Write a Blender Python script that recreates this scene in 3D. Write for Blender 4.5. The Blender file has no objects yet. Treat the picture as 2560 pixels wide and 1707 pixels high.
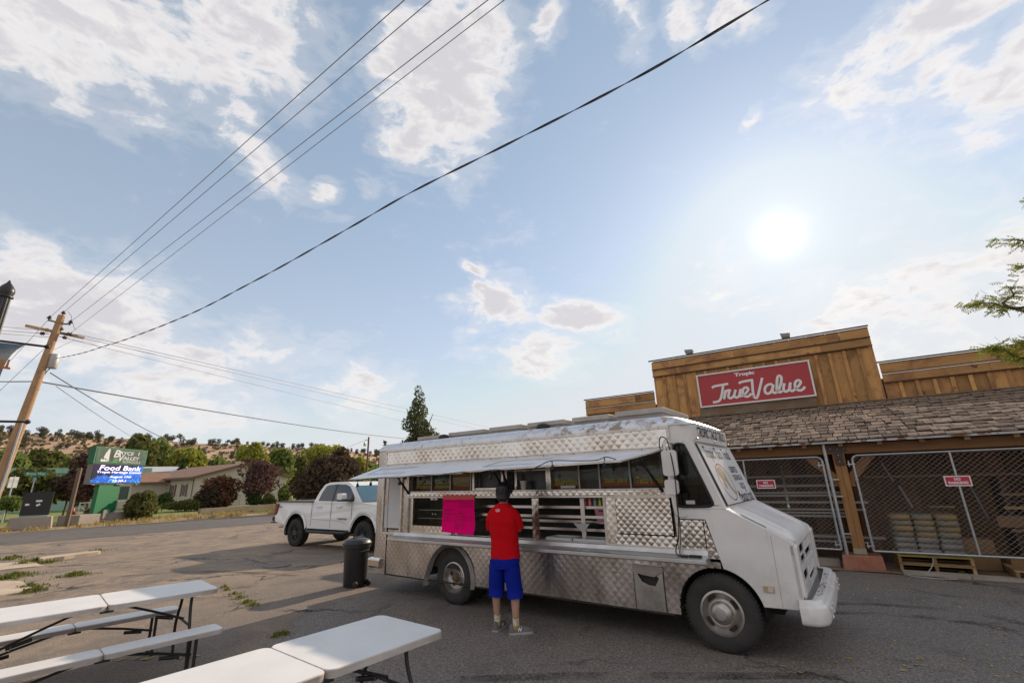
import bpy, math, random
from mathutils import Vector, Matrix
R = math.radians
scene = bpy.context.scene
col = scene.collection
rnd = random.Random(7)

# ------------------------------------------------------------------ camera
CAM_H = 1.76
F_PX = 1138.0
PITCH, ROLL = R(17.07), R(-1.549)
FW = Vector((0, math.cos(PITCH), math.sin(PITCH)))
RT0 = Vector((1, 0, 0)); UP0 = RT0.cross(FW)
RT = RT0 * math.cos(ROLL) + UP0 * math.sin(ROLL)
UP = RT.cross(FW)
EYE = Vector((0, 0, CAM_H))
cam_data = bpy.data.cameras.new('camera')
cam_data.sensor_width = 36; cam_data.lens = 36 * F_PX / 2560
cam_data.clip_start = 0.05; cam_data.clip_end = 6000
cam = bpy.data.objects.new('camera', cam_data); col.objects.link(cam)
mw = Matrix(((RT.x, UP.x, -FW.x, EYE.x), (RT.y, UP.y, -FW.y, EYE.y), (RT.z, UP.z, -FW.z, EYE.z), (0, 0, 0, 1)))
cam.matrix_world = mw
scene.camera = cam

def ray(px, py):                     # direction of a photograph pixel (2560 x 1707)
    return FW + RT * ((px - 1280) / F_PX) - UP * ((py - 853.5) / F_PX)
def gz(px, py, z=0.0):               # where that sight line meets the height z
    d = ray(px, py); return EYE + d * ((z - CAM_H) / d.z)
def at(px, py, dist):                # the point of that sight line at a horizontal distance
    d = ray(px, py); return EYE + d * (dist / math.hypot(d.x, d.y))

# ------------------------------------------------------------------ sun and sky
SUN_EL, SUN_AZ = R(25.1), R(33.6)
SUN_DIR = Vector((math.sin(SUN_AZ) * math.cos(SUN_EL), math.cos(SUN_AZ) * math.cos(SUN_EL), math.sin(SUN_EL)))
sun_data = bpy.data.lights.new('sun', 'SUN')
sun_data.energy = 2.7; sun_data.angle = R(0.53); sun_data.color = (1.0, 0.83, 0.64)
sun = bpy.data.objects.new('sun', sun_data); col.objects.link(sun)
sun.rotation_euler = SUN_DIR.to_track_quat('Z', 'Y').to_euler()
sun.location = (20, 30, 40)

vs = scene.view_settings
vs.view_transform = 'Standard'; vs.look = 'None'; vs.gamma = 1.0; vs.use_curve_mapping = False
vs.exposure = 0.90

world = bpy.data.worlds.new('World'); scene.world = world; world.use_nodes = True
world.cycles.sampling_method = 'MANUAL'; world.cycles.sample_map_resolution = 512
wn = world.node_tree; wn.nodes.clear(); wl = wn.links

class NT:                            # small node builder
    def __init__(s, tree): s.t = tree
    def n(s, typ, **kw):
        nd = s.t.nodes.new(typ)
        for k, v in kw.items(): setattr(nd, k, v)
        return nd
    def link(s, a, b): s.t.links.new(a, b)
    def val(s, x, sock):
        if x is None: return
        if isinstance(x, (int, float)): sock.default_value = x
        elif isinstance(x, (tuple, list, Vector)):
            x = tuple(x)
            if sock.type == 'RGBA' and len(x) == 3: x = x + (1,)
            sock.default_value = x
        else: s.link(x, sock)
    def math(s, op, a, b=None, c=None, clamp=False):
        nd = s.n('ShaderNodeMath', operation=op); nd.use_clamp = clamp
        s.val(a, nd.inputs[0]); s.val(b, nd.inputs[1]); s.val(c, nd.inputs[2])
        return nd.outputs[0]
    def vmath(s, op, a, b=None, out=0):
        nd = s.n('ShaderNodeVectorMath', operation=op)
        s.val(a, nd.inputs[0]); s.val(b, nd.inputs[1])
        return nd.outputs['Value'] if op in ('DOT_PRODUCT', 'LENGTH') else nd.outputs[0]
    def mix(s, f, a, b, typ='MIX'):
        nd = s.n('ShaderNodeMix', data_type='RGBA', blend_type=typ)
        s.val(f, nd.inputs[0]); s.val(a, nd.inputs[6]); s.val(b, nd.inputs[7])
        return nd.outputs[2]
    def noise(s, vec, scale, detail=4, rough=.55, dist=0.0):
        nd = s.n('ShaderNodeTexNoise'); s.val(vec, nd.inputs['Vector'])
        nd.inputs['Scale'].default_value = scale; nd.inputs['Detail'].default_value = detail
        nd.inputs['Roughness'].default_value = rough; nd.inputs['Distortion'].default_value = dist
        return nd
    def mapr(s, v, a, b, c=0.0, d=1.0, smooth=False):
        nd = s.n('ShaderNodeMapRange'); nd.interpolation_type = 'SMOOTHSTEP' if smooth else 'LINEAR'
        s.val(v, nd.inputs[0]); nd.inputs[1].default_value = a; nd.inputs[2].default_value = b
        nd.inputs[3].default_value = c; nd.inputs[4].default_value = d
        return nd.outputs[0]
    def sep(s, v):
        nd = s.n('ShaderNodeSeparateXYZ'); s.link(v, nd.inputs[0]); return nd.outputs
    def comb(s, x, y, z):
        nd = s.n('ShaderNodeCombineXYZ'); s.val(x, nd.inputs[0]); s.val(y, nd.inputs[1]); s.val(z, nd.inputs[2]); return nd.outputs[0]

W = NT(wn)
tc = W.n('ShaderNodeTexCoord')
dirv = W.vmath('NORMALIZE', tc.outputs['Generated'])
dx, dy, dz = W.sep(dirv)
sky = W.n('ShaderNodeTexSky', sky_type='NISHITA')
sky.sun_disc = False; sky.sun_elevation = SUN_EL; sky.sun_rotation = SUN_AZ
sky.altitude = 1900; sky.air_density = 1.0; sky.dust_density = 1.2; sky.ozone_density = 1.4
el = W.math('ARCSINE', dz); az = W.math('ARCTAN2', dx, dy)
SKY_STRENGTH = 0.10
# cloud masses: photograph pixel of the centre, half-axes in degrees (azimuth, elevation), weight
def azel(px, py):
    d = ray(px, py).normalized(); return math.atan2(d.x, d.y), math.asin(d.z)
CLOUDS = [  # px, py, half width az deg, half height el deg, tilt deg, weight, softness
    (230, 70, 19, 8.5, 0, 1.0), (640, 110, 12, 9.0, 25, 1.0), (1110, 190, 11, 13, -28, 1.05), (1190, 60, 8, 8, 0, .9), (1030, 330, 7, 6, 30, .9),
    (620, 365, 9.5, 3.4, -28, 1.0), (610, 275, 4.5, 2.6, -10, .9), (818, 465, 3.2, 2.2, 0, .95),
    (180, 800, 17, 7.5, 6, .92), (600, 890, 18, 5.5, 4, .88), (900, 960, 11, 5, 0, .72), (330, 980, 22, 5, 0, .72),
    (1250, 765, 7.5, 4.2, -12, 1.05), (1340, 880, 11.0, 4.2, -14, .98), (1470, 800, 8, 2.4, -10, 1.0), (1200, 672, 2.6, 1.2, 0, .9), (1195, 715, 2.4, 1.0, 0, .9),
    (1570, 60, 3.6, 5.5, 5, .85), (1700, 45, 4.2, 5.5, 20, .85), (1370, 30, 3, 4.5, 0, .8), (1840, 15, 5, 3.0, 0, .8),
    (2340, 60, 15, 5.0, 0, .95), (2370, 190, 8, 6.5, 35, .85), (2520, 170, 9, 5, 35, .85), (1875, 303, 1.8, .9, 0, .9),
    (1800, 690, 7, 4.2, -15, .72), (2250, 760, 20, 8, 22, .80), (2500, 650, 11, 9, 22, .80), (1900, 760, 4, .9, 6, .75), (1730, 668, 2.4, .9, 12, .7)]
nz1 = W.noise(W.vmath('MULTIPLY', dirv, (1, 1, 1.7)), 5.5, 9, .60, .35)
nz2 = W.noise(W.vmath('MULTIPLY', dirv, (1, 1, 1.7)), 2.4, 2, .5, .3)
nz3 = W.noise(W.vmath('MULTIPLY', dirv, (1, 1, 2.2)), 17, 5, .6, .4)
warp = W.vmath('SUBTRACT', nz1.outputs['Color'], (0.5, 0.5, 0.5))
aev = W.vmath('ADD', W.comb(az, el, 0.0), W.vmath('MULTIPLY', warp, (.17, .12, 0)))
# unseen cloud behind the camera, cover raised to brighten the shaded sides
away = W.mapr(W.vmath('DOT_PRODUCT', dirv, (0, math.cos(R(25)), math.sin(R(25)))), .50, .30)
den = W.math('MULTIPLY', W.mapr(nz2.outputs[0], .28, .52), W.math('MULTIPLY', away, .95))
for c in CLOUDS:
    a0, e0 = azel(c[0], c[1])
    ha, he = R(c[2]) / max(.35, math.cos(e0)) * 1.05, R(c[3]) * 1.35
    mp = W.n('ShaderNodeMapping', vector_type='TEXTURE')      # inverse transform: location, rotation, scale of the mass
    mp.inputs[1].default_value = (a0, e0, 0); mp.inputs[2].default_value = (0, 0, R(c[4])); mp.inputs[3].default_value = (ha, he, 1)
    W.link(aev, mp.inputs[0])
    gr = W.n('ShaderNodeTexGradient', gradient_type='SPHERICAL'); W.link(mp.outputs[0], gr.inputs[0])
    den = W.math('MAXIMUM', den, W.math('MULTIPLY', gr.outputs[1], c[5] * 1.15))
nsum = W.math('ADD', W.math('MULTIPLY', W.math('SUBTRACT', nz1.outputs[0], .5), 1.9), W.math('MULTIPLY', W.math('SUBTRACT', nz3.outputs[0], .5), .95))
nsum = W.math('ADD', nsum, W.math('MULTIPLY', W.math('SUBTRACT', nz2.outputs[0], .5), .35))
dens = W.math('ADD', den, nsum)
cov = W.mapr(dens, .42, .86, 0, .95, True)
thick = W.mapr(W.math('ADD', dens, W.math('MULTIPLY', W.math('SUBTRACT', nz3.outputs[0], .5), .5)), .62, 1.15, 0, 1, True)
wisp = W.mapr(dens, .18, .55, 0, .22, True)
k = 1.0 / SKY_STRENGTH
cloud_col = W.mix(thick, (.51 * k, .49 * k, .48 * k), (.37 * k, .36 * k, .375 * k))
# haze glow round the sun
sd = W.math('MAXIMUM', W.vmath('DOT_PRODUCT', dirv, tuple(SUN_DIR)), 0.0)
glow = W.math('ADD', W.math('MULTIPLY', W.math('ADD', W.math('MULTIPLY', W.math('POWER', sd, 700), .07), W.math('MULTIPLY', W.math('POWER', sd, 2600), .30)), 1.0), W.math('MULTIPLY', W.math('POWER', sd, 110), .05))
glow = W.math('ADD', glow, W.math('MULTIPLY', W.math('POWER', sd, 9), .03))
core = W.math('MULTIPLY', W.math('POWER', sd, 12000), 6.0)
glow = W.math('MULTIPLY', W.math('ADD', glow, core), k)
hz = W.math('POWER', W.math('SUBTRACT', 1.0, W.math('MAXIMUM', dz, 0.0)), 3.0)   # milky air towards the horizon
skyc = W.vmath('MINIMUM', sky.outputs[0], (.50 * k, .54 * k, .60 * k))
base = W.mix(.42, W.mix(1.0, skyc, (.86, .86, .86), 'MULTIPLY'), (.29 * k, .36 * k, .415 * k))
base = W.mix(W.math('MULTIPLY', hz, .8), base, (.415 * k, .405 * k, .395 * k))
c1 = W.mix(W.math('MAXIMUM', cov, wisp), base, cloud_col)
glowc = W.n('ShaderNodeMix', data_type='RGBA', blend_type='ADD'); glowc.inputs[0].default_value = 1.0
W.link(c1, glowc.inputs[6])
gcol = W.mix(1.0, (1.0, .95, .88), W.comb(glow, glow, glow), 'MULTIPLY')
W.link(gcol, glowc.inputs[7])
bg = W.n('ShaderNodeBackground'); bg.inputs['Strength'].default_value = SKY_STRENGTH
W.link(glowc.outputs[2], bg.inputs['Color'])
wo = W.n('ShaderNodeOutputWorld'); W.link(bg.outputs[0], wo.inputs['Surface'])
# ------------------------------------------------------------------ materials
MATS = {}
def mat(name, c, rough=.6, metal=0.0, c2=None, scale=8.0, amt=.5, bump=0.0, bscale=None, emit=0.0, spec=None, detail=4, stretch=None, contrast=(.35, .65), alpha=None, trans=0.0, coat=0.0, rvar=0.0):
    if name in MATS: return MATS[name]
    m = bpy.data.materials.new(name); m.use_nodes = True
    t = m.node_tree; b = t.nodes['Principled BSDF']; N = NT(t)
    b.inputs['Base Color'].default_value = (*c, 1); b.inputs['Roughness'].default_value = rough; b.inputs['Metallic'].default_value = metal
    if spec is not None: b.inputs['Specular IOR Level'].default_value = spec
    if coat: b.inputs['Coat Weight'].default_value = coat; b.inputs['Coat Roughness'].default_value = .08
    if emit: b.inputs['Emission Color'].default_value = (*c, 1); b.inputs['Emission Strength'].default_value = emit
    if trans: b.inputs['Transmission Weight'].default_value = trans
    if alpha is not None: b.inputs['Alpha'].default_value = alpha
    if c2 is not None or bump or rvar:
        co = N.n('ShaderNodeTexCoord').outputs['Object']
        if stretch: co = N.vmath('MULTIPLY', co, stretch)
        if c2 is not None:
            nz = N.noise(co, scale, detail, .6)
            f = N.mapr(nz.outputs[0], contrast[0], contrast[1], 0, 1)
            f = N.math('MULTIPLY', f, amt)
            N.link(N.mix(f, c, c2), b.inputs['Base Color'])
        if rvar:
            nr = N.noise(co, scale * .7 + .3, 3, .6)
            N.link(N.mapr(nr.outputs[0], .3, .7, max(.02, rough - rvar), min(1, rough + rvar)), b.inputs['Roughness'])
        if bump:
            nb = N.noise(co, bscale or scale * 4, 5, .65)
            bp = N.n('ShaderNodeBump'); bp.inputs['Strength'].default_value = bump; bp.inputs['Distance'].default_value = .02
            N.link(nb.outputs[0], bp.inputs['Height']); N.link(bp.outputs[0], b.inputs['Normal'])
    MATS[name] = m
    return m

def glass(name, c, alpha=.35, rough=.03):
    if name in MATS: return MATS[name]
    m = bpy.data.materials.new(name); m.use_nodes = True
    t = m.node_tree; t.nodes.clear(); N = NT(t)
    tr = N.n('ShaderNodeBsdfTransparent'); tr.inputs[0].default_value = (*c, 1)
    gl = N.n('ShaderNodeBsdfGlossy'); gl.inputs['Roughness'].default_value = rough; gl.inputs[0].default_value = (1, 1, 1, 1)
    fr = N.n('ShaderNodeFresnel'); fr.inputs[0].default_value = 1.5
    f = N.math('MULTIPLY', fr.outputs[0], alpha)
    ms = N.n('ShaderNodeMixShader'); N.link(f, ms.inputs[0]); N.link(tr.outputs[0], ms.inputs[1]); N.link(gl.outputs[0], ms.inputs[2])
    o = N.n('ShaderNodeOutputMaterial'); N.link(ms.outputs[0], o.inputs[0])
    MATS[name] = m
    return m

def leafmat(name, c, c2, tr=.35):
    if name in MATS: return MATS[name]
    m = bpy.data.materials.new(name); m.use_nodes = True
    t = m.node_tree; t.nodes.clear(); N = NT(t)
    g = N.n('ShaderNodeNewGeometry')
    nz = N.n('ShaderNodeTexWhiteNoise'); nz.noise_dimensions = '1D'; N.link(g.outputs['Random Per Island'], nz.inputs['W'])
    oi = N.n('ShaderNodeObjectInfo')
    f = N.math('ADD', N.math('MULTIPLY', g.outputs['Random Per Island'], .75), N.math('MULTIPLY', oi.outputs['Random'], .25))
    cc = N.mix(f, c, c2)
    d = N.n('ShaderNodeBsdfDiffuse'); N.link(cc, d.inputs[0])
    tl = N.n('ShaderNodeBsdfTranslucent'); N.link(cc, tl.inputs[0])
    ms = N.n('ShaderNodeMixShader'); ms.inputs[0].default_value = tr
    N.link(d.outputs[0], ms.inputs[1]); N.link(tl.outputs[0], ms.inputs[2])
    o = N.n('ShaderNodeOutputMaterial'); N.link(ms.outputs[0], o.inputs[0])
    MATS[name] = m
    return m

# ------------------------------------------------------------------ mesh builder
class MB:
    def __init__(s): s.v = []; s.f = []; s.mi = []
    def add(s, vs, fs, mi=0):
        o = len(s.v); s.v += [tuple(v) for v in vs]
        for f in fs: s.f.append(tuple(i + o for i in f)); s.mi.append(mi)
        return s
    def box(s, x0, x1, y0, y1, z0, z1, mi=0, M=None):
        vs = [Vector((x, y, z)) for x in (x0, x1) for y in (y0, y1) for z in (z0, z1)]
        if M is not None: vs = [M @ v for v in vs]
        return s.add(vs, [(0, 1, 3, 2), (4, 6, 7, 5), (0, 4, 5, 1), (2, 3, 7, 6), (0, 2, 6, 4), (1, 5, 7, 3)], mi)
    def prism(s, poly, a0, a1, axis='y', mi=0, M=None):
        def P(p, a):
            return {'y': (p[0], a, p[1]), 'x': (a, p[0], p[1]), 'z': (p[0], p[1], a)}[axis]
        n = len(poly); vs = [Vector(P(p, a0)) for p in poly] + [Vector(P(p, a1)) for p in poly]
        if M is not None: vs = [M @ v for v in vs]
        fs = [tuple(range(n)), tuple(range(2 * n - 1, n - 1, -1))] + [(i, i + n, (i + 1) % n + n, (i + 1) % n) for i in range(n)]
        return s.add(vs, fs, mi)
    def tube(s, pts, r, n=6, cap=True, mi=0, closed=False):
        pts = [Vector(p) for p in pts]; m = len(pts)
        rr = r if isinstance(r, (list, tuple)) else [r] * m
        vs = []; fs = []; prev = None
        for i, p in enumerate(pts):
            a = pts[(i - 1) % m] if closed else pts[max(i - 1, 0)]; b = pts[(i + 1) % m] if closed else pts[min(i + 1, m - 1)]
            t = (b - a).normalized()
            if prev is None:
                u = t.cross(Vector((0, 0, 1)))
                if u.length < 1e-3: u = t.cross(Vector((0, 1, 0)))
            else:
                u = prev - t * prev.dot(t)
                if u.length < 1e-5: u = t.cross(Vector((0, 0, 1)))
            u.normalize(); prev = u; w = t.cross(u)
            for j in range(n):
                a = 2 * math.pi * (j + .5) / n
                vs.append(p + (u * math.cos(a) + w * math.sin(a)) * rr[i])
        for i in range(m if closed else m - 1):
            for j in range(n):
                q = (i + 1) % m
                fs.append((i * n + j, i * n + (j + 1) % n, q * n + (j + 1) % n, q * n + j))
        if cap and not closed:
            fs.append(tuple(range(n - 1, -1, -1))); fs.append(tuple((m - 1) * n + j for j in range(n)))
        return s.add(vs, fs, mi)
    def lathe(s, prof, n=16, M=None, mi=0, cap=True):
        vs = []; fs = []; m = len(prof)
        for (r, z) in prof:
            for j in range(n):
                a = 2 * math.pi * j / n; vs.append(Vector((r * math.cos(a), r * math.sin(a), z)))
        for i in range(m - 1):
            for j in range(n):
                fs.append((i * n + j, i * n + (j + 1) % n, (i + 1) * n + (j + 1) % n, (i + 1) * n + j))
        if cap:
            fs.append(tuple(range(n - 1, -1, -1))); fs.append(tuple((m - 1) * n + j for j in range(n)))
        if M is not None: vs = [M @ v for v in vs]
        return s.add(vs, fs, mi)
    def grid(s, rows, mi=0, closeu=False):
        nr = len(rows); nc = len(rows[0]); vs = [p for r in rows for p in r]; fs = []
        for i in range(nr - 1):
            for j in range(nc if closeu else nc - 1):
                fs.append((i * nc + j, i * nc + (j + 1) % nc, (i + 1) * nc + (j + 1) % nc, (i + 1) * nc + j))
        return s.add(vs, fs, mi)
    def xform(s, M):
        s.v = [tuple(M @ Vector(v)) for v in s.v]; return s
    def mesh(s, name, mats, smooth=False):
        me = bpy.data.meshes.new(name); me.from_pydata(s.v, [], s.f)
        for m in (mats if isinstance(mats, (list, tuple)) else [mats]): me.materials.append(m)
        if any(s.mi): me.polygons.foreach_set('material_index', s.mi)
        me.update()
        if smooth:
            me.polygons.foreach_set('use_smooth', [True] * len(me.polygons))
            if smooth != True:
                try: me.set_sharp_from_angle(angle=R(smooth))
                except Exception: pass
        return me
    def build(s, name, mats, parent=None, smooth=False, loc=None, rot=None, bevel=0, label=None, stuff=False):
        return link(name, s.mesh(name, mats, smooth), parent, loc, rot, bevel, label, stuff)

def each(mb, name, mats, parent=None, smooth=False, bevel=0):
    """every loose piece of the builder becomes an object of its own"""
    par = list(range(len(mb.v)))
    def find(a):
        while par[a] != a: par[a] = par[par[a]]; a = par[a]
        return a
    for f in mb.f:
        r0 = find(f[0])
        for v in f[1:]: par[find(v)] = r0
    groups = {}
    for fi, f in enumerate(mb.f): groups.setdefault(find(f[0]), []).append(fi)
    out = []
    for g in groups.values():
        m2 = MB(); idx = {}
        for fi in g:
            f = []
            for v in mb.f[fi]:
                if v not in idx: idx[v] = len(m2.v); m2.v.append(mb.v[v])
                f.append(idx[v])
            m2.f.append(tuple(f)); m2.mi.append(mb.mi[fi])
        out.append(m2.build(name, mats, parent, smooth, bevel=bevel))
    return out

def link(name, me, parent=None, loc=None, rot=None, bevel=0, label=None, stuff=False):
    o = bpy.data.objects.new(name, me); col.objects.link(o)
    if parent is not None: o.parent = parent
    if loc is not None: o.location = loc
    if rot is not None: o.rotation_euler = rot
    if bevel:
        b = o.modifiers.new('bevel', 'BEVEL'); b.width = bevel; b.segments = 2; b.limit_method = 'ANGLE'; b.angle_limit = R(40)
    if label: o['label'] = label
    if stuff: o['kind'] = 'stuff'
    return o
def tag(o, label, cat, group=None):
    o['label'] = label; o['category'] = cat
    if group: o['group'] = group
    return o
def struct(o): o['kind'] = 'structure'; return o
def thing(name, label, cat, loc=(0, 0, 0), rz=0.0, group=None):
    o = bpy.data.objects.new(name, None); col.objects.link(o); o.empty_display_size = .2
    o.location = loc; o.rotation_euler = (0, 0, rz)
    return tag(o, label, cat, group)
def dup(root, label=None, loc=None, rot=None, group=None, name=None):
    def cp(o, par):
        c = o.copy(); col.objects.link(c); c.parent = par
        for ch in [x for x in bpy.data.objects if x.parent == o]: cp(ch, c)
        return c
    r = cp(root, None)
    if label: r['label'] = label
    if loc is not None: r.location = loc
    if rot is not None: r.rotation_euler = rot
    if group: r['group'] = group
    return r
def inpoly(x, y, poly):
    c = False; j = len(poly) - 1
    for i in range(len(poly)):
        xi, yi = poly[i]; xj, yj = poly[j]
        if (yi > y) != (yj > y) and x < (xj - xi) * (y - yi) / (yj - yi) + xi: c = not c
        j = i
    return c
def circ(cx, cy, r, n=24, a0=0, a1=360):
    return [(cx + r * math.cos(R(a0 + (a1 - a0) * i / n)), cy + r * math.sin(R(a0 + (a1 - a0) * i / n))) for i in range(n + (0 if a1 - a0 == 360 else 1))]
def rrect(x0, x1, y0, y1, r, n=4):
    p = []
    for cx, cy, a in ((x1 - r, y0 + r, -90), (x1 - r, y1 - r, 0), (x0 + r, y1 - r, 90), (x0 + r, y0 + r, 180)):
        p += [(cx + r * math.cos(R(a + 90 * i / n)), cy + r * math.sin(R(a + 90 * i / n))) for i in range(n + 1)]
    return p

# lettering: font outlines turned into meshes once, all in one go
TEXTS = {}
def want(*items):
    objs = []
    for key, s, bold, shear in items:
        cu = bpy.data.curves.new('lettering', 'FONT'); cu.body = s; cu.align_x = 'CENTER'; cu.align_y = 'CENTER'
        cu.size = 1.0; cu.offset = bold; cu.shear = shear; cu.extrude = .0; cu.resolution_u = 3
        o = bpy.data.objects.new('lettering', cu); col.objects.link(o); objs.append((key, o))
    dg = bpy.context.evaluated_depsgraph_get(); dg.update()
    for key, o in objs:
        me = bpy.data.meshes.new_from_object(o.evaluated_get(dg)); TEXTS[key] = me
        cu = o.data; bpy.data.objects.remove(o); bpy.data.curves.remove(cu)
def text(key, m, parent, M, w=None, h=None, name='lettering', warp=None):
    """place lettering: fitted to width w and height h, matrix M maps its x,y plane into the parent's space"""
    src = TEXTS[key]; me = src.copy()
    xs = [v.co.x for v in me.vertices]; ys = [v.co.y for v in me.vertices]
    x0, x1, y0, y1 = min(xs), max(xs), min(ys), max(ys)
    sx = w / (x1 - x0) if w else None; sy = h / (y1 - y0) if h else None
    sx = sx or sy; sy = sy or sx
    for v in me.vertices:
        q = Vector(((v.co.x - (x0 + x1) / 2) * sx, (v.co.y - (y0 + y1) / 2) * sy, 0))
        if warp: q = warp(q)
        v.co = M @ q
    me.materials.clear(); me.materials.append(m)
    o = bpy.data.objects.new(name, me); col.objects.link(o); o.parent = parent
    return o
def facing(origin, right, up):          # matrix for lettering and flat shapes on a surface
    r = Vector(right).normalized(); u = Vector(up).normalized(); n = r.cross(u)
    return Matrix(((r.x, u.x, n.x, origin[0]), (r.y, u.y, n.y, origin[1]), (r.z, u.z, n.z, origin[2]), (0, 0, 0, 1)))
def ribbon(mb, pts, w, M, closed=False, mi=0, z=0):   # flat brush stroke
    P = [Vector((p[0], p[1], 0)) for p in pts]; n = len(P); L = []; Rr = []
    for i in range(n):
        a = P[(i - 1) % n] if closed else P[max(i - 1, 0)]; b = P[(i + 1) % n] if closed else P[min(i + 1, n - 1)]
        t = (b - a).normalized(); nn = Vector((-t.y, t.x, 0)); ww = w[i] if isinstance(w, (list, tuple)) else w
        L.append(M @ (P[i] + nn * ww / 2 + Vector((0, 0, z)))); Rr.append(M @ (P[i] - nn * ww / 2 + Vector((0, 0, z))))
    vs = L + Rr; m = n if closed else n - 1
    mb.add(vs, [(i, i + n, (i + 1) % n + n, (i + 1) % n) for i in range(m)], mi)
def smoothpts(pts, k=6, closed=False):  # Catmull-Rom
    out = []; n = len(pts); P = [Vector(p) for p in pts]
    rng = range(n if closed else n - 1)
    for i in rng:
        p0 = P[(i - 1) % n] if closed or i > 0 else P[0]; p1 = P[i]; p2 = P[(i + 1) % n]; p3 = P[(i + 2) % n] if closed or i < n - 2 else P[n - 1]
        for j in range(k):
            t = j / k
            out.append(((2 * p1) + (p2 - p0) * t + (2 * p0 - 5 * p1 + 4 * p2 - p3) * t * t + (3 * p1 - p0 - 3 * p2 + p3) * t ** 3) * .5)
    if not closed: out.append(P[-1])
    return out

# leaf crowns: many small faces through a volume
def crown(mb, blobs, count, size, seed=1, flat=.6, mi=0, shell=.55):
    r = random.Random(seed); tot = sum(b[3] * b[4] * b[5] for b in blobs)
    for (cx, cy, cz, ax, ay, az_) in blobs:
        n = int(count * ax * ay * az_ / tot)
        for _ in range(n):
            while True:
                p = Vector((r.uniform(-1, 1), r.uniform(-1, 1), r.uniform(-1, 1)))
                if p.length <= 1: break
            rad = p.length
            if rad > 1e-4: p = p / rad * (rad ** shell)
            if r.random() < .15: p *= r.uniform(1.0, 1.18)
            c = Vector((cx + p.x * ax, cy + p.y * ay, cz + p.z * az_))
            n_ = Vector((r.gauss(0, 1), r.gauss(0, 1), r.gauss(.3, flat))).normalized()
            t = n_.orthogonal().normalized(); q = Matrix.Rotation(r.uniform(0, 6.28), 3, n_) @ t; w = n_.cross(q)
            s = size * r.uniform(.6, 1.35)
            mb.add([c - q * s, c + w * s * .55, c + q * s, c - w * s * .55 + n_ * s * .2], [(0, 1, 2), (0, 2, 3)], mi)
# ------------------------------------------------------------------ the setting: ground, lot, road, verge
STORE = Vector((6.672, 9.278, 0)); STORE_RZ = R(-33.83)
SFX = Vector((math.cos(STORE_RZ), math.sin(STORE_RZ), 0)); SFY = Vector((-SFX.y, SFX.x, 0))
def sw(x, y, z=0): return STORE + SFX * x + SFY * y + Vector((0, 0, z))
TRUCK = Vector((-1.058, 7.716, 0)); TRUCK_RZ = R(-35.7)
TFX = Vector((math.cos(TRUCK_RZ), math.sin(TRUCK_RZ), 0)); TFY = Vector((-TFX.y, TFX.x, 0))
def tw(x, y, z=0): return TRUCK + TFX * x + TFY * y + Vector((0, 0, z))

def asphalt(name, c, dark, light, speck=.35, dirt=None, crack=1.0, aging=None):
    m = bpy.data.materials.new(name); m.use_nodes = True
    t = m.node_tree; b = t.nodes['Principled BSDF']; N = NT(t)
    co = N.n('ShaderNodeTexCoord').outputs['Object']
    st = N.noise(co, .9, 4, .6, 1.0)
    big = N.noise(co, .22, 5, .62, .6); mid = N.noise(co, 1.3, 5, .65, .4); fine = N.noise(co, 85, 3, .7); fin2 = N.noise(co, 28, 4, .7)
    cc = N.mix(N.mapr(big.outputs[0], .38, .66), c, light)
    cc = N.mix(N.math('MULTIPLY', N.mapr(mid.outputs[0], .52, .72), .75), cc, dark)
    cc = N.mix(N.math('MULTIPLY', N.mapr(st.outputs[0], .62, .70), .55), cc, (dark[0] * .45, dark[1] * .42, dark[2] * .42))      # old oil stains
    if aging:      # loose soil and gravel drifted over the old lot towards the street
        x_, y_, z_ = N.sep(co); zone = N.mapr(N.math('ADD', x_, N.math('MULTIPLY', N.noise(co, .35, 4, .6).outputs[0], 3.0)), -2.0, -5.5)
        gv = N.mapr(N.noise(co, 1.1, 7, .72, 1.0).outputs[0], .44, .60)
        cc = N.mix(N.math('MULTIPLY', N.math('MULTIPLY', zone, gv), .85), cc, aging)
    if dirt:
        d2 = N.noise(co, .55, 6, .68, .8)
        cc = N.mix(N.math('MULTIPLY', N.mapr(d2.outputs[0], .52, .68), dirt[1]), cc, dirt[0])
    vo = N.n('ShaderNodeTexVoronoi', feature='DISTANCE_TO_EDGE'); vo.inputs['Scale'].default_value = .33
    wv = N.vmath('ADD', co, N.vmath('MULTIPLY', N.vmath('SUBTRACT', N.noise(co, 1.1, 5, .7).outputs['Color'], (.5, .5, .5)), (1.3, 1.3, 0)))
    N.link(wv, vo.inputs['Vector'])
    ck = N.mapr(vo.outputs['Distance'], .0, .016, 1, 0)
    ck = N.math('MULTIPLY', ck, N.math('MULTIPLY', N.mapr(N.noise(co, .5, 3).outputs[0], .47, .6), crack))
    cc = N.mix(ck, cc, (.02, .018, .016))
    sp = N.mapr(fine.outputs[0], .38, .68, -speck, speck)
    s2 = N.mapr(fin2.outputs[0], .3, .7, -speck * .6, speck * .6)
    br = N.math('ADD', N.math('ADD', 1.0, sp), s2)
    cc = N.mix(1.0, cc, N.comb(br, br, br), 'MULTIPLY')
    N.link(cc, b.inputs['Base Color']); b.inputs['Roughness'].default_value = .82
    b.inputs['Specular IOR Level'].default_value = .35
    bp = N.n('ShaderNodeBump'); bp.inputs['Strength'].default_value = .55; bp.inputs['Distance'].default_value = .012
    hsum = N.math('ADD', fine.outputs[0], N.math('MULTIPLY', ck, -1.5)); N.link(hsum, bp.inputs['Height']); N.link(bp.outputs[0], b.inputs['Normal'])
    return m

def sheet(name, pts, z, m, n=1):
    mb = MB(); mb.add([(p[0], p[1], z) for p in pts], [tuple(range(len(pts)))])
    me = mb.mesh(name, m)
    if me.polygons[0].normal.z < 0: me.flip_normals()
    return struct(link(name, me))

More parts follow.
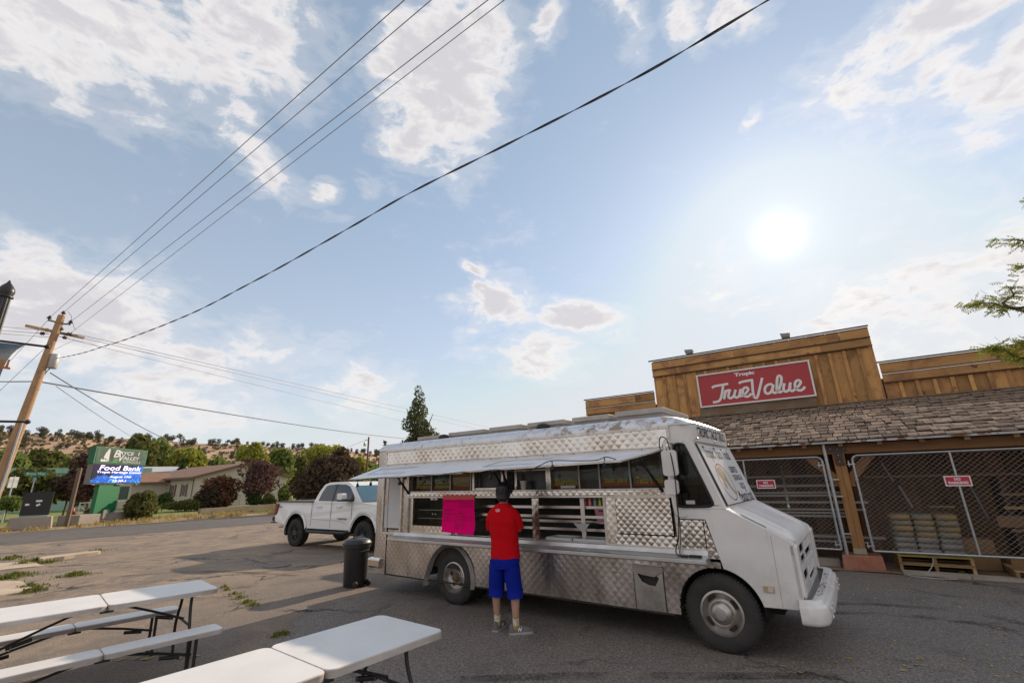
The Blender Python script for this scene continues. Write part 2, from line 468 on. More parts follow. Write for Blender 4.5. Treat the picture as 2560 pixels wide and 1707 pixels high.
soil = mat('soil', (.25, .17, .105), .95, c2=(.34, .25, .15), scale=.06, bump=.3, bscale=2, amt=.9)
sheet('ground', [(-3000, -1500), (3000, -1500), (3000, 3500), (-3000, 3500)], -.05, soil)

asph = asphalt('lot_asphalt', (.185, .148, .120), (.115, .092, .076), (.235, .188, .150), speck=.5, dirt=((.31, .225, .15), .7), crack=1.4, aging=(.34, .25, .17))
A = [gz(-60, 1392), gz(250, 1372), gz(640, 1330), gz(760, 1316), (-8, 40, 0), (8, 40, 0)]
rd = [gz(-150, 1345), gz(0, 1333), gz(250, 1316), gz(500, 1299), gz(702, 1285)]
dirr = (rd[-1] - rd[1]).normalized(); nrm = Vector((dirr.y, -dirr.x, 0)); wroad = 8.2
lot = [(-60, -30), (30, -14), sw(16, -.15), sw(-16, -.15), rd[-1] + dirr * 30 + nrm * (wroad + 12), rd[-1] + dirr * 30 + nrm * (wroad - 1), rd[1] - dirr * 40 + nrm * (wroad - 1)]
sheet('parking_lot', lot, 0.0, asph)
# newer, darker patch the truck stands on
patch_m = asphalt('patch_asphalt', (.200, .173, .155), (.140, .120, .108), (.245, .212, .188), speck=.55, crack=.8, dirt=((.25, .205, .165), .5))
ppts = []
for i, (px, py) in enumerate([(690, 1700), (655, 1640), (700, 1590), (770, 1530), (930, 1480), (1000, 1460), (1150, 1420)]):
    ppts.append(gz(px, py))
ppts += [sw(-6.0, -.35), sw(-2, -.3), sw(2, -.32), sw(7, -.3), sw(14, -.4), Vector((16, -3, 0)), Vector((2, 1.6, 0))]
pj = []
rj = random.Random(11)
for i in range(len(ppts)):
    a, b = ppts[i], ppts[(i + 1) % len(ppts)]
    for k_ in range(8):
        q = a.lerp(b, k_ / 8)
        pj.append((q[0] + rj.uniform(-.07, .07), q[1] + rj.uniform(-.07, .07)))
sheet('asphalt_patch', pj, .004, patch_m)

road_m = asphalt('road_asphalt', (.118, .103, .094), (.088, .077, .071), (.145, .126, .112), speck=.3, crack=.5)
far0 = rd[1] - dirr * 40; far1 = rd[-1] + dirr * 140
sheet('road', [far0, far1, far1 + nrm * wroad, far0 + nrm * wroad], .006, road_m)
# dry verge beyond the road, then lawns
verge_m = mat('dry_verge', (.34, .24, .12), .95, c2=(.17, .13, .055), scale=1.6, amt=.85, bump=.5, bscale=14, contrast=(.42, .62))
sheet('verge', [far0 - nrm * .2, far1 - nrm * .2, far1 - nrm * 7.5, far0 - nrm * 7.5], -.01, verge_m)
lawn_m = mat('lawn', (.13, .19, .035), .95, c2=(.22, .21, .06), scale=.9, amt=.8, bump=.5, bscale=30)
sheet('lawn', [far0 - nrm * 7.5, far1 - nrm * 7.5, far1 - nrm * 60, far0 - nrm * 60], -.015, lawn_m)

# dirt strip and concrete edge in front of the shed
dirt_m = mat('store_dirt', (.19, .125, .085), .95, c2=(.30, .22, .16), scale=2.2, amt=.9, bump=.5, bscale=22)
edge = [];
for i in range(41):
    x = -14 + i * .7; edge.append(sw(x, -.12 + rj.uniform(-.05, .05)))
sheet('dirt_floor', [(p.x, p.y) for p in edge] + [(sw(14, 3.2).x, sw(14, 3.2).y), (sw(-14, 3.2).x, sw(-14, 3.2).y)], .008, dirt_m)
conc_m = mat('old_concrete', (.40, .345, .29), .9, c2=(.24, .20, .16), scale=3, amt=.7, bump=.25, bscale=30)
mb = MB()
for i in range(12):
    a = sw(.3 + i * .9, -.02 + rj.uniform(-.02, .02)); M_ = Matrix.Translation(a) @ Matrix.Rotation(STORE_RZ, 4, 'Z')
    mb.box(0, .89, -.12, .12, 0, .045 + rj.uniform(0, .012), M=M_)
struct(mb.build('concrete_edging', conc_m))
mb = MB(); mb.box(-14, -.62, .25, .42, 0, .14, M=Matrix.Translation(STORE) @ Matrix.Rotation(STORE_RZ, 4, 'Z'))
struct(mb.build('concrete_sill', conc_m))

# broken concrete pads on the left
def slab(name, pix, h=.03):
    pts = [gz(*p) for p in pix]; mb = MB(); n = len(pts)
    jit = []
    for i in range(n):
        a, b = pts[i], pts[(i + 1) % n]
        for k_ in range(5):
            q = a.lerp(b, k_ / 5); jit.append((q.x + rj.uniform(-.04, .04), q.y + rj.uniform(-.04, .04)))
    mb.prism(jit, -.02, h, 'z'); return struct(mb.build(name, conc2_m))
conc2_m = mat('pad_concrete', (.52, .41, .30), .9, c2=(.33, .255, .18), scale=1.8, amt=.7, bump=.25, bscale=25)
slab('concrete_pad', [(-160, 1462), (40, 1454), (88, 1478), (0, 1492), (-160, 1512)])
slab('sidewalk_slab', [(-160, 1421), (-10, 1411), (72, 1405), (108, 1415), (0, 1427), (-160, 1443)])
slab('kerb_stub', [(96, 1400), (244, 1383), (246, 1387), (100, 1406)], .09)

# worn yellow parking stripes: flakes of paint left on the asphalt
yel = mat('stripe_paint', (.50, .34, .12), .8, c2=(.30, .21, .11), scale=6, amt=.8)
def stripe(pa, pb, w, keep, seed):
    r = random.Random(seed); a, b = gz(*pa), gz(*pb); t = (b - a); L = t.length; t.normalize(); nn = Vector((-t.y, t.x, 0)); mb = MB()
    n = int(L / .05)
    for i in range(n):
        if r.random() > keep: continue
        for j in range(4):
            if r.random() > .78: continue
            u0 = i * .05 + r.uniform(-.01, .01); v0 = (j / 4 - .5) * w
            p = a + t * u0 + nn * v0
            q = [p, p + t * r.uniform(.03, .06), p + t * .05 + nn * w / 4 * r.uniform(.7, 1.1), p + nn * w / 4]
            mb.add([(v.x, v.y, .0085) for v in q], [(0, 1, 2, 3)])
    o = mb.build('parking_stripe', yel); struct(o)
stripe((385, 1497), (590, 1488), .09, .55, 1); stripe((622, 1483), (650, 1479), .09, .9, 2)
stripe((215, 1652), (500, 1641), .10, .6, 3); stripe((955, 1603), (1000, 1592), .10, .7, 4); stripe((700, 1432), (760, 1425), .08, .5, 5)

def tyre_mat():
    m = bpy.data.materials.new('tyre_mark'); m.use_nodes = True; t = m.node_tree; t.nodes.clear(); N = NT(t); co = N.n('ShaderNodeTexCoord').outputs['Object']
    d = N.n('ShaderNodeBsdfDiffuse'); d.inputs[0].default_value = (.03, .027, .025, 1); tr = N.n('ShaderNodeBsdfTransparent'); ms = N.n('ShaderNodeMixShader')
    f = N.math('MULTIPLY', N.mapr(N.noise(co, 1.3, 5, .7).outputs[0], .40, .62), N.mapr(N.noise(co, 60, 3, .7).outputs[0], .35, .6)); N.link(N.math('MULTIPLY', f, .6), ms.inputs[0])
    N.link(tr.outputs[0], ms.inputs[1]); N.link(d.outputs[0], ms.inputs[2]); o_ = N.n('ShaderNodeOutputMaterial'); N.link(ms.outputs[0], o_.inputs[0]); return m
TYM = tyre_mat()
for i, pix in enumerate(([(2040, 1508), (2200, 1512), (2400, 1528), (2560, 1560), (2700, 1600)], [(2040, 1530), (2220, 1536), (2420, 1556), (2620, 1600)], [(1150, 1700), (1420, 1690), (1700, 1690), (2100, 1690)], [(300, 1440), (520, 1428), (760, 1440)])):
    mb = MB(); ribbon(mb, smoothpts([gz(*p) for p in pix], 8), .16, Matrix.Translation((0, 0, .0062 + i * .0006))); struct(mb.build('tyre_mark', TYM))
# plants of the cracks: uncountable, so each patch is one object
grass_m = leafmat('weed_green', (.10, .14, .03), (.26, .23, .07), .3)
dry_m = leafmat('dry_blades', (.36, .25, .10), (.52, .40, .19), .3)
def blades(name, spots, m, h, seed, width=.006):
    r = random.Random(seed); mb = MB()
    for (cx, cy, rx, n) in spots:
        for _ in range(n):
            a = r.uniform(0, 6.28); q = abs(r.gauss(0, .5)); x = cx + math.cos(a) * q * rx; y = cy + math.sin(a) * q * rx
            hh = h * r.uniform(.4, 1.2) * (1.1 - min(q, .8)); b = r.uniform(0, 6.28); ln = hh * r.uniform(.3, .9)
            w = width * r.uniform(.7, 1.6); d = Vector((math.cos(b), math.sin(b), 0)); s_ = Vector((-d.y, d.x, 0)) * w
            p = Vector((x, y, .0)); m1 = p + d * ln * .4 + Vector((0, 0, hh * .7)); e = p + d * ln + Vector((0, 0, hh * r.uniform(.8, 1.0)))
            mb.add([p - s_, p + s_, m1 + s_ * .8, m1 - s_ * .8, e], [(0, 1, 2, 3), (3, 2, 4)])
    o = mb.build(name, m, stuff=True); return o
def sp(px, py, r_, n): p = gz(px, py); return (p.x, p.y, r_, n)
o = blades('crack_weeds', [sp(568, 1474, .16, 50), sp(585, 1485, .18, 70), sp(600, 1494, .2, 90), sp(618, 1506, .2, 120), sp(632, 1513, .16, 110), sp(708, 1586, .13, 130), sp(690, 1590, .14, 70), sp(560, 1468, .12, 30)], grass_m, .06, 4)
tag(o, 'low green and brown weeds growing along a crack in the asphalt', 'weeds')
o = blades('pad_weeds', [sp(90, 1402, .7, 240), sp(60, 1410, .6, 160), sp(120, 1406, .5, 120), sp(40, 1440, .7, 260), sp(15, 1446, .6, 200), sp(188, 1438, .42, 260), sp(75, 1468, .4, 150), sp(92, 1476, .25, 120), sp(65, 1482, .2, 60), sp(20, 1398, .5, 150), sp(35, 1394, .3, 120), sp(240, 1378, .5, 60)], grass_m, .11, 5, .009)
tag(o, 'green weeds sprouting round the broken concrete pads', 'weeds')
spots = []
rg = random.Random(9)
for i in range(170):
    u = rg.uniform(-4, 60); v = rg.uniform(.1, 6.5)
    p = rd[1] + dirr * u * .45 - nrm * v
    spots.append((p.x, p.y, .9, 38))
o = blades('dry_grass', spots, dry_m, .28, 6, .018)
tag(o, 'straw coloured dry grass on the verge beyond the road', 'grass')
# fallen leaves
ylf = leafmat('fallen_leaf', (.50, .30, .05), (.55, .45, .18), .2)
mb = MB(); rl = random.Random(21)
for i in range(150):
    px = rl.uniform(1200, 2560); py = rl.uniform(1470, 1700)
    if rl.random() < .3: px = rl.uniform(2100, 2560); py = rl.uniform(1430, 1500)
    p = gz(px, py); s_ = rl.uniform(.012, .026); a = rl.uniform(0, 6.28); d = Vector((math.cos(a), math.sin(a), 0)); w = Vector((-d.y, d.x, 0))
    q = [p - d * s_ * 1.4, p + w * s_ * .6, p + d * s_ * 1.4, p - w * s_ * .6]
    mb.add([(v.x, v.y, .007 + rl.uniform(0, .008)) for v in q], [(0, 1, 2, 3)])
tag(mb.build('fallen_leaves', ylf, stuff=True), 'small yellow leaves scattered over the dark asphalt', 'leaves')
# drain cover in the lot
mb = MB(); c_ = gz(694, 1414)
mb.lathe([(.16, .0), (.30, .004), (.30, .02), (.24, .022), (.23, .012), (.0, .012)], 20, Matrix.Translation(c_))
tag(mb.build('manhole_cover', mat('iron_cover', (.23, .19, .16), .8, .3, c2=(.12, .1, .09), scale=12)), 'round iron cover set in the asphalt near the pickup', 'manhole cover')
# ------------------------------------------------------------------ lettering used in the scene
want(('tropic_band', 'TROPIC TACO TRUCK', .012, 0), ('wind1', 'Tropic Taco Truck', .0, .25), ('burritos', 'BURRITOS', .004, 0), ('quesadillas', 'QUESADILLAS', .004, 0),
     ('tacos', 'TACOS', .004, 0), ('mexican', 'Mexican Food', .0, .25), ('burrito', 'Burrito', .03, 0), ('steak', 'Steak plate', .03, 0), ('tacoplate', 'Taco Plate', .03, 0),
     ('chile', 'Chile', .03, 0), ('relleno', 'Relleno', .03, 0), ('tamales', 'Tamales', .03, 0), ('open', 'OPEN', .0, 0), ('welcome', 'Come in! We\'re', .0, .2),
     ('nopark1', 'NO', .05, 0), ('nopark2', 'PARKING', .05, 0), ('tropic', 'Tropic', .05, 0), ('reg', 'R', .0, 0), ('brycew', 'Bryce Way', .01, .1),
     ('b', 'B', .02, .25), ('ryce', 'RYCE', .015, .15), ('v', 'V', .02, .25), ('alley', 'ALLEY', .015, .15), ('schools', 'SCHOOLS', .0, 0),
     ('food', 'Food Bank', .01, .15), ('heritage', 'Tropic Heritage Center', .015, .15), ('aug', 'August 13th', .01, .2), ('time', '12:30-1', .01, .2),
     ('canyon', 'CANYON', .02, 0), ('n', 'N', .05, .25), ('fourx', '4x4', .03, .1), ('comb', 'Carne', .03, 0), ('asada', 'Asada', .03, 0),
     ('m_q', 'Quesadillas', 0, .2), ('m_c', 'Carne Asada', 0, .2), ('m_p', 'Pollo', 0, .2), ('m_t', 'Tacos', 0, .2), ('m_s', 'Sodas', 0, .2), ('m_b', 'Burrito', 0, .2), ('m_10', '10.00', 0, .2), ('m_12', '12.00', 0, .2), ('m_2', '2.00', 0, .2))

# ------------------------------------------------------------------ food truck
def quilt_mat(name, c, rough):
    m = bpy.data.materials.new(name); m.use_nodes = True
    t = m.node_tree; b = t.nodes['Principled BSDF']; N = NT(t)
    co = N.n('ShaderNodeTexCoord').outputs['Object']
    n1 = N.noise(co, 1.4, 5, .65); n2 = N.noise(N.vmath('MULTIPLY', co, (1, 1, .25)), 7, 5, .65); sx_, sy_, sz_ = N.sep(co)
    cc = N.mix(N.math('MULTIPLY', N.mapr(n1.outputs[0], .42, .68), .55), c, (c[0] * .72, c[1] * .66, c[2] * .6))
    low = N.math('MULTIPLY', N.mapr(sz_, .75, .3), N.mapr(n2.outputs[0], .35, .65))          # road grime along the bottom
    cc = N.mix(N.math('MULTIPLY', low, .5), cc, (.30, .235, .18))
    N.link(cc, b.inputs['Base Color']); b.inputs['Metallic'].default_value = 1.0
    r = N.math('ADD', N.mapr(n2.outputs[0], .3, .7, rough - .06, rough + .12), N.math('MULTIPLY', low, .18)); N.link(r, b.inputs['Roughness'])
    bp = N.n('ShaderNodeBump'); bp.inputs['Strength'].default_value = .12; bp.inputs['Distance'].default_value = .01
    N.link(N.noise(co, 22, 4, .6).outputs[0], bp.inputs['Height']); N.link(bp.outputs[0], b.inputs['Normal'])
    return m
M_Q = quilt_mat('quilted_steel', (.70, .67, .63), .20)
M_QD = quilt_mat('quilted_steel_dull', (.52, .48, .45), .27)
M_ST = mat('brushed_steel', (.62, .60, .57), .34, 1.0, c2=(.42, .39, .36), scale=3, amt=.6, rvar=.12)
M_AL = mat('aluminium_trim', (.66, .63, .59), .38, .85, c2=(.42, .36, .30), scale=9, amt=.6, rvar=.1)
M_WH = mat('truck_white', (.78, .755, .73), .42, c2=(.60, .57, .54), scale=1.6, amt=.55, bump=.02, rvar=.12, coat=.15)
def grime(m):      # road dirt and run-off streaks on the white paint
    t = m.node_tree; b = t.nodes['Principled BSDF']; N = NT(t); src = b.inputs['Base Color'].links[0].from_socket
    co = N.n('ShaderNodeTexCoord').outputs['Object']; x, y, z = N.sep(co)
    n1 = N.noise(N.vmath('MULTIPLY', co, (1, 1, .12)), 16, 5, .65); n2 = N.noise(co, 3.2, 6, .7); n3 = N.noise(co, 30, 3, .6)
    low = N.math('MULTIPLY', N.mapr(z, .95, .42), N.mapr(n2.outputs[0], .38, .66)); stk = N.math('MULTIPLY', N.mapr(n1.outputs[0], .58, .72), .38)
    cc = N.mix(N.math('MULTIPLY', low, .45), src, (.36, .29, .23)); cc = N.mix(stk, cc, (.50, .46, .42)); cc = N.mix(N.mapr(n3.outputs[0], .735, .76), cc, (.22, .15, .11))
    N.link(cc, b.inputs['Base Color'])
grime(M_WH)
M_AWN = mat('awning_sheet', (.74, .76, .80), .40, .35, c2=(.58, .59, .62), scale=2.5, amt=.6, rvar=.1)
M_BLK = mat('black_rubber', (.012, .012, .012), .6)
M_TYRE = mat('tyre', (.028, .026, .025), .85, c2=(.06, .052, .045), scale=5, amt=.6, bump=.2, bscale=60)
M_RIM = mat('painted_rim', (.50, .47, .44), .42, .8, c2=(.25, .19, .15), scale=8, amt=.55, rvar=.1)
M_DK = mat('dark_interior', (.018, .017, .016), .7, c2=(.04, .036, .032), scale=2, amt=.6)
M_DKS = mat('dark_steel', (.16, .15, .145), .30, .9, c2=(.08, .075, .07), scale=3, amt=.6, rvar=.1)
M_CHAS = mat('chassis', (.02, .018, .016), .8, c2=(.06, .04, .028), scale=6, amt=.6)
M_WIN = glass('truck_glass', (.62, .66, .64), .5)
M_CAP = None
def cap_mat():
    m = bpy.data.materials.new('roof_cap_paint'); m.use_nodes = True
    t = m.node_tree; b = t.nodes['Principled BSDF']; N = NT(t)
    co = N.n('ShaderNodeTexCoord').outputs['Object']; x, y, z = N.sep(co)
    nz = N.noise(co, 9, 6, .65); big = N.noise(co, 2.0, 3, .5)
    peel = N.math('MULTIPLY', N.mapr(N.math('ADD', nz.outputs[0], N.math('MULTIPLY', N.mapr(x, .5, 3.7), .16)), .62, .68), N.mapr(big.outputs[0], .35, .5))
    cc = N.mix(N.mapr(nz.outputs[0], .35, .65), (.70, .72, .76), (.56, .58, .62))
    cc = N.mix(peel, cc, (.34, .27, .22))
    N.link(cc, b.inputs['Base Color'])
    N.link(N.mapr(peel, 0, 1, .55, 0), b.inputs['Metallic']); N.link(N.mapr(peel, 0, 1, .36, .8), b.inputs['Roughness'])
    bp = N.n('ShaderNodeBump'); bp.inputs['Strength'].default_value = .35; bp.inputs['Distance'].default_value = .02
    N.link(N.noise(co, 6, 5, .7).outputs[0], bp.inputs['Height']); N.link(bp.outputs[0], b.inputs['Normal'])
    return m
M_CAP = cap_mat()

T = thing('food_truck', 'white and quilted steel food truck parked in front of the timber store', 'food truck', TRUCK, TRUCK_RZ)

def quilt(name, poly, holes, y0, parent=T, pitch=.105, amp=.0015, m=None, ox=0.0, oz=0.0, mode='side', step=10, label=None):
    xs = [p[0] for p in poly]; zs = [p[1] for p in poly]; d = pitch / step
    i0, i1 = math.floor((min(xs) - ox) / d), math.ceil((max(xs) - ox) / d); j0, j1 = math.floor((min(zs) - oz) / d), math.ceil((max(zs) - oz) / d)
    idx = {}; mb = MB(); vs = []; fs = []
    def vid(i, j):
        k_ = (i, j)
        if k_ in idx: return idx[k_]
        x, z = i * d + ox, j * d + oz
        a = ((i + j) % step) / step; b = ((i - j) % step) / step
        t_ = min(a, 1 - a) * 2; s_ = min(b, 1 - b) * 2
        h = amp * (1 - (1 - t_) ** 2) * (1 - (1 - s_) ** 2) ** .9
        h += .005 * math.sin(x * 2.3 + z * 3.0) + .004 * math.sin(x * 5.3 - z * 6 + 1) + .002 * math.sin(x * 11 + z * 9)      # sheet metal is never flat
        xx, zz = min(max(x, min(xs)), max(xs)), min(max(z, min(zs)), max(zs))
        vs.append((xx, y0 - h, zz) if mode == 'side' else (y0 - h, xx, zz)); idx[k_] = len(vs) - 1
        return idx[k_]
    for i in range(i0, i1):
        for j in range(j0, j1):
            cx, cz = (i + .5) * d + ox, (j + .5) * d + oz
            if not inpoly(cx, cz, poly) or any(inpoly(cx, cz, h) for h in holes): continue
            q = [vid(i, j), vid(i + 1, j), vid(i + 1, j + 1), vid(i, j + 1)]
            if (i + j) % step < step and ((i + j) % 2 == 0): fs += [(q[0], q[1], q[2]), (q[0], q[2], q[3])]
            else: fs += [(q[0], q[1], q[3]), (q[1], q[2], q[3])]
    mb.add(vs, fs)
    return mb.build(name, m or M_Q, parent, True, label=label)

RWX, FWX, WZ = .05, 3.92, .377
# shell: far wall, rear wall, floor, roof deck, partition
mb = MB(); mb.box(-1.81, 3.6, 1.96, 2.0, .31, 2.36); mb.build('far_wall', M_ST, T)
mb = MB(); mb.box(-1.83, -1.79, .01, 2.0, .31, 2.36); mb.build('rear_wall', M_QD, T)
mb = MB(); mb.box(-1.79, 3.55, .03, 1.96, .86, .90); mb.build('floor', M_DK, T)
mb = MB(); mb.box(-1.79, 3.55, .60, .64, .90, 2.36); mb.box(3.52, 3.56, .04, 1.96, .9, 2.36); each(mb, 'inner_partition', M_DKS, T)
# quilted sheets of the near side
quilt('skirt_panel', [(-1.5, .31), (3.98, .31), (3.98, .87), (-1.5, .87)], [circ(RWX - .02, .37, .46), circ(FWX, .385, .43), [(2.98, .3), (3.34, .3), (3.34, .79), (2.98, .79)], [(-.6, .0), (-.5, .0), (-.40, .55), (-.30, .65), (.0, .3)]], 0, m=M_QD)
quilt('rear_corner_panel', [(-1.83, .31), (-1.51, .31), (-1.51, 2.345), (-1.83, 2.345)], [], 0, m=M_QD)
quilt('rear_side_panel', [(-1.51, .88), (-1.0, .88), (-1.0, 2.1), (-1.51, 2.1)], [[(-1.62, 1.02), (-1.16, 1.02), (-1.16, 2.02), (-1.62, 2.02)]], 0, m=M_QD)
quilt('upper_band', [(-1.60, 2.11), (3.60, 2.11), (3.60, 2.325), (-1.60, 2.325)], [], -.004, pitch=.118, amp=.0030)
quilt('folding_door_panel', [(2.84, 1.12), (3.52, 1.12), (3.52, 1.575), (2.84, 1.575)], [], -.012, pitch=.085, amp=.0034)
quilt('lower_door_panel', [(2.80, .93), (3.55, .93), (3.55, 1.11), (2.80, 1.11)], [], -.004, pitch=.09, amp=.0034)
quilt('door_post', [(2.70, .93), (2.83, .93), (2.83, 1.56), (2.70, 1.56)], [], 0, pitch=.1)
quilt('centre_post', [(1.575, .99), (1.69, .99), (1.69, 1.53), (1.575, 1.53)], [], .0, pitch=.12)
quilt('ledge_strip', [(-1.0, 1.565), (3.55, 1.565), (3.55, 1.625), (-1.0, 1.625)], [], -.01, pitch=.1, amp=.003)
quilt('cab_side_panel', [(3.59, .93), (3.86, .93), (3.86, 1.29), (3.59, 1.29)], [], -.006, pitch=.085, amp=.0034)
quilt('cab_corner_panel', [(3.865, .90), (3.985, .90), (3.93, 1.10), (3.88, 1.29), (3.865, 1.29)], [], 0, pitch=.085, amp=.0034)
quilt('cabinet_panel', [(-.95, .985), (.0, .985), (.0, 1.10), (-.95, 1.10)], [], .03, pitch=.1)
# trim strips
mb = MB()
mb.box(-1.63, 3.61, -.016, .01, 2.326, 2.362); mb.box(-1.63, 3.61, -.012, .01, 2.088, 2.108); mb.box(-1.632, -1.60, -.014, .01, 2.108, 2.326); mb.box(3.575, 3.612, -.014, .01, 2.108, 2.326)
each(mb, 'band_trim', M_AL, T, bevel=.003)
mb = MB()
for i in range(22): mb.lathe([(.008, 0), (.008, .004), (.004, .006)], 6, Matrix.Translation((-1.55 + i * .24, -.016, 2.345 if i % 2 else 2.097)) @ Matrix.Rotation(R(90), 4, 'X'))
mb.build('rivets', M_DKS, T, stuff=True)
mb = MB(); mb.box(3.555, 3.60, -.008, .02, .9, 2.1); mb.box(-1.02, -.985, -.006, .12, .98, 2.09); mb.box(2.66, 2.70, -.006, .03, .98, 1.56)
each(mb, 'frame_post', M_AL, T, bevel=.003)
mb = MB(); mb.box(-1.513, -1.503, -.008, .01, .31, 2.1); mb.build('panel_seam', M_BLK, T)
# white infill panel in its own frame
mb = MB(); mb.box(-1.60, -1.18, -.006, .0, 1.04, 2.04); pn = mb.build('infill_panel', mat('infill_white', (.62, .62, .63), .55, c2=(.52, .51, .5), scale=2, amt=.5), T)
mb = MB(); mb.box(-1.655, -1.61, -.03, .01, .97, 2.06); mb.box(-1.175, -1.13, -.03, .01, .97, 2.06); mb.box(-1.67, -1.115, -.034, .01, .935, .975); each(mb, 'panel_frame_bar', M_AL, pn, bevel=.004)
# counter
mb = MB(); mb.prism([(0.03, .99), (-.05, .985), (-.062, .935), (-.175, .915), (-.195, .905), (-.195, .868), (-.18, .86), (-.02, .852), (.02, .852)], -1.27, 3.88, 'x'); mb.build('counter', mat('counter_sheet', (.62, .62, .62), .36, .7, c2=(.45, .42, .39), scale=4, amt=.6, rvar=.1), T, bevel=.004)
mb = MB(); mb.box(-1.0, 2.70, .03, .6, .975, .995); mb.build('serving_floor', M_ST, T)
mb = MB(); mb.box(-1.0, 3.55, -.02, .34, 1.625, 1.64); mb.box(-1.0, 3.55, -.03, .0, 1.535, 1.56); each(mb, 'serving_ledge', M_ST, T)
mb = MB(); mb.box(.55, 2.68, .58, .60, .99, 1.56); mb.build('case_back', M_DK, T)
for z, y0, y1, x0 in ((1.40, .14, .36, .55), (1.285, .08, .11, .55), (1.205, .30, .34, .55), (1.10, .34, .56, .55)):
    mb = MB(); mb.box(x0, 2.66, y0, y1, z, z + .018); mb.box(x0, 2.66, y0 - .012, y0 - .002, z - .012, z + .022); each(mb, 'shelf_piece', M_ST, T)
for x in (2.28, .98):
    mb = MB(); mb.box(x, x + .06, .1, .12, 1.02, 1.52); mb.build('shelf_bracket', M_ST, T)
# glass cupboard on the left of the case
mb = MB(); mb.box(-.97, .52, .50, .52, .99, 1.56); cb = mb.build('cupboard', mat('cupboard_back', (.22, .19, .15), .5, .4, c2=(.1, .085, .07), scale=2, amt=.7), T)
for z in (1.2, 1.33):
    mb = MB(); mb.box(-.93, .5, .12, .48, z, z + .012); mb.build('shelf', M_ST, cb)
for x0, x1 in ((-.90, -.42), (-.415, .08)):
    mb = MB(); mb.add([(x0, .078, 1.10), (x1, .078, 1.10), (x1, .078, 1.52), (x0, .078, 1.52)], [(0, 1, 2, 3)]); mb.build('glass_door', M_WIN, cb)
for x in (-.45, -.385):
    mb = MB(); mb.lathe([(.014, 0), (.017, .012), (.008, .022)], 10, Matrix.Translation((x, .074, 1.28)) @ Matrix.Rotation(R(90), 4, 'X')); mb.build('door_knob', M_ST, cb, True)
mb = MB(); mb.box(-.50, -.43, .05, .075, 1.50, 1.535); mb.box(-.41, -.34, .05, .075, 1.50, 1.535); each(mb, 'door_hinge', M_AL, cb)
mb = MB(); mb.box(-.98, -.90, .03, .075, .99, 1.56); mb.box(.08, .14, .03, .075, .99, 1.56); each(mb, 'cupboard_post', M_Q, cb)

# menu windows
def poster_mat(name, top, mid, food, seed):
    m = bpy.data.materials.new(name); m.use_nodes = True
    t = m.node_tree; b = t.nodes['Principled BSDF']; N = NT(t)
    co = N.vmath('ADD', N.n('ShaderNodeTexCoord').outputs['Object'], (seed * 3.7, 0, seed))
    n1 = N.noise(co, 5.5, 3, .55); n2 = N.noise(co, 26, 5, .7); x, y, z = N.sep(N.n('ShaderNodeTexCoord').outputs['Object'])
    cc = N.mix(N.mapr(n1.outputs[0], .44, .56), top, food); cc = N.mix(N.math('MULTIPLY', N.mapr(n2.outputs[0], .4, .7), .6), cc, mid)
    wob = N.math('ADD', z, N.math('MULTIPLY', N.math('SINE', N.math('MULTIPLY', x, 9)), .012))
    cc = N.mix(N.mapr(wob, 1.722, 1.712), cc, (.62, .07, .035))
    N.link(cc, b.inputs['Base Color']); b.inputs['Roughness'].default_value = .35
    return m
M_YEL = mat('menu_yellow', (.80, .70, .03), .5); M_INK = mat('ink_black', (.015, .015, .02), .6)
mb = MB(); mb.box(-.98, 3.55, .16, .18, 1.64, 2.1); wb = mb.build('menu_board', mat('menu_board_dark', (.03, .035, .036), .25, 0, c2=(.06, .07, .07), scale=2, amt=.6), T)
POST = [(-.94, -.53, [('chile', .06), ('relleno', .06)], ((0.100, 0.200, 0.160), (0.400, 0.200, 0.120), (0.240, 0.180, 0.100))), (-.49, -.09, [('comb', .06), ('asada', .06)], ((0.060, 0.160, 0.100), (0.200, 0.320, 0.160), (0.180, 0.140, 0.080))),
        (-.05, .33, [('tamales', .055)], ((0.400, 0.200, 0.060), (0.640, 0.400, 0.140), (0.700, 0.380, 0.080))), (1.87, 2.29, [('burrito', .09)], ((0.160, 0.200, 0.180), (0.320, 0.240, 0.160), (0.200, 0.180, 0.140))),
        (2.62, 3.01, [('steak', .09)], ((0.180, 0.320, 0.300), (0.160, 0.120, 0.100), (0.100, 0.060, 0.044))), (3.05, 3.47, [('tacoplate', .085)], ((0.280, 0.380, 0.280), (0.240, 0.140, 0.100), (0.160, 0.100, 0.070)))]
for i, (x0, x1, words, cols) in enumerate(POST):
    mb = MB(); mb.box(x0, x1, .108, .112, 1.665, 2.07); p = mb.build('menu_picture', poster_mat('menu_print_%d' % i, *cols, i), T)
    for j, (w_, hh) in enumerate(words):
        zc = 1.735 + (len(words) - 1 - j) * .07 - (.02 if len(words) > 1 else 0)
        text(w_, M_YEL, p, facing(((x0 + x1) / 2, .1055, zc), (1, 0, 0), (0, 0, 1)), w=min((x1 - x0) * .82, .40), h=hh, name='caption')
for x0, x1 in ((-.97, -.51), (-.51, -.07), (-.07, .36), (1.86, 2.30), (2.32, 2.60), (2.61, 3.02), (3.04, 3.50)):
    mb = MB(); mb.add([(x0, .088, 1.65), (x1, .088, 1.65), (x1, .088, 2.08), (x0, .088, 2.08)], [(0, 1, 2, 3)]); mb.build('window_pane', M_WIN, T)
mb = MB()
for x in (-.99, -.51, -.075, .37): mb.box(x - .012, x + .012, .07, .10, 1.64, 2.1)
for x in (2.305, 2.605, 3.03): mb.box(x - .010, x + .010, .07, .10, 1.64, 2.1)
each(mb, 'window_mullion', mat('mullion_grey', (.34, .33, .32), .4, .6), T)
mb = MB()
for x in (.46, 1.03, 1.10, 1.28, 1.82, 1.86): mb.box(x - .018, x + .018, .03, .10, 1.64, 2.1)
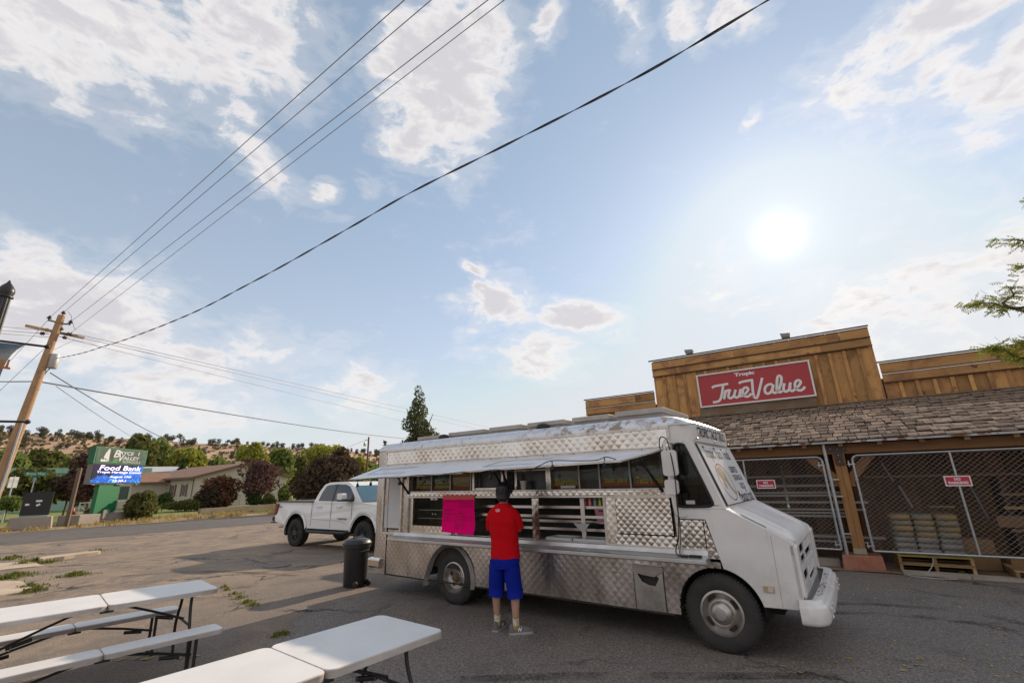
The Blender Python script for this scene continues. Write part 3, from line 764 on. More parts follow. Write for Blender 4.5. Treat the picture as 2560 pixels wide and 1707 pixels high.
mb.box(.48, 1.01, .06, .09, 1.945, 1.965); mb.box(1.30, 1.80, .06, .09, 1.90, 1.92); mb.box(.48, 1.01, .05, .09, 1.645, 1.675)
each(mb, 'hatch_bar', M_Q, T)
mb = MB(); mb.box(.48, 1.01, .30, .31, 1.66, 2.08); op = mb.build('open_sign', mat('open_sign_board', (.035, .045, .04), .4), T)
text('open', mat('open_grey', (.16, .17, .15), .5), op, facing((.79, .297, 1.80), (1, 0, 0), (0, 0, 1)), w=.34, h=.15)
text('welcome', mat('open_green', (.02, .30, .20), .5), op, facing((.80, .297, 2.0), (1, 0, 0), (0, 0, 1)), w=.36, h=.07)
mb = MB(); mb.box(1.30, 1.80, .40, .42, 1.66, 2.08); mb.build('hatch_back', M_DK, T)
mb = MB(); mb.box(1.30, 1.64, .36, .39, 1.80, 1.90); mb.build('blue_tray', mat('tray_blue', (.01, .09, .15), .5), T)
mb = MB(); mb.box(1.66, 1.80, .36, .39, 1.83, 1.93); mb.build('paper_stack', mat('paper_pink', (.55, .45, .42), .7), T)
mb = MB(); mb.box(2.02, 2.24, .06, .082, 1.655, 1.685); mb.build('sticker', mat('sticker_white', (.68, .66, .64), .5), T)
# roof cap, lofted over the body and rounded at the front and back
secs = []
for x, dz, dy in ((-1.835, -.10, .0), (-1.80, -.03, .0), (-1.72, 0, 0), (0, .006, 0), (1.8, .0, 0), (3.3, 0, 0), (3.52, -.004, .0), (3.64, -.025, .0), (3.76, -.07, .01), (3.86, -.13, .03)):
    prof = [(-.012 + dy, 2.36), (-.012 + dy, 2.40), (.02 + dy, 2.452), (.08 + dy, 2.487), (.20, 2.505), (.6, 2.52), (1.0, 2.525)]
    full = prof + [(2 - a, b) for a, b in prof[-2::-1]]
    secs.append([(x, a, max(2.362, b + dz * ((b - 2.36) / .16 if b > 2.36 else 0)) if b > 2.36 else 2.36) for a, b in full])
mb = MB(); mb.grid(secs); mb.build('roof_cap', M_CAP, T, 50)
mb = MB(); mb.box(-1.83, 3.6, .02, 1.98, 2.345, 2.358); mb.build('roof_deck', M_ST, T)
# roof hatches
for i, (x0, x1, h) in enumerate(((-1.2, -.52, .05), (-.40, .43, .075), (.53, 1.19, .09), (1.30, 1.97, .095), (2.10, 2.68, .10), (2.78, 3.46, .12))):
    mb = MB(); mb.box(x0 + .02, x1 - .02, .38, 1.5, 2.49, 2.515 + h * .5); hb = mb.build('roof_hatch', mat('hatch_grey', (.36, .32, .285), .7, c2=(.25, .2, .17), scale=3, amt=.6), T)
    mb = MB(); mb.box(x0, x1, .35, 1.53, 2.516 + h * .5, 2.562 + h * .72); mb.build('hatch_lid', mat('lid_beige', (.44, .40, .36), .65, c2=(.31, .27, .23), scale=4, amt=.6), hb, bevel=.01)
for x in (-.46, 1.62):
    mb = MB(); mb.lathe([(.09, 0), (.10, .05), (.07, .09), (.03, .1)], 12, Matrix.Translation((x, .3, 2.49))); mb.build('roof_vent', M_BLK, T, True)
# awning: two sheets hinged under the band
def awn(x0, x1, xo0, xo1, zo0, zo1, yo):
    mb = MB(); zi = 2.09
    nu, nv = 14, 8; rows = []; rows2 = []
    for j in range(nv + 1):
        v = j / nv; r1 = []; r2 = []
        for i in range(nu + 1):
            u = i / nu; xa = x0 + (x1 - x0) * u; xb = xo0 + (xo1 - xo0) * u; zo = zo0 + (zo1 - zo0) * u
            x = xa + (xb - xa) * v; y = -.02 + (yo + .02) * v; z = zi + (zo - zi) * v + .002 * math.sin(u * 9) * math.sin(v * 3.1)
            r1.append((x, y, z)); r2.append((x, y, z - .018))
        rows.append(r1); rows2.append(r2[::-1])
    mb.grid(rows); mb.grid(rows2)
    e = [rows[0], rows[-1]]
    for r_ in (rows[0], rows[-1]):
        mb.grid([r_, [(a, b, c - .018) for a, b, c in r_]])
    for i in (0, nu): mb.grid([[r_[i] for r_ in rows], [(r_[i][0], r_[i][1], r_[i][2] - .018) for r_ in rows]])
    o = mb.build('awning_sheet', M_AWN, T, 40)
    mb = MB(); mb.tube([(xo0, yo, zo0 - .012), (xo1, yo, zo1 - .012)], .016, 4); mb.tube([(x0, -.03, zi - .01), (xo0, yo, zo0 - .01)], .012, 4); mb.tube([(x1, -.03, zi - .01), (xo1, yo, zo1 - .01)], .012, 4)
    each(mb, 'edge_rail', M_AL, o)
    mb = MB()
    for (ua, ub, va, vb) in ((.08, .45, .3, .34), (.08, .45, .72, .75), (.08, .10, .3, .75)):
        P_ = []
        for u, v in ((ua, va), (ub, va), (ub, vb), (ua, vb)):
            xa = x0 + (x1 - x0) * u; xb = xo0 + (xo1 - xo0) * u; zo = zo0 + (zo1 - zo0) * u
            P_.append((xa + (xb - xa) * v, -.02 + (yo + .02) * v, zi + (zo - zi) * v + .006))
        mb.add(P_, [(0, 1, 2, 3)])
    each(mb, 'stiffener', M_AL, o)
    return o
awn(-1.69, .98, -1.62, .94, 1.872, 1.905, -.76)
awn(1.0, 3.53, .96, 3.30, 1.915, 1.955, -.78)
for xa, xb in ((-.97, -1.02), (1.13, 1.10), (1.22, 1.27), (3.45, 3.33)):
    mb = MB(); mb.tube([(xa, -.01, 1.60), (xb, -.32, 1.97)], .014, 6); mb.tube([(xa, -.01, 1.60), (xa + (xb - xa) * .5, -.165, 1.785)], .02, 6); each(mb, 'gas_strut', M_BLK, T)
# hatch in the skirt
mb = MB(); mb.prism([(2.98, .31), (3.33, .31), (3.33, .655), (3.285, .655), (3.235, .57), (3.16, .575), (3.08, .605), (3.03, .685), (2.98, .685)], .004, .012, 'y'); mb.prism([(2.98, .685), (3.03, .685), (3.235, .70), (3.285, .655), (3.33, .655), (3.33, .79), (2.98, .79)], .004, .012, 'y'); ht = mb.build('service_hatch', M_ST, T)
mb = MB(); mb.prism([(2.96, .70), (2.985, .79), (3.345, .775), (3.345, .73), (3.29, .70), (3.24, .665), (3.08, .68), (3.03, .70)], -.014, -.002, 'y'); mb.build('hatch_plate', mat('bare_sheet', (.42, .36, .32), .5, .8, c2=(.25, .2, .17), scale=9, amt=.6), ht, bevel=.003)
hexp = [(3.03, .685), (3.08, .605), (3.16, .575), (3.235, .57), (3.285, .655), (3.235, .70)]
mb = MB(); n = len(hexp); ins = [((a - 3.16) * .97 + 3.16, (b - .635) * .97 + .635) for a, b in hexp]
mb.add([(a, .002, b) for a, b in hexp] + [(a, .10, b) for a, b in ins], [(i, (i + 1) % n, (i + 1) % n + n, i + n) for i in range(n)]); mb.add([(a, .09, b) for a, b in ins], [tuple(range(n))]); mb.build('hatch_recess', M_ST, ht)
mb = MB(); mb.box(3.335, 3.345, -.01, .004, .31, .78); mb.box(-1.52, 3.42, -.006, .03, .295, .312); each(mb, 'skirt_edge', M_CHAS, T)
# wheel arch trim at the rear
mb = MB(); cx, cz = RWX - .02, .37; outer = []; inner = []; lip = []
ang = [198 - i * (198 + 12) / 28 for i in range(29)]
for a in ang:
    k_ = 1.0 + (.22 if a > 165 else 0) * ((a - 165) / 33 if a > 165 else 0)
    c, s_ = math.cos(R(a)), math.sin(R(a))
    outer.append((cx + .495 * k_ * c, -.012, cz + .495 * s_ * (1 if a < 180 else 1))); lip.append((cx + .46 * k_ * c, -.065, cz + .465 * s_)); inner.append((cx + .43 * k_ * c, .02, cz + .435 * s_))
mb.grid([outer, lip, inner]); mb.build('wheel_arch_trim', mat('arch_trim', (.46, .43, .40), .5, .5, c2=(.3, .26, .23), scale=5, amt=.6), T, 60)
mb = MB(); mb.prism(circ(cx, cz, .47, 20, 0, 180) + [(-.42, .33), (.5, .33)][::-1], .5, .52, 'y'); mb.prism(circ(FWX, .385, .42, 20, 0, 180), .42, .44, 'y'); each(mb, 'wheel_well', M_CHAS, T)
mb = MB()
for (wx, r_) in ((cx, .46), (FWX, .425)):
    p = circ(wx, .38, r_, 20, 0, 180); mb.grid([[(a, .01, b) for a, b in p], [(a, .5, b) for a, b in p]])
each(mb, 'well_lining', M_CHAS, T)
mb = MB(); mb.box(-1.6, 4.45, .42, 1.58, .34, .50); mb.box(-1.75, 3.5, .05, 1.95, .50, .86); mb.box(3.95, 4.3, .35, 1.65, .26, .40); mb.tube([(RWX, .2, WZ), (RWX, 1.8, WZ)], .07, 8); mb.tube([(FWX, .2, WZ), (FWX, 1.8, WZ)], .05, 8)
mb.tube([(2.4, .45, .30), (1.2, .5, .28), (.6, .6, .3)], .04, 8); mb.box(2.2, 2.9, .3, .8, .27, .36)
mb.build('chassis', M_CHAS, T)
# wheels
def wheel(x, y, rad, wid, rimr, kind):
    M_ = Matrix.Translation((x, y, WZ)) @ Matrix.Rotation(R(90), 4, 'X')
    mb = MB(); w = wid
    prof = [(rimr - .005, -.012), (rimr + .012, .004), (rimr + .07, .016), (rad - .06, .014), (rad - .022, .0), (rad - .004, -.025), (rad, -.05), (rad, -w + .05), (rad - .02, -w), (rimr, -w)]
    mb.lathe(prof, 56, M_, cap=False); wo_ = mb.build('wheel', M_TYRE, T, 50)
    mb = MB()
    for k_ in range(64):
        a = 2 * math.pi * k_ / 64; q = M_ @ Matrix.Rotation(a, 4, 'Z')
        mb.box(rad - .012, rad + .003, -.008, .008, -.07, -.012, M=q)
    mb.build('tread_blocks', M_TYRE, wo_, stuff=True)
    mb = MB()
    if kind == 'front':
        mb.lathe([(rimr, -.02), (rimr + .012, .006), (rimr - .008, .012), (rimr - .02, -.015), (rimr - .045, -.035), (rimr - .05, -.03), (.135, .004), (.12, .012), (.112, .010), (.105, .028), (.085, .048), (.06, .056), (.055, .062), (.03, .064), (.0, .064)], 48, M_, cap=False)
    else:
        mb.lathe([(rimr, -.02), (rimr + .014, .006), (rimr - .004, .014), (rimr - .018, -.02), (rimr - .03, -.06), (rimr - .05, -.075), (.12, -.085), (.10, -.09), (.085, -.08), (.08, -.06), (.05, -.045), (.0, -.045)], 48, M_, cap=False)
    rim = mb.build('rim', M_RIM, wo_, 40)
    if kind == 'front':
        for k_ in range(4):
            a = R(35 + 90 * k_); q = M_ @ Matrix.Rotation(a, 4, 'Z') @ Matrix.Translation((.155, 0, -.012))
            mb = MB(); mb.add([q @ Vector((.022 * math.cos(t_), .05 * math.sin(t_), .004 + .002 * math.cos(t_))) for t_ in [i * math.pi / 8 for i in range(16)]], [tuple(range(16))])
            o = mb.build('rim_slot', M_BLK, rim)
    else:
        for k_ in range(5):
            a = R(20 + 72 * k_); q = M_ @ Matrix.Rotation(a, 4, 'Z') @ Matrix.Translation((.135, 0, -.079))
            mb = MB(); mb.lathe([(.032, 0), (.03, .003), (0, .003)], 14, q); mb.build('rim_slot', M_BLK, rim)
        mb = MB(); mb.lathe([(.075, -.05), (.06, -.02), (.02, -.01), (0, -.01)], 14, M_, cap=False); mb.build('hub', mat('hub_rust', (.10, .055, .03), .85, c2=(.2, .12, .07), scale=20, amt=.7), rim, True)
    return wo_
wheel(FWX, .02, .377, .24, .205, 'front'); wheel(RWX, .05, .372, .24, .205, 'rear'); wheel(RWX, .33, .372, .22, .19, 'rear')
for x in (FWX, RWX):
    M_ = Matrix.Translation((x, 1.75, WZ)) @ Matrix.Rotation(R(90), 4, 'X'); mb = MB(); mb.lathe([(.2, 0), (.33, .01), (.375, -.04), (.375, -.2), (.2, -.22)], 32, M_); mb.build('wheel', M_TYRE, T, 50)
# rear bumper and step
mb = MB(); mb.prism([(-.02, .385), (-.055, .41), (-.055, .52), (-.02, .545), (.03, .55), (.03, .38)], -1.93, -1.62, 'x'); mb.build('rear_bumper', mat('chrome', (.75, .73, .70), .16, 1.0, rvar=.06, c2=(.5, .47, .44), scale=6, amt=.5), T, bevel=.01)
mb = MB(); mb.box(-1.97, -1.86, -.02, 2.0, .40, .53); mb.build('rear_step', MATS['chrome'], T, bevel=.01)

# ---- cab
def panelxz(name, poly, y0, y1, m, parent=T, bevel=0, label=None):
    mb = MB(); mb.prism(poly, y0, y1, 'y'); return mb.build(name, m, parent, bevel=bevel, label=label)
arch = circ(FWX, .385, .43, 14, 79, 13)
low = [(3.585, 1.405), (3.585, 1.298), (3.885, 1.298), (3.992, .86)] + arch + [(4.36, .484), (4.66, .492), (4.695, .505), (4.70, .54), (4.70, 1.085), (4.675, 1.118), (4.135, 1.405)]
body = panelxz('cab_body', low, 0, .035, M_WH, bevel=.008)
panelxz('far_cab_side', low, 1.965, 2.0, M_WH, bevel=.008)
mb = MB()
for y in (0.0, 1.96):
    mb.prism([(3.585, 1.407), (4.118, 1.407), (4.092, 1.445), (3.585, 1.43)], y, y + .04, 'y')
    mb.prism([(4.118, 1.407), (4.092, 1.445), (4.005, 1.452), (3.755, 2.145), (3.752, 2.168), (3.853, 2.168)][::-1], y, y + .04, 'y')
    mb.prism([(3.585, 2.132), (3.76, 2.132), (3.76, 2.168), (3.585, 2.168)], y, y + .04, 'y')
    mb.prism([(3.562, 1.407), (3.60, 1.407), (3.625, 2.168), (3.562, 2.168)], y, y + .04, 'y')
each(mb, 'cab_pillar', M_WH, T)
loop = smoothpts([(3.612, 1.44), (3.80, 1.437), (3.94, 1.446), (3.985, 1.475), (3.975, 1.52), (3.87, 1.80), (3.765, 2.085), (3.735, 2.125), (3.69, 2.133), (3.648, 2.12), (3.636, 2.07), (3.62, 1.7), (3.604, 1.5)], 4, True) if False else None
win2d = [(3.625, 1.437), (3.80, 1.434), (3.945, 1.44), (3.985, 1.465), (3.982, 1.51), (3.88, 1.80), (3.775, 2.085), (3.75, 2.125), (3.70, 2.136), (3.655, 2.125), (3.637, 2.08), (3.62, 1.75), (3.607, 1.48)]
lp = smoothpts([(a, -.004, b) for a, b in win2d], 4, True)
mb = MB(); mb.tube(lp, .016, 6, closed=True); mb.build('window_gasket', M_BLK, T, True)
mb = MB(); mb.add([(p.x, .012, p.z) for p in lp], [tuple(range(len(lp)))]); sg = mb.build('side_window', glass('cab_glass', (.55, .62, .60), .6), T)
mb = MB(); mb.box(3.70, 3.80, .004, .009, 1.46, 1.50); mb.build('window_sticker', mat('sticker_pale', (.5, .5, .48), .6), sg)
# front band and visor above the windscreen
front = [(0.0, 3.60), (0.0, 3.70), (.04, 3.80), (.14, 3.862), (.5, 3.875), (1.0, 3.882), (1.5, 3.875), (1.86, 3.862), (1.96, 3.80), (2.0, 3.70), (2.0, 3.60)]
rows = [[(x, y, z) for (y, x) in front] for z in (2.166, 2.175, 2.37)]
mb = MB(); mb.grid(rows); mb.add([(x, y, 2.166) for (y, x) in front], [tuple(range(len(front)))]); fb = mb.build('front_band', M_WH, T, 30)
def bandwarp(q):    # wrap the lettering on the gently bowed band
    y = 1.0 + q.x; x = 3.885 - .012 * (y - 1.0) ** 2 - (.0 if y > .14 else (.14 - y) * .5); return Vector((x, y, 2.285 + q.y))
text('tropic_band', M_INK, fb, Matrix.Identity(4), w=1.50, h=.12, warp=bandwarp)
mb = MB()
for y in (.15, 1.0, 1.85): mb.lathe([(.010, 0), (.013, .012), (.008, .026), (.0, .03)], 8, Matrix.Translation((3.872, y, 2.195)) @ Matrix.Rotation(R(90), 4, 'Y'))
each(mb, 'marker_lamp', mat('amber_lens', (.65, .42, .22), .3), fb, True)
# windscreen covered by a painted board
wu = Vector((3.848 - 4.112, 0, 2.166 - 1.417)).normalized()
def wpt(y, v): # v 0 bottom, 1 top
    return Vector((4.112 + (3.848 - 4.112) * v, y, 1.417 + (2.166 - 1.417) * v))
mb = MB(); mb.add([wpt(.0, 0), wpt(2.0, 0), wpt(2.0, 1), wpt(0, 1)], [(0, 1, 2, 3)]); mb.add([wpt(.0, 0) - Vector((.03, 0, 0)), wpt(2.0, 0) - Vector((.03, 0, 0)), wpt(2.0, 1) - Vector((.03, 0, 0)), wpt(0, 1) - Vector((.03, 0, 0))], [(3, 2, 1, 0)])
wsf = mb.build('windscreen_frame', M_WH, T)
nx = Vector((.943, 0, .332)).normalized()
def wq(y0, y1, v0, v1, off): return [wpt(y0, v0) + nx * off, wpt(y1, v0) + nx * off, wpt(y1, v1) + nx * off, wpt(y0, v1) + nx * off]
mb = MB(); mb.add(wq(.10, 1.94, .02, .97, .004), [(0, 1, 2, 3)]); mb.build('windscreen_gasket', M_BLK, wsf)
mb = MB(); q0 = wq(.17, 1.92, .03, .955, .008); q1 = wq(.17, 1.92, .03, .955, .014); mb.add(q0 + q1, [(4, 5, 6, 7), (0, 1, 5, 4), (1, 2, 6, 5), (2, 3, 7, 6), (3, 0, 4, 7)])
bd = mb.build('windscreen_board', mat('board_white', (.70, .69, .68), .5, c2=(.62, .6, .58), scale=2, amt=.5), T)
def wm(y, v, off=.0165): return facing(wpt(y, v) + nx * off, (0, 1, 0), (wu.x, 0, wu.z))
text('wind1', M_INK, bd, wm(.98, .80), w=1.35, h=.20); text('burritos', M_INK, bd, wm(1.42, .555), w=.42, h=.09); text('quesadillas', M_INK, bd, wm(1.45, .41), w=.56, h=.09)
text('tacos', M_INK, bd, wm(1.47, .27), w=.30, h=.085); text('mexican', M_INK, bd, wm(1.38, .115), w=.86, h=.14)
mb = MB(); el_ = [(.30 * math.cos(t_), .225 * math.sin(t_)) for t_ in [2 * math.pi * i / 40 for i in range(40)]]
ribbon(mb, el_, .012, wm(.66, .36), True); lg = mb.build('oval_emblem', mat('emblem_red', (.38, .07, .05), .6), bd)
mb = MB(); m_ = wm(.64, .44)
mb.add([m_ @ Vector((x, y, .0)) for x, y in ((-.17, .02), (-.14, .10), (-.06, .115), (.02, .13), (.09, .10), (.14, .05), (.12, -.03), (.06, -.075), (-.02, -.06), (-.10, -.045))], [tuple(range(10))])
m_ = wm(.70, .27); mb.add([m_ @ Vector((x, y, .0)) for x, y in ((-.03, .11), (.05, .10), (.07, .02), (.16, -.07), (.17, -.11), (.10, -.09), (.03, -.02), (-.02, .03))], [tuple(range(8))])
m_ = wm(.53, .30); mb.add([m_ @ Vector((x, y, .0)) for x, y in ((-.05, .05), (.0, .06), (.05, .0), (.03, -.04), (-.03, -.02))], [tuple(range(5))])
each(mb, 'emblem_food', mat('emblem_tan', (.36, .29, .17), .7, c2=(.5, .4, .24), scale=20, amt=.7), bd)
# hood, cowl and front
def hz_(x): return 1.405 + (1.118 - 1.405) * (x - 4.135) / (4.675 - 4.135)
mb = MB(); rows = []
for x in (4.09, 4.135, 4.3, 4.5, 4.64, 4.675, 4.70):
    zz = hz_(x) if x <= 4.675 else 1.075
    rows.append([(x, y, zz - (.02 if y in (0.0, 2.0) else 0)) for y in (0.0, .02, .10, 1.0, 1.90, 1.98, 2.0)])
mb.grid(rows); hd = mb.build('cowl', M_WH, T, 30)
mb = MB(); rows = []
ylist = [.165, .175, .20, .34, .37, .47, .50, .60, 1.0, 1.40, 1.50, 1.53, 1.63, 1.66, 1.80, 1.825, 1.835]
for x, dz in ((4.15, .004), (4.16, .022), (4.3, .026), (4.55, .028), (4.645, .026), (4.68, .012), (4.705, -.025), (4.708, -.075)):
    zb = hz_(min(x, 4.69)); r_ = []
    for y in ylist:
        e = min(abs(y - .165), abs(y - 1.835)); h = dz if e > .02 else (dz - .02 if e > .005 else -.012)
        if y in (.37, .47, 1.53, 1.63) and 4.2 < x < 4.66: h += .012
        r_.append((x, y, zb + h))
    rows.append(r_)
mb.grid(rows); mb.build('hood', M_WH, T, 35)
mb = MB(); mb.prism([(4.24, hz_(4.24) + .001), (4.47, hz_(4.47) + .001), (4.47, hz_(4.47) + .005), (4.24, hz_(4.24) + .005)], .075, .10, 'y'); mb.build('hood_louvre', M_BLK, hd)
# front panel around the grille
mb = MB()
for (y0, y1, z0, z1) in ((.0, .03, .50, 1.08), (1.97, 2.0, .50, 1.08), (.03, 1.97, .50, .56), (.18, 1.82, 1.03, 1.07), (.17, .25, .56, 1.03), (1.75, 1.83, .56, 1.03), (.25, 1.75, .765, .83)):
    mb.box(4.66, 4.698, y0, y1, z0, z1)
for (y0, y1, z0, z1) in ((.25, 1.75, .905, .925), (.25, 1.75, .64, .66), (.98, 1.02, .56, .765), (.98, 1.02, .83, 1.03), (.25, 1.75, .56, .585)):
    mb.box(4.667, 4.69, y0, y1, z0, z1)
mb.box(4.665, 4.688, 1.02, 1.75, .925, 1.0); mb.box(4.665, 4.688, 1.02, 1.75, .66, .745); mb.box(4.665, 4.688, .25, .98, .585, .64)
each(mb, 'grille_bar', M_WH, T, bevel=.006)
mb = MB(); mb.box(4.60, 4.64, .03, 1.97, .50, 1.08); mb.build('grille_backing', M_BLK, T)  # black sheet standing in for the dark behind the grille openings
for y0, y1 in ((.03, .175), (1.825, 1.97)):
    mb = MB(); o_ = rrect(y0 - .015, y1 + .015, .60, 1.075, .03); i_ = rrect(y0 + .03, y1 - .03, .645, 1.03, .02); n = len(o_)
    mb.add([(4.70, a, b) for a, b in o_] + [(4.725, a, b) for a, b in o_] + [(4.725, a, b) for a, b in i_] + [(4.68, a, b) for a, b in i_], [(k_ * n + i, k_ * n + (i + 1) % n, (k_ + 1) * n + (i + 1) % n, (k_ + 1) * n + i) for k_ in range(3) for i in range(n)])
    bz = mb.build('headlight_bezel', M_WH, T)
    mb = MB(); mb.box(4.672, 4.678, y0 + .03, y1 - .03, .645, 1.03); mb.build('headlight_void', M_BLK, bz)
# bumper
path = [(4.66, -.045, 0), (4.745, -.045, 0), (4.80, -.03, 0), (4.845, .03, 0), (4.865, .12, 0), (4.875, .5, 0), (4.88, 1.0, 0), (4.875, 1.5, 0), (4.865, 1.88, 0), (4.845, 1.97, 0), (4.80, 2.03, 0), (4.745, 2.045, 0), (4.68, 2.045, 0)]
P_ = smoothpts(path, 4); rows = []
for i, p in enumerate(P_):
    a, b = P_[max(0, i - 1)], P_[min(len(P_) - 1, i + 1)]; t_ = (b - a).normalized(); nn = Vector((t_.y, -t_.x, 0))
    rows.append([tuple(p + nn * o_ + Vector((0, 0, z))) for o_, z in ((-.10, .585), (-.03, .592), (-.012, .585), (-.006, .56), (.004, .55), (.018, .545), (.024, .53), (.024, .41), (.012, .385), (-.02, .375), (-.05, .375))])
mb = MB(); mb.grid(rows); bp_ = mb.build('front_bumper', M_WH, T, 60)
mb = MB()
for y in (.2, .42, 1.58, 1.8):
    for z in (.43, .50): mb.lathe([(.016, 0), (.014, .01), (.006, .014)], 8, Matrix.Translation((4.898, y, z)) @ Matrix.Rotation(R(90), 4, 'Y'))
each(mb, 'bumper_bolt', M_WH, bp_)
mb = MB()
rk = random.Random(2)
for i in range(60):
    y = rk.uniform(.25, 1.6); x = 4.79 + rk.uniform(0, .05); s_ = rk.uniform(.004, .014)
    mb.add([(x - s_, y, .5935), (x, y - s_ * 1.5, .5935), (x + s_ * .6, y, .5935), (x, y + s_, .5935)], [(0, 1, 2, 3)])
mb.build('paint_chips', M_BLK, bp_, stuff=True)
# side marker lamp
mb = MB(); mb.prism(rrect(4.36, 4.46, .625, .685, .012), -.012, .0, 'y'); sm = mb.build('side_marker', mat('marker_tan', (.42, .31, .20), .5, c2=(.55, .42, .3), scale=30, amt=.5), T, bevel=.004)
mb = MB(); mb.box(4.405, 4.45, -.017, -.012, .633, .677); mb.build('marker_lens', mat('lens_pale', (.62, .52, .42), .3), sm)
mb = MB(); mb.box(4.508, 4.511, -.002, .002, .50, 1.16); mb.build('body_seam', mat('seam_grey', (.3, .28, .27), .7), body)
# mirrors
def mirrors(y0, sgn):
    mb = MB(); rail = smoothpts([(3.63, y0, 2.15), (3.60, y0 + sgn * .10, 2.16), (3.585, y0 + sgn * .17, 2.10), (3.60, y0 + sgn * .18, 1.75), (3.615, y0 + sgn * .16, 1.40), (3.64, y0 + sgn * .10, 1.34), (3.68, y0, 1.335)], 5)
    mb.tube(rail, .013, 8); mr = mb.build('mirror_arm', M_WH, T, True)
    for z0, z1, w in ((1.775, 2.06, .17), (1.575, 1.735, .15)):
        mb = MB(); prof = rrect(3.545, 3.545 + w, z0, z1, .035); yy = y0 + sgn * .20
        n = len(prof); cx_ = 3.545 + w / 2; cz_ = (z0 + z1) / 2
        L = [[(a, yy, b) for a, b in prof], [(a, yy - sgn * .04, b) for a, b in prof], [(cx_ + (a - cx_) * .7, yy - sgn * .085, cz_ + (b - cz_) * .75) for a, b in prof]]
        mb.grid(L, closeu=True); mb.add(L[2], [tuple(range(n))]); mb.add(L[0], [tuple(range(n))][::-1]); mb.build('mirror_housing', M_WH, mr, 50)
mirrors(0, -1); mirrors(2.0, 1)
# inside the cab
mb = MB(); mb.box(3.62, 4.05, .2, 1.8, .86, .90); mb.box(3.95, 4.10, .1, 1.9, 1.2, 1.42); each(mb, 'dashboard', M_DK, T)
mb = MB(); mb.lathe([(.0, 0), (.17, .03), (.2, .12), (.15, .22), (.05, .26), (0, .27)], 16, Matrix.Translation((3.78, .75, 1.36))); mb.build('blue_cloth', mat('cloth_blue', (.02, .06, .17), .9, c2=(.05, .11, .25), scale=9, amt=.6), T, True)
mb = MB(); mb.box(3.58, 3.70, .5, 1.2, .9, 1.65); mb.build('seat', M_DK, T)
mb = MB(); mb.lathe([(.02, 0), (.02, .02), (.008, .03)], 10, Matrix.Translation((3.60, -.012, 1.24)) @ Matrix.Rotation(R(90), 4, 'X')); mb.build('door_lock', M_ST, T, True)

# ---- things on and about the truck
m_pink = mat('fluorescent_card', (1.0, .002, .21), .9, spec=.1, c2=(.95, .002, .19), scale=3, amt=.6); m_coral = mat('card_coral', (.80, .13, .13), .8)
pp = thing('menu_card', 'fluorescent pink handwritten menu card taped below the serving windows', 'menu card', tw(.21, -.03, 1.03), TRUCK_RZ)
rows = []
for j in range(9):
    z = .55 * j / 8; r_ = []
    for i in range(9):
        u = -.325 + .65 * i / 8; yy = -.012 - .018 * math.sin(j * .8 + i * .35) * (1 - j / 8) - (.02 if j == 0 else 0)
        r_.append((u * (1.03 - .0 * j), yy, z - (.02 * (i / 8) if j == 0 else 0)))
    rows.append(r_)
mb = MB(); mb.grid(rows[:8]); mb.build('card', m_pink, pp, True)
mb = MB(); mb.grid(rows[7:]); mb.build('header_strip', m_coral, pp, True)
mi = mat('marker_maroon', (.13, .003, .04), .8)
for key, x, z, w, h in (('m_c', -.20, .465, .18, .028), ('m_10', -.04, .465, .07, .024), ('m_q', -.20, .33, .17, .034), ('m_c', -.21, .275, .17, .026), ('m_10', -.04, .275, .06, .02), ('m_p', -.22, .225, .12, .026), ('m_10', -.04, .225, .06, .02), ('m_b', -.22, .18, .13, .026), ('m_10', -.05, .18, .06, .02),
                        ('m_b', .10, .47, .13, .026), ('m_12', .26, .47, .08, .022), ('m_c', .12, .43, .18, .026), ('m_12', .26, .43, .08, .022), ('m_q', .12, .385, .18, .026), ('m_12', .26, .385, .08, .022), ('m_t', .08, .29, .11, .034), ('m_c', .10, .235, .14, .026), ('m_2', .26, .235, .07, .02), ('m_p', .09, .19, .12, .026), ('m_2', .26, .19, .07, .02),
                        ('m_s', .0, .13, .08, .022), ('m_2', .11, .13, .06, .02), ('m_s', .0, .10, .09, .022), ('m_2', .11, .10, .06, .02), ('m_s', -.01, .07, .10, .022), ('m_2', .11, .07, .06, .02)):
    text(key, mi, pp, facing((x, -.043, z), (1, 0, 0), (0, 0, 1)), w=w, h=h, name='handwriting')

def can(x, c1, c2_, lab):
    t_ = thing('soda_can', lab, 'can', tw(x, .20, 1.418), TRUCK_RZ, 'drink cans on the shelf')
    mb = MB(); mb.lathe([(.022, 0), (.033, .008), (.033, .105), (.026, .12), (.025, .122), (.0, .119)], 16); mb.build('can_body', mat('can_' + lab.split()[0], c1, .3, .3, c2=c2_, scale=30, amt=.8, contrast=(.48, .52), stretch=(1, 1, .3)), t_, 40)
    mb = MB(); mb.lathe([(.026, .1195), (.024, .1225), (.0, .1205)], 12); mb.build('can_top', M_ST, t_, True)
can(2.30, (.62, .58, .56), (.45, .05, .05), 'striped red and white drink can, leftmost on the shelf'); can(2.376, (.50, .02, .03), (.6, .3, .3), 'solid red drink can between the striped and grey ones')
can(2.455, (.12, .12, .12), (.35, .34, .32), 'grey drink can between the red and green ones'); can(2.53, (.16, .38, .03), (.45, .5, .1), 'lime green drink can on the shelf'); can(2.605, (.16, .15, .15), (.4, .36, .33), 'grey rightmost drink can beside the lime green one')
cu = thing('foam_cup', 'white foam cup standing in the open serving hatch', 'cup', tw(1.415, .03, 1.641), TRUCK_RZ)
mb = MB(); mb.lathe([(.034, 0), (.046, .115), (.049, .117), (.049, .124), (.043, .124), (.03, .006), (0, .006)], 20, cap=False); mb.build('cup_body', mat('foam', (.66, .63, .59), .7), cu, 40)
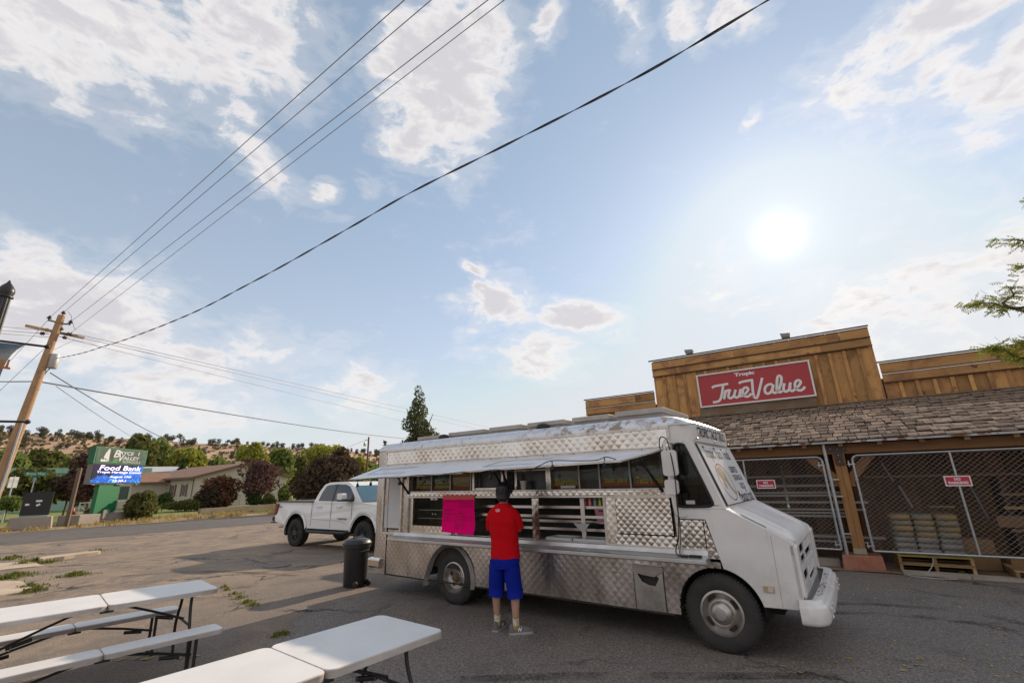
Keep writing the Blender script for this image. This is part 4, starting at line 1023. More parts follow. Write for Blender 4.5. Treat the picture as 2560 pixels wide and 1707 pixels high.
bk = thing('pink_basket', 'small pink plastic basket at the right end of the lower shelf', 'basket', tw(2.575, .2, 1.222), TRUCK_RZ)
mb = MB(); mb.grid([[(-.07, -.08, 0), (.07, -.08, 0), (.07, .08, 0), (-.07, .08, 0)], [(-.09, -.10, .17), (.09, -.10, .17), (.09, .10, .17), (-.09, .10, .17)], [(-.085, -.095, .17), (.085, -.095, .17), (.085, .095, .17), (-.085, .095, .17)], [(-.066, -.075, .01), (.066, -.075, .01), (.066, .075, .01), (-.066, .075, .01)]], closeu=True)
mb.add([(-.066, -.075, .01), (.066, -.075, .01), (.066, .075, .01), (-.066, .075, .01)], [(0, 1, 2, 3)]); mb.build('basket_body', mat('basket_pink', (.42, .17, .22), .5), bk)
mb = MB(); mb.box(-.03, .03, -.1025, -.097, .135, .152); mb.build('hand_hole', M_BLK, bk)
for i, (x0, x1, lab) in enumerate(((1.76, 2.14, 'pale sheet pan on the case floor, left of two'), (2.18, 2.64, 'pale sheet pan on the case floor, right of two'))):
    sp_ = thing('sheet_pan', lab, 'pan', tw((x0 + x1) / 2, .18, .996), TRUCK_RZ, 'sheet pans on the case floor'); w_ = (x1 - x0) / 2
    MB().box(-w_, w_, -.13, .15, 0, .006).build('pan_base', mat('pan_pale', (.55, .54, .52), .45), sp_); mbp = MB()
    for q_ in ((-w_, w_, -.14, -.131), (-w_, w_, .151, .16), (-w_ - .01, -w_ - .001, -.13, .15), (w_ + .001, w_ + .01, -.13, .15)): mbp.box(*q_, 0, .03)
    each(mbp, 'pan_rim', MATS['pan_pale'], sp_)
nk = thing('napkin', 'white cloth corner hanging down from the lower case shelf', 'cloth', tw(2.28, .10, 1.205), TRUCK_RZ)
mb = MB(); mb.add([(-.12, 0, 0), (.12, 0, 0), (.02, -.005, -.12), (-.12, .15, .002), (.12, .15, .002)], [(0, 1, 2), (0, 1, 4, 3)]); mb.build('cloth', mat('cloth_white', (.42, .42, .43), .8), nk)

# string lights along the awning edge
SL = thing('string_lights', 'black string of unlit bulb sockets hung along the awning edge', 'string lights', TRUCK, TRUCK_RZ)
edge_pts = [(-1.60, -.78, 1.855), (-1.35, -.79, 1.85), (-1.1, -.79, 1.862), (-.7, -.79, 1.87), (-.3, -.79, 1.862), (.1, -.79, 1.885), (.5, -.79, 1.875), (.92, -.79, 1.90), (1.2, -.80, 1.885), (1.5, -.80, 1.91), (1.75, -.80, 1.895), (2.0, -.80, 1.86), (2.25, -.80, 1.94), (2.42, -.80, 1.985), (2.75, -.79, 1.97), (3.0, -.79, 1.965), (3.12, -.78, 1.995), (3.22, -.72, 1.96), (3.33, -.62, 1.93), (3.42, -.30, 2.0), (3.50, -.06, 2.06)]
mb = MB(); mb.tube(smoothpts(edge_pts, 5), .0055, 5); cab = mb.build('cable', M_BLK, SL)
bm = MB(); bm.lathe([(.006, 0), (.006, -.05), (.016, -.06), (.021, -.075), (.023, -.105), (.018, -.112), (.0, -.112)], 10); bmesh_ = bm.mesh('socket', M_BLK, 40)
for (x, y, z) in [(-1.35, -.79, 1.85), (-1.0, -.79, 1.864), (-.62, -.40, 1.95), (-.32, -.79, 1.862), (.08, -.42, 1.97), (.22, -.79, 1.885), (.62, -.79, 1.876), (1.46, -.80, 1.905), (2.42, -.80, 1.985), (3.10, -.785, 1.99), (3.36, -.52, 1.95), (-1.50, -.35, 1.96), (-.05, -.6, 1.92)]:
    o = link('bulb_socket', bmesh_, SL, (x, y, z)); o.rotation_euler = (rk.uniform(-.1, .1), rk.uniform(-.1, .1), 0)
PC = thing('power_cable', 'black extension cable hanging from the cab mirror to the counter end', 'cable', TRUCK, TRUCK_RZ)
mb = MB(); mb.tube(smoothpts([(3.50, -.06, 2.06), (3.50, -.08, 2.15), (3.54, -.12, 2.22), (3.62, -.16, 2.18), (3.66, -.20, 2.0), (3.68, -.22, 1.75), (3.67, -.22, 1.5), (3.655, -.20, 1.3), (3.62, -.16, 1.12), (3.57, -.12, 1.02), (3.56, -.12, .95), (3.62, -.13, .925), (3.75, -.13, .93)], 6), .007, 5); mb.tube(smoothpts([(3.67, -.21, 1.34), (3.65, -.17, 1.15), (3.60, -.10, 1.0), (3.60, -.10, .93), (3.70, -.12, .925)], 5), .005, 5); each(mb, 'cord', M_BLK, PC)
mb = MB(); mb.box(3.70, 3.83, -.15, -.10, .916, .945); mb.box(3.62, 3.69, -.16, -.12, .916, .94); each(mb, 'plug', M_BLK, PC, bevel=.006)
# ------------------------------------------------------------------ timber store with its shed roof
def wood(name, c, c2, c3=None, grain=(1, 1, .12), scale=9, rough=.8, vary=.35, blotch=.6):
    if name in MATS: return MATS[name]
    m = bpy.data.materials.new(name); m.use_nodes = True
    t = m.node_tree; b = t.nodes['Principled BSDF']; N = NT(t)
    oi = N.n('ShaderNodeObjectInfo'); co = N.n('ShaderNodeTexCoord').outputs['Object']
    off = N.vmath('ADD', co, N.comb(N.math('MULTIPLY', oi.outputs['Random'], 37.0), N.math('MULTIPLY', oi.outputs['Random'], 11.0), N.math('MULTIPLY', oi.outputs['Random'], 53.0)))
    g = N.noise(N.vmath('MULTIPLY', off, grain), scale, 6, .7, 1.2); g2 = N.noise(off, 2.1, 4, .6, .5); kn = N.noise(off, 5, 2, .5)
    cc = N.mix(N.mapr(g.outputs[0], .32, .68), c, c2)
    if c3: cc = N.mix(N.math('MULTIPLY', N.mapr(g2.outputs[0], .48, .68), blotch), cc, c3)
    cc = N.mix(N.mapr(kn.outputs[0], .70, .76), cc, (c2[0] * .3, c2[1] * .3, c2[2] * .3))
    v = N.mapr(oi.outputs['Random'], 0, 1, 1 - vary, 1 + vary * .6)
    cc = N.mix(1.0, cc, N.comb(v, v, v), 'MULTIPLY')
    N.link(cc, b.inputs['Base Color']); b.inputs['Roughness'].default_value = rough
    bp = N.n('ShaderNodeBump'); bp.inputs['Strength'].default_value = .3; bp.inputs['Distance'].default_value = .01
    N.link(g.outputs[0], bp.inputs['Height']); N.link(bp.outputs[0], b.inputs['Normal'])
    MATS[name] = m; return m
W_V = wood('plank_stained_v', (.58, .315, .115), (.42, .215, .072), (.24, .11, .05), (1, 1, .1), blotch=.85)
W_H = wood('plank_stained_h', (.56, .305, .115), (.40, .205, .07), (.24, .11, .05), (.1, 1, 1), blotch=.9)
W_WEATH = wood('weathered_board', (.27, .18, .105), (.17, .11, .065), (.31, .27, .23), (.08, 1, 1), blotch=.5)
W_CAP = wood('parapet_cap', (.17, .10, .055), (.10, .06, .035), None, (.1, 1, 1))
W_BEAM = wood('beam_timber', (.36, .18, .07), (.25, .115, .045), None, (.08, 1, 1))
W_POST = wood('post_timber', (.44, .225, .085), (.30, .14, .05), None, (1, 1, .08))
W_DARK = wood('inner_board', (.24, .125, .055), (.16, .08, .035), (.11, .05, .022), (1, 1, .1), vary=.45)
W_SHAKE = wood('cedar_shake', (.50, .375, .275), (.33, .24, .175), (.56, .44, .34), (1, .10, 1), 26, .9, .5)
W_PAL = wood('pallet_wood', (.40, .25, .12), (.28, .17, .08), (.22, .13, .07), (.1, 1, 1))
M_GALV = mat('galvanised', (.50, .51, .51), .42, .8, c2=(.34, .34, .34), scale=14, amt=.6)
M_RUST = mat('drip_edge', (.48, .49, .50), .5, .5, c2=(.24, .12, .08), scale=3.5, amt=1, contrast=(.52, .56), stretch=(1, .1, 1))
M_PLATE = mat('steel_plate_brown', (.075, .05, .04), .5, .5)

ST = thing('timber_store', 'brown timber store with shingled shed roof and raised false front', 'store', STORE, STORE_RZ)
YF = 2.5
rs = random.Random(5)
fa = MB().box(-6.8, 12, YF + .05, YF + .09, 2.9, 3.9).box(-4.4, .9, YF + .05, YF + .09, 3.9, 5.1).build('false_front', W_DARK, ST)
def planks_v(x0, x1, z0, z1, pitch=.302, parent=fa):
    x = x0
    while x < x1 - .02:
        w = min(pitch, x1 - x) - .006
        MB().box(x, x + w, YF + rs.uniform(.0, .012), YF + .045, z0, z1).build('plank', W_V, parent)
        bx = x + w
        if bx < x1 - .06: MB().box(bx - .034, bx + .038, YF - .03, YF - .002, z0, z1 - rs.uniform(0, .02)).build('batten', W_V, parent)
        x += pitch
def boards_h(x0, x1, z0, z1, y0, m, ln=2.4, parent=fa, name='board'):
    x = x0
    while x < x1 - .02:
        l = min(ln * rs.uniform(.7, 1.15), x1 - x)
        if x1 - x - l < .5: l = x1 - x
        MB().box(x, x + l - .004, y0, y0 + .04, z0, z1).build(name, m, parent, bevel=.004)
        x += l
# tall section
boards_h(-4.47, .965, 4.955, 5.165, YF - .055, W_H); boards_h(-4.475, .97, 4.925, 4.95, YF - .085, W_CAP, 3.0, name='ledge'); boards_h(-4.47, .965, 4.74, 4.92, YF - .05, W_H)
boards_h(-4.475, .97, 4.71, 4.735, YF - .075, W_CAP, 3.0, name='ledge'); planks_v(-4.455, .96, 3.28, 4.705)
boards_h(-4.42, .97, 5.165, 5.205, YF - .03, W_CAP, .42, name='shim'); boards_h(-4.55, .985, 5.21, 5.245, YF - .09, W_CAP, 2.6, name='cap_board')
MB().box(.925, .962, YF, YF + .5, 3.3, 5.2).build('return_board', W_V, fa); MB().box(-4.462, -4.425, YF, YF + .5, 3.3, 5.2).build('return_board', W_V, fa)
# low sections
for x0, x1 in ((-6.8, -4.49), (.995, 12.0)):
    boards_h(x0, x1, 4.02, 4.235, YF - .055, W_H); boards_h(x0, x1, 3.99, 4.015, YF - .085, W_CAP, 3, name='ledge'); boards_h(x0, x1, 3.80, 3.985, YF - .05, W_H); boards_h(x0, x1, 3.775, 3.797, YF - .075, W_CAP, 3, name='ledge')
    planks_v(x0, x1, 3.28, 3.772); boards_h(x0, x1, 4.235, 4.262, YF - .03, W_CAP, .45, name='shim'); boards_h(x0 - .04, x1, 4.267, 4.30, YF - .09, W_CAP, 2.6, name='cap_board')
# store body behind the false front
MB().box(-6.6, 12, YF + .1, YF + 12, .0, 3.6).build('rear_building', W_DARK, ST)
# back boards of the open bays
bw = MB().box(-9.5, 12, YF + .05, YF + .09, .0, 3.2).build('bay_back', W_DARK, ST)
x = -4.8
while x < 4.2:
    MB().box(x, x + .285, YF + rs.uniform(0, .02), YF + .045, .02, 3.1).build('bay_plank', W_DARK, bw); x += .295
# shed roof
EY, EZ, RY, RZ_ = -.14, 2.375, YF - .03, 3.36
ang = math.atan2(RZ_ - EZ, RY - EY); SL_ = math.hypot(RZ_ - EZ, RY - EY)
deck = MB(); deck.prism([(EY + .03, EZ - .045), (RY, RZ_ - .045), (RY, RZ_ - .02), (EY + .03, EZ - .02)], -9.5, 12, 'x'); rf = deck.build('shed_roof', W_DARK, ST)
shk = []
for k_ in range(5):
    b = MB(); w = .5
    b.add([(-w, 0, .0), (w, 0, .0), (w, .30, 0), (-w, .30, 0), (-w, rs.uniform(-.02, .01), .030), (w * .99, rs.uniform(-.03, .015), .033), (w, .30, .005), (-w, .30, .004)], [(0, 3, 2, 1), (4, 5, 6, 7), (0, 1, 5, 4), (1, 2, 6, 5), (2, 3, 7, 6), (3, 0, 4, 7)])
    shk.append(b.mesh('shake', W_SHAKE))
RMX = Matrix.Translation((0, EY, EZ)) @ Matrix.Rotation(ang, 4, 'X')
allsh = []
rows_n = 13; ex = SL_ / rows_n
for r_ in range(rows_n):
    x = -9.4 + rs.uniform(0, .2)
    while x < 11.8:
        w = rs.choice((.10, .13, .16, .18, .21, .25)) * rs.uniform(.9, 1.1)
        v = r_ * ex + rs.uniform(-.03, .03); tilt = rs.gauss(0, .03); lift = .014 + rs.uniform(0, .018)
        if rs.random() < .05: tilt = rs.uniform(-.12, .12); lift += .015
        M_ = RMX @ Matrix.Translation((x + w / 2, v - .03, lift - .012)) @ Matrix.Rotation(R(3.2) + rs.uniform(-.01, .012), 4, 'X').inverted() @ Matrix.Rotation(tilt, 4, 'Z') @ Matrix.Diagonal((w - .014, 1, 1, 1))
        allsh.append((x, r_, M_)); x += w
def vis(s_):
    p = sw(s_[0], EY + (RY - EY) * s_[1] / rows_n, EZ)
    d = (p - EYE); q = d.dot(FW); px = 1280 + F_PX * d.dot(RT) / q
    return (0 if 1800 < px < 2600 else 1, d.length)
allsh.sort(key=vis)
for (x, r_, M_) in allsh[:300]:
    o = link('shake', shk[rs.randrange(5)], rf); o.matrix_local = M_
mb = MB()
for (x, r_, M_) in allsh[300:]:
    b = shk[0]; mb.add([M_ @ v.co for v in b.vertices], [tuple(p.vertices) for p in b.polygons])
mb.build('far_shakes', W_SHAKE, rf, stuff=True)
MB().box(-9.5, 12, EY - .01, EY + .015, EZ - .055, EZ - .018).build('drip_edge', M_RUST, rf)
MB().box(-9.5, 12, RY - .06, RY - .0, RZ_ + .012, RZ_ + .04).build('flashing_board', W_WEATH, rf)
# beam, rafters
MB().box(-9.4, 12, .08, .22, 2.12, 2.31).build('beam', W_BEAM, ST, bevel=.006)
for i in range(30):
    x = -8.9 + i * .62
    MB().prism([(EY + .05, EZ - .115), (EY + .05, EZ - .05), (RY, RZ_ - .05), (RY, RZ_ - .15), (.1, EZ - .09)], x, x + .075, 'x').build('rafter', W_WEATH if i % 2 else W_BEAM, ST)
def postset(x):
    p = MB().box(x - .10, x + .0, .10, .29, .36, 2.12).box(x + .003, x + .10, .10, .29, .36, 2.12).build('post', W_POST, ST, bevel=.006)
    for s_ in (-1, 1):
        MB().prism([(x + s_ * .10, 1.48), (x + s_ * .62, 2.10), (x + s_ * .42, 2.10), (x + s_ * .10, 1.72)], .13, .25, 'y').build('knee_brace', W_POST, ST)
    t_ = MB().prism([(x - .155, 2.30), (x - .155, 2.155), (x - .07, 2.155), (x - .07, 1.90), (x + .07, 1.90), (x + .07, 2.155), (x + .155, 2.155), (x + .155, 2.30)], .07, .079, 'y').build('tee_plate', M_PLATE, ST)
    for bx, bz in ((-.11, 2.22), (0, 2.22), (.11, 2.22), (0, 2.09), (0, 1.97)):
        MB().lathe([(.014, 0), (.012, .01), (.004, .014)], 8, Matrix.Translation((x + bx, .07, bz)) @ Matrix.Rotation(R(90), 4, 'X')).build('bolt', M_GALV, t_)
    MB().box(x - .105, x + .105, .088, .10, .27, .37).build('base_plate', mat('base_plate', (.38, .35, .26), .6, .4), ST)
    MB().prism([(x - .32, 0.0), (x + .335, .0), (x + .315, .262), (x - .30, .255)], .0, .52, 'y').build('pedestal', mat('red_concrete', (.33, .115, .065), .85, c2=(.44, .22, .15), scale=5, amt=.7, bump=.3, bscale=40), ST, bevel=.018)
postset(-.255); postset(5.6); postset(-6.1)
MB().tube([(-.47, .05, .26), (-.47, .05, 2.33)], .034, 12).build('gate_pipe', M_GALV, ST, 50)
for z in (.62, 1.30, 1.62):
    MB().box(-.50, -.33, .03, .07, z, z + .022).build('pipe_strap', M_GALV, ST)

# store sign
SG = thing('store_sign', 'red store sign with white script lettering on the false front', 'sign', sw(0, 0, 0), STORE_RZ)
M_RED = mat('sign_red', (.42, .035, .042), .45, c2=(.36, .03, .037), scale=1.5, amt=.6); M_SWH = mat('sign_white', (.74, .72, .71), .5)
MB().box(-3.14, -.43, YF - .20, YF - .12, 3.65, 4.52).build('face', M_RED, SG)
fr = MB()
for b in ((-3.18, -3.14, 3.612, 4.555), (-.43, -.39, 3.612, 4.555), (-3.14, -.43, 4.515, 4.555), (-3.14, -.43, 3.612, 3.652)):
    fr.box(b[0], b[1], YF - .225, YF - .04, b[2], b[3])
each(fr, 'frame_bar', M_SWH, SG, bevel=.004)
def SM(off=.204): return facing((0, YF - off, 0), (1, 0, 0), (0, 0, 1))
text('tropic', M_SWH, SG, facing((-1.93, YF - .203, 4.41), (1, 0, 0), (0, 0, 1)), w=.50, h=.125)
# script letters drawn with a broad brush; u 0..1 across the face, v 0..1 up, measured on the photograph's sign
def brush(strokes, w):
    for si, st in enumerate(strokes):
        mb = MB(); pts = smoothpts([(-3.14 + 2.71 * u, 3.652 + .865 * (.165 + (v - .275) * .86), 0) for u, v in st], 6); ribbon(mb, pts, w, SM(.204 + .0006 * si)); mb.build('script_letter', M_SWH, SG)
brush([[(.125, .735), (.145, .785), (.185, .80), (.285, .82)], [(.235, .80), (.215, .52), (.195, .33), (.175, .23), (.135, .195), (.112, .20)],
       [(.252, .60), (.238, .44), (.222, .27)], [(.232, .45), (.262, .56), (.288, .575), (.292, .54)], [(.290, .575), (.272, .42), (.268, .32), (.285, .275), (.312, .33), (.330, .42)], [(.345, .57), (.328, .42), (.325, .32), (.342, .275), (.366, .33), (.385, .45)],
       [(.392, .57), (.378, .44), (.372, .34), (.382, .28)], [(.385, .30), (.410, .34), (.440, .43), (.458, .52), (.452, .59), (.430, .60), (.412, .54), (.404, .42), (.412, .32), (.435, .265), (.462, .30), (.480, .37)],
       [(.385, .77), (.400, .815), (.43, .83), (.515, .85)], [(.508, .865), (.502, .64), (.497, .42), (.497, .27)], [(.495, .25), (.510, .19), (.528, .22), (.560, .50), (.600, .88)],
       [(.675, .60), (.650, .615), (.622, .57), (.604, .46), (.604, .34), (.622, .29), (.648, .33), (.672, .46), (.682, .58)], [(.684, .60), (.670, .44), (.668, .33), (.685, .29), (.705, .33)],
       [(.700, .30), (.725, .42), (.752, .62), (.762, .80), (.752, .87), (.735, .85), (.722, .72), (.710, .50), (.706, .37), (.722, .29), (.748, .33)], [(.778, .59), (.764, .44), (.762, .34), (.778, .29), (.802, .34), (.822, .46)], [(.830, .59), (.815, .44), (.813, .34), (.828, .29), (.845, .31)],
       [(.842, .31), (.872, .38), (.902, .49), (.912, .57), (.900, .63), (.880, .62), (.864, .53), (.860, .40), (.872, .31), (.895, .28), (.918, .31), (.938, .39)]], .063)
mb = MB(); ribbon(mb, [(-.62 + .028 * math.cos(t_), 3.86 + .028 * math.sin(t_)) for t_ in [i * .314 for i in range(20)]], .006, SM(), True); mb.build('registered_mark', M_SWH, SG)
text('reg', M_SWH, SG, facing((-.62, YF - .204, 3.86), (1, 0, 0), (0, 0, 1)), w=.02, h=.026)
boards = MB().box(-3.22, -.42, YF - .16, YF - .11, 3.36, 3.607).build('ledger_board', W_WEATH, SG, bevel=.006)
for i, (x, lab) in enumerate(((-3.32, 'grey floodlight box on the parapet, left of the pair'), (-.80, 'grey floodlight box on the parapet, right of the pair'))):
    f_ = thing('floodlight', lab, 'floodlight', sw(x, YF - .02, 5.246), STORE_RZ, 'floodlights on the false front')
    MB().prism([(-.09, 0.03), (.10, .03), (.12, .13), (-.11, .15)], -.10, .10, 'y').build('housing', mat('flood_grey', (.25, .24, .235), .5, .3), f_, bevel=.01)
    MB().box(.06, .09, -.02, .02, 0, .06).build('bracket', M_GALV, f_)

# chain-link gates
M_LINK = mat('chain_wire', (.33, .295, .265), .6, .3)
def gate(name, x0, x1, mids, lab, zb=.345, zt=2.075):
    g = thing(name, lab, 'gate', STORE, STORE_RZ, 'chain link gates of the shed')
    r_ = .10; y = .02
    loop = []
    for cx_, cz_, a in ((x1 - r_, zb + .02, None), (x1 - r_, zt - r_, 0), (x0 + r_, zt - r_, 90), (x0 + r_, zb + .02, None)):
        if a is None: loop.append((x1 if cx_ > (x0 + x1) / 2 else x0, y, zb)) if cx_ > (x0 + x1) / 2 or True else None
        else: loop += [(cx_ + r_ * math.cos(R(a + 15 * i)), y, cz_ + r_ * math.sin(R(a + 15 * i))) for i in range(7)]
    MB().tube([loop[0]] + loop[1:], .021, 10).tube([(x0, y, zb), (x1, y, zb)], .020, 10).build('frame_tube', M_GALV, g, 50)
    for m_ in mids: MB().tube([(m_, y, zb), (m_, y, zt)], .019, 10).build('mid_bar', M_GALV, g, 50)
    mb = MB(); p = .092; ky_ = .82; h = (zt - zb) / ky_; L = x1 - x0
    for sgn in (1, -1):
        n = int((L + h) / p) + 1
        for i in range(n):
            a0 = i * p
            # line: x - x0 = a0 - t (sgn 1) ; clip to the frame
            ta, tb = max(0, a0 - L), min(h, a0)
            if tb - ta < .03: continue
            k2 = max(2, int((tb - ta) / p)); pts = []
            for q in range(k2 + 1):
                t_ = ta + (tb - ta) * q / k2; xx = (x0 + a0 - t_) if sgn == 1 else (x1 - a0 + t_)
                pts.append((xx, y + (.004 if (q + i) % 2 else -.004), zb + t_ * ky_))
            mb.tube(pts, .0027, 3, cap=False)
    mb.build('chain_mesh', M_LINK, g, stuff=True)
    bx = x0 if x0 > -.3 else x1
    for z in (.42, 1.90):
        MB().box(bx - .09, bx + .03, -.01, .05, z, z + .025).build('hinge', M_GALV, g); MB().tube([(bx - .07, .02, z - .03), (bx - .07, .02, z + .08)], .012, 8).build('hinge_pin', M_GALV, g)
    for i in range(6): MB().box(bx - .026, bx + .03, y - .026, y + .026, .5 + i * .28, .512 + i * .28).build('tie_clamp', M_GALV, g)
    return g
gate('chain_link_gate', -.045, 2.95, [1.40], 'chain link gate hanging to the right of the timber post')
gate('chain_link_gate', -3.42, -.545, [-2.0], 'chain link gate partly behind the food truck, left of the post')
def nopark(x, lab):
    s_ = thing('no_parking_sign', lab, 'sign', sw(x, -.012, 1.565), STORE_RZ, 'no parking signs on the gates')
    MB().prism(rrect(-.178, .178, -.088, .088, .006), -.004, .0, 'y').build('plate', M_SWH, s_)
    MB().box(-.158, .158, -.0065, -.0045, -.068, .070).build('red_field', mat('nopark_red', (.55, .02, .05), .45), s_)
    for key, z, w, h in (('nopark1', .032, .085, .045), ('nopark2', -.03, .26, .046)): text(key, M_SWH, s_, facing((0, -.0085, z), (1, 0, 0), (0, 0, 1)), w=w, h=h)
nopark(1.395, 'red no parking sign in the middle of the right gate'); nopark(-1.63, 'red no parking sign half hidden behind the truck windscreen')

# goods in the right bay
def pallet(name, x, y, rz, m, lab, z=.0, w=1.02, d=1.0):
    p = thing(name, lab, 'pallet', sw(x, y, z), STORE_RZ + rz, 'wooden pallets by the shed')
    for i in range(3): MB().box(-w / 2 + i * (w - .045) / 2, -w / 2 + i * (w - .045) / 2 + .045, -d / 2, d / 2, .02, .115).build('stringer', W_PAL, p)
    for i in range(7): MB().box(-w / 2, w / 2, -d / 2 + i * (d - .09) / 6, -d / 2 + i * (d - .09) / 6 + .09, .117, .136).build('deck_board', m, p)
    for i in range(3): MB().box(-w / 2, w / 2, -d / 2 + i * (d - .09) / 2, -d / 2 + i * (d - .09) / 2 + .09, .0, .018).build('bottom_board', W_PAL, p)
    return p
M_PYEL = wood('yellow_pallet', (.42, .33, .06), (.33, .25, .06), (.22, .17, .09), (.1, 1, 1))
pallet('pallet', .80, .58, 0, W_PAL, 'bare wooden pallet under the yellow one by the post', .015); pallet('pallet', .80, .60, .01, M_PYEL, 'yellow painted pallet carrying the stacked bags', .155)
pallet('pallet', 2.32, .42, R(-2), W_PAL, 'plain wooden pallet lying at the right edge of the shed', .02, 1.1, 1.0)
bagm = mat('bag_print', (.20, .16, .11), .5, c2=(.34, .22, .08), scale=9, amt=.9, contrast=(.45, .55), stretch=(.5, 1, 2)); bagm2 = mat('bag_green', (.10, .15, .12), .45, c2=(.26, .20, .12), scale=8, amt=.9, contrast=(.45, .55), stretch=(.5, 1, 2)); bagm3 = mat('bag_wrapped', (.34, .32, .30), .25, c2=(.15, .13, .11), scale=7, amt=.8, stretch=(.3, 1, 1.5))
def bagmesh(m, w, d, h):
    mb = MB(); rows = []
    for j in range(7):
        t_ = j / 6 * math.pi; r_ = []
        k2 = .82 + .18 * math.sin(t_) ** .5 if 0 < j < 6 else .55
        for i in range(16):
            a = 2 * math.pi * i / 16; c, s_ = math.cos(a), math.sin(a); e = .35
            r_.append((w / 2 * k2 * math.copysign(abs(c) ** e, c), d / 2 * k2 * math.copysign(abs(s_) ** e, s_), h * (.5 - .5 * math.cos(t_))))
        rows.append(r_)
    mb.grid(rows, closeu=True); mb.add(rows[0], [tuple(range(15, -1, -1))]); mb.add(rows[-1], [tuple(range(16))])
    return mb.mesh('bag', m, True)
BG = [bagmesh(m_, .335, .88, .105) for m_ in (bagm, bagm2, bagm3)]
for r_ in range(7):
    for c_ in range(3):
        o = link('soil_bag', BG[2 if r_ < 3 else (r_ + c_) % 2])
        p = sw(.80 + (c_ - 1) * .325 + rs.uniform(-.01, .01), .62 + rs.uniform(-.03, .03), .293 + r_ * .098); o.location = p; o.rotation_euler = (0, 0, STORE_RZ + rs.uniform(-.03, .03))
        side_ = ('left', 'middle', 'right')[c_]; lv = ('bottom', 'second', 'third', 'fourth', 'fifth', 'sixth', 'top')[r_]
        tag(o, '%s bag of the %s pile on the yellow pallet' % (lv if lv in ('bottom', 'top') else lv + ' from bottom', side_), 'bag', 'bags stacked on the pallet')
        o['label'] = ('%s bag in the %s pile on the yellow pallet' % ({'bottom': 'bottom', 'top': 'top'}.get(lv, lv + ' lowest'), side_)) + (', wrapped in plastic' if r_ < 3 else '')
CBM = mat('cardboard', (.27, .155, .075), .8, c2=(.20, .11, .055), scale=3, amt=.7)
def carton(x, y, z, w, d, h, rz, lab):
    c_ = thing('cardboard_box', lab, 'box', sw(x, y, z), STORE_RZ + rz, 'cardboard boxes in the shed')
    MB().box(-w / 2, w / 2, -d / 2, d / 2, 0, h).build('box_body', CBM, c_, bevel=.006)
    MB().box(-w / 2 + .01, w / 2 - .01, -.03, .03, h + .001, h + .003).build('tape', mat('box_tape', (.34, .22, .12), .4), c_)
    return c_
carton(1.55, .95, .02, .42, .4, .26, .05, 'low cardboard box just right of the bag pallet'); carton(1.55, .95, .29, .40, .38, .24, -.03, 'cardboard box on top of the low one beside the bags')
carton(2.05, .75, .02, .42, .36, .24, .08, 'cardboard box behind the gate middle bar'); carton(2.55, .62, .17, .36, .3, .24, -.25, 'tilted cardboard box with a paper sheet on it'); carton(2.98, .68, .17, .45, .4, .26, .05, 'big cardboard box at the right frame edge'); carton(2.3, 1.5, .70, .62, .3, .2, 0, 'flat pale cardboard box on the back shelf')
MB().add([(-.10, -.12, 0), (.10, -.10, .0), (.10, .12, .03), (-.10, .10, .03)], [(0, 1, 2, 3)]).build('paper_sheet', mat('paper_grey', (.5, .49, .48), .7)).location = sw(2.55, .50, .425)
tag(bpy.data.objects['paper_sheet'], 'white paper sheet lying on the tilted cardboard box', 'paper', None); bpy.data.objects['paper_sheet'].rotation_euler = (R(35), 0, STORE_RZ - .25)
# lumber rack and rails at the back
rk_ = thing('lumber_rack', 'dark rack with long timbers at the back of the right bay', 'rack', STORE, STORE_RZ)
for z in (.62, 1.02, 1.26):
    MB().box(2.15, 4.2, 1.35, 1.45, z, z + .05).build('rail', W_PAL, rk_)
for x in (2.2, 3.3): MB().box(x, x + .07, 1.46, 2.2, 0, 1.6).build('upright', M_PLATE, rk_)
for z in (.5, .88, 1.14): MB().box(2.25, 4.2, 1.5, 2.2, z, z + .03).build('rack_shelf', M_PLATE, rk_)
MB().box(.15, 4.3, 2.30, 2.36, 1.62, 1.67).build('wall_rail', W_PAL, rk_)
for x, z0, z1 in ((.55, 1.55, 1.95), (.75, 1.0, 1.45), (1.9, .8, 1.5)): MB().tube([(x, 2.2, z1), (x + .12, 2.1, z0)], .022, 6).build('leaning_pipe', M_GALV, rk_)
MB().box(1.1, 1.5, 1.7, 1.78, 1.02, 1.06, M=Matrix.Rotation(R(0), 4, 'X')).build('loose_timber', W_PAL, rk_)
# bleacher planks stacked in the left bay
bl = thing('bleachers', 'grey aluminium bleacher seats stored in the left bay', 'bleachers', STORE, STORE_RZ)
for y, z, h in ((.75, .47, .05), (.62, .40, .03), (.9, .86, .05), (.86, .93, .04), (.82, 1.0, .035), (1.0, 1.13, .05), (1.1, 1.27, .05), (1.08, 1.335, .04), (1.3, 1.47, .055), (1.6, 1.68, .05)):
    MB().box(-6.5, -.05 + rs.uniform(-.25, .3), y, y + .24, z, z + h).build('bench_plank', mat('bench_alu', (.40, .375, .35), .5, .55, c2=(.28, .25, .23), scale=2, amt=.6, stretch=(.2, 1, 1)), bl, bevel=.006)
for x in (-4.6, -2.9, -1.35):
    MB().tube([(x, .7, .06), (x - .02, 1.0, 1.1), (x - .05, 1.4, 1.95)], .03, 4).build('bench_frame', M_GALV, bl)
    MB().tube([(x - .5, .8, .95), (x, .72, .62)], .018, 6).build('bench_strut', M_GALV, bl)
# loose plastic wrap tail
wt = MB(); wpts = smoothpts([sw(.78, .06, .28), sw(.74, .0, .16), sw(.60, -.12, .04), sw(.35, -.2, .015), sw(.45, -.33, .012), sw(.75, -.38, .013), sw(.98, -.30, .013)], 6)
wt.tube(wpts, .007, 4); tag(wt.build('plastic_wrap', mat('wrap_clear', (.42, .38, .34), .35)), 'strip of clear plastic wrap trailing from the pallet onto the ground', 'plastic wrap')
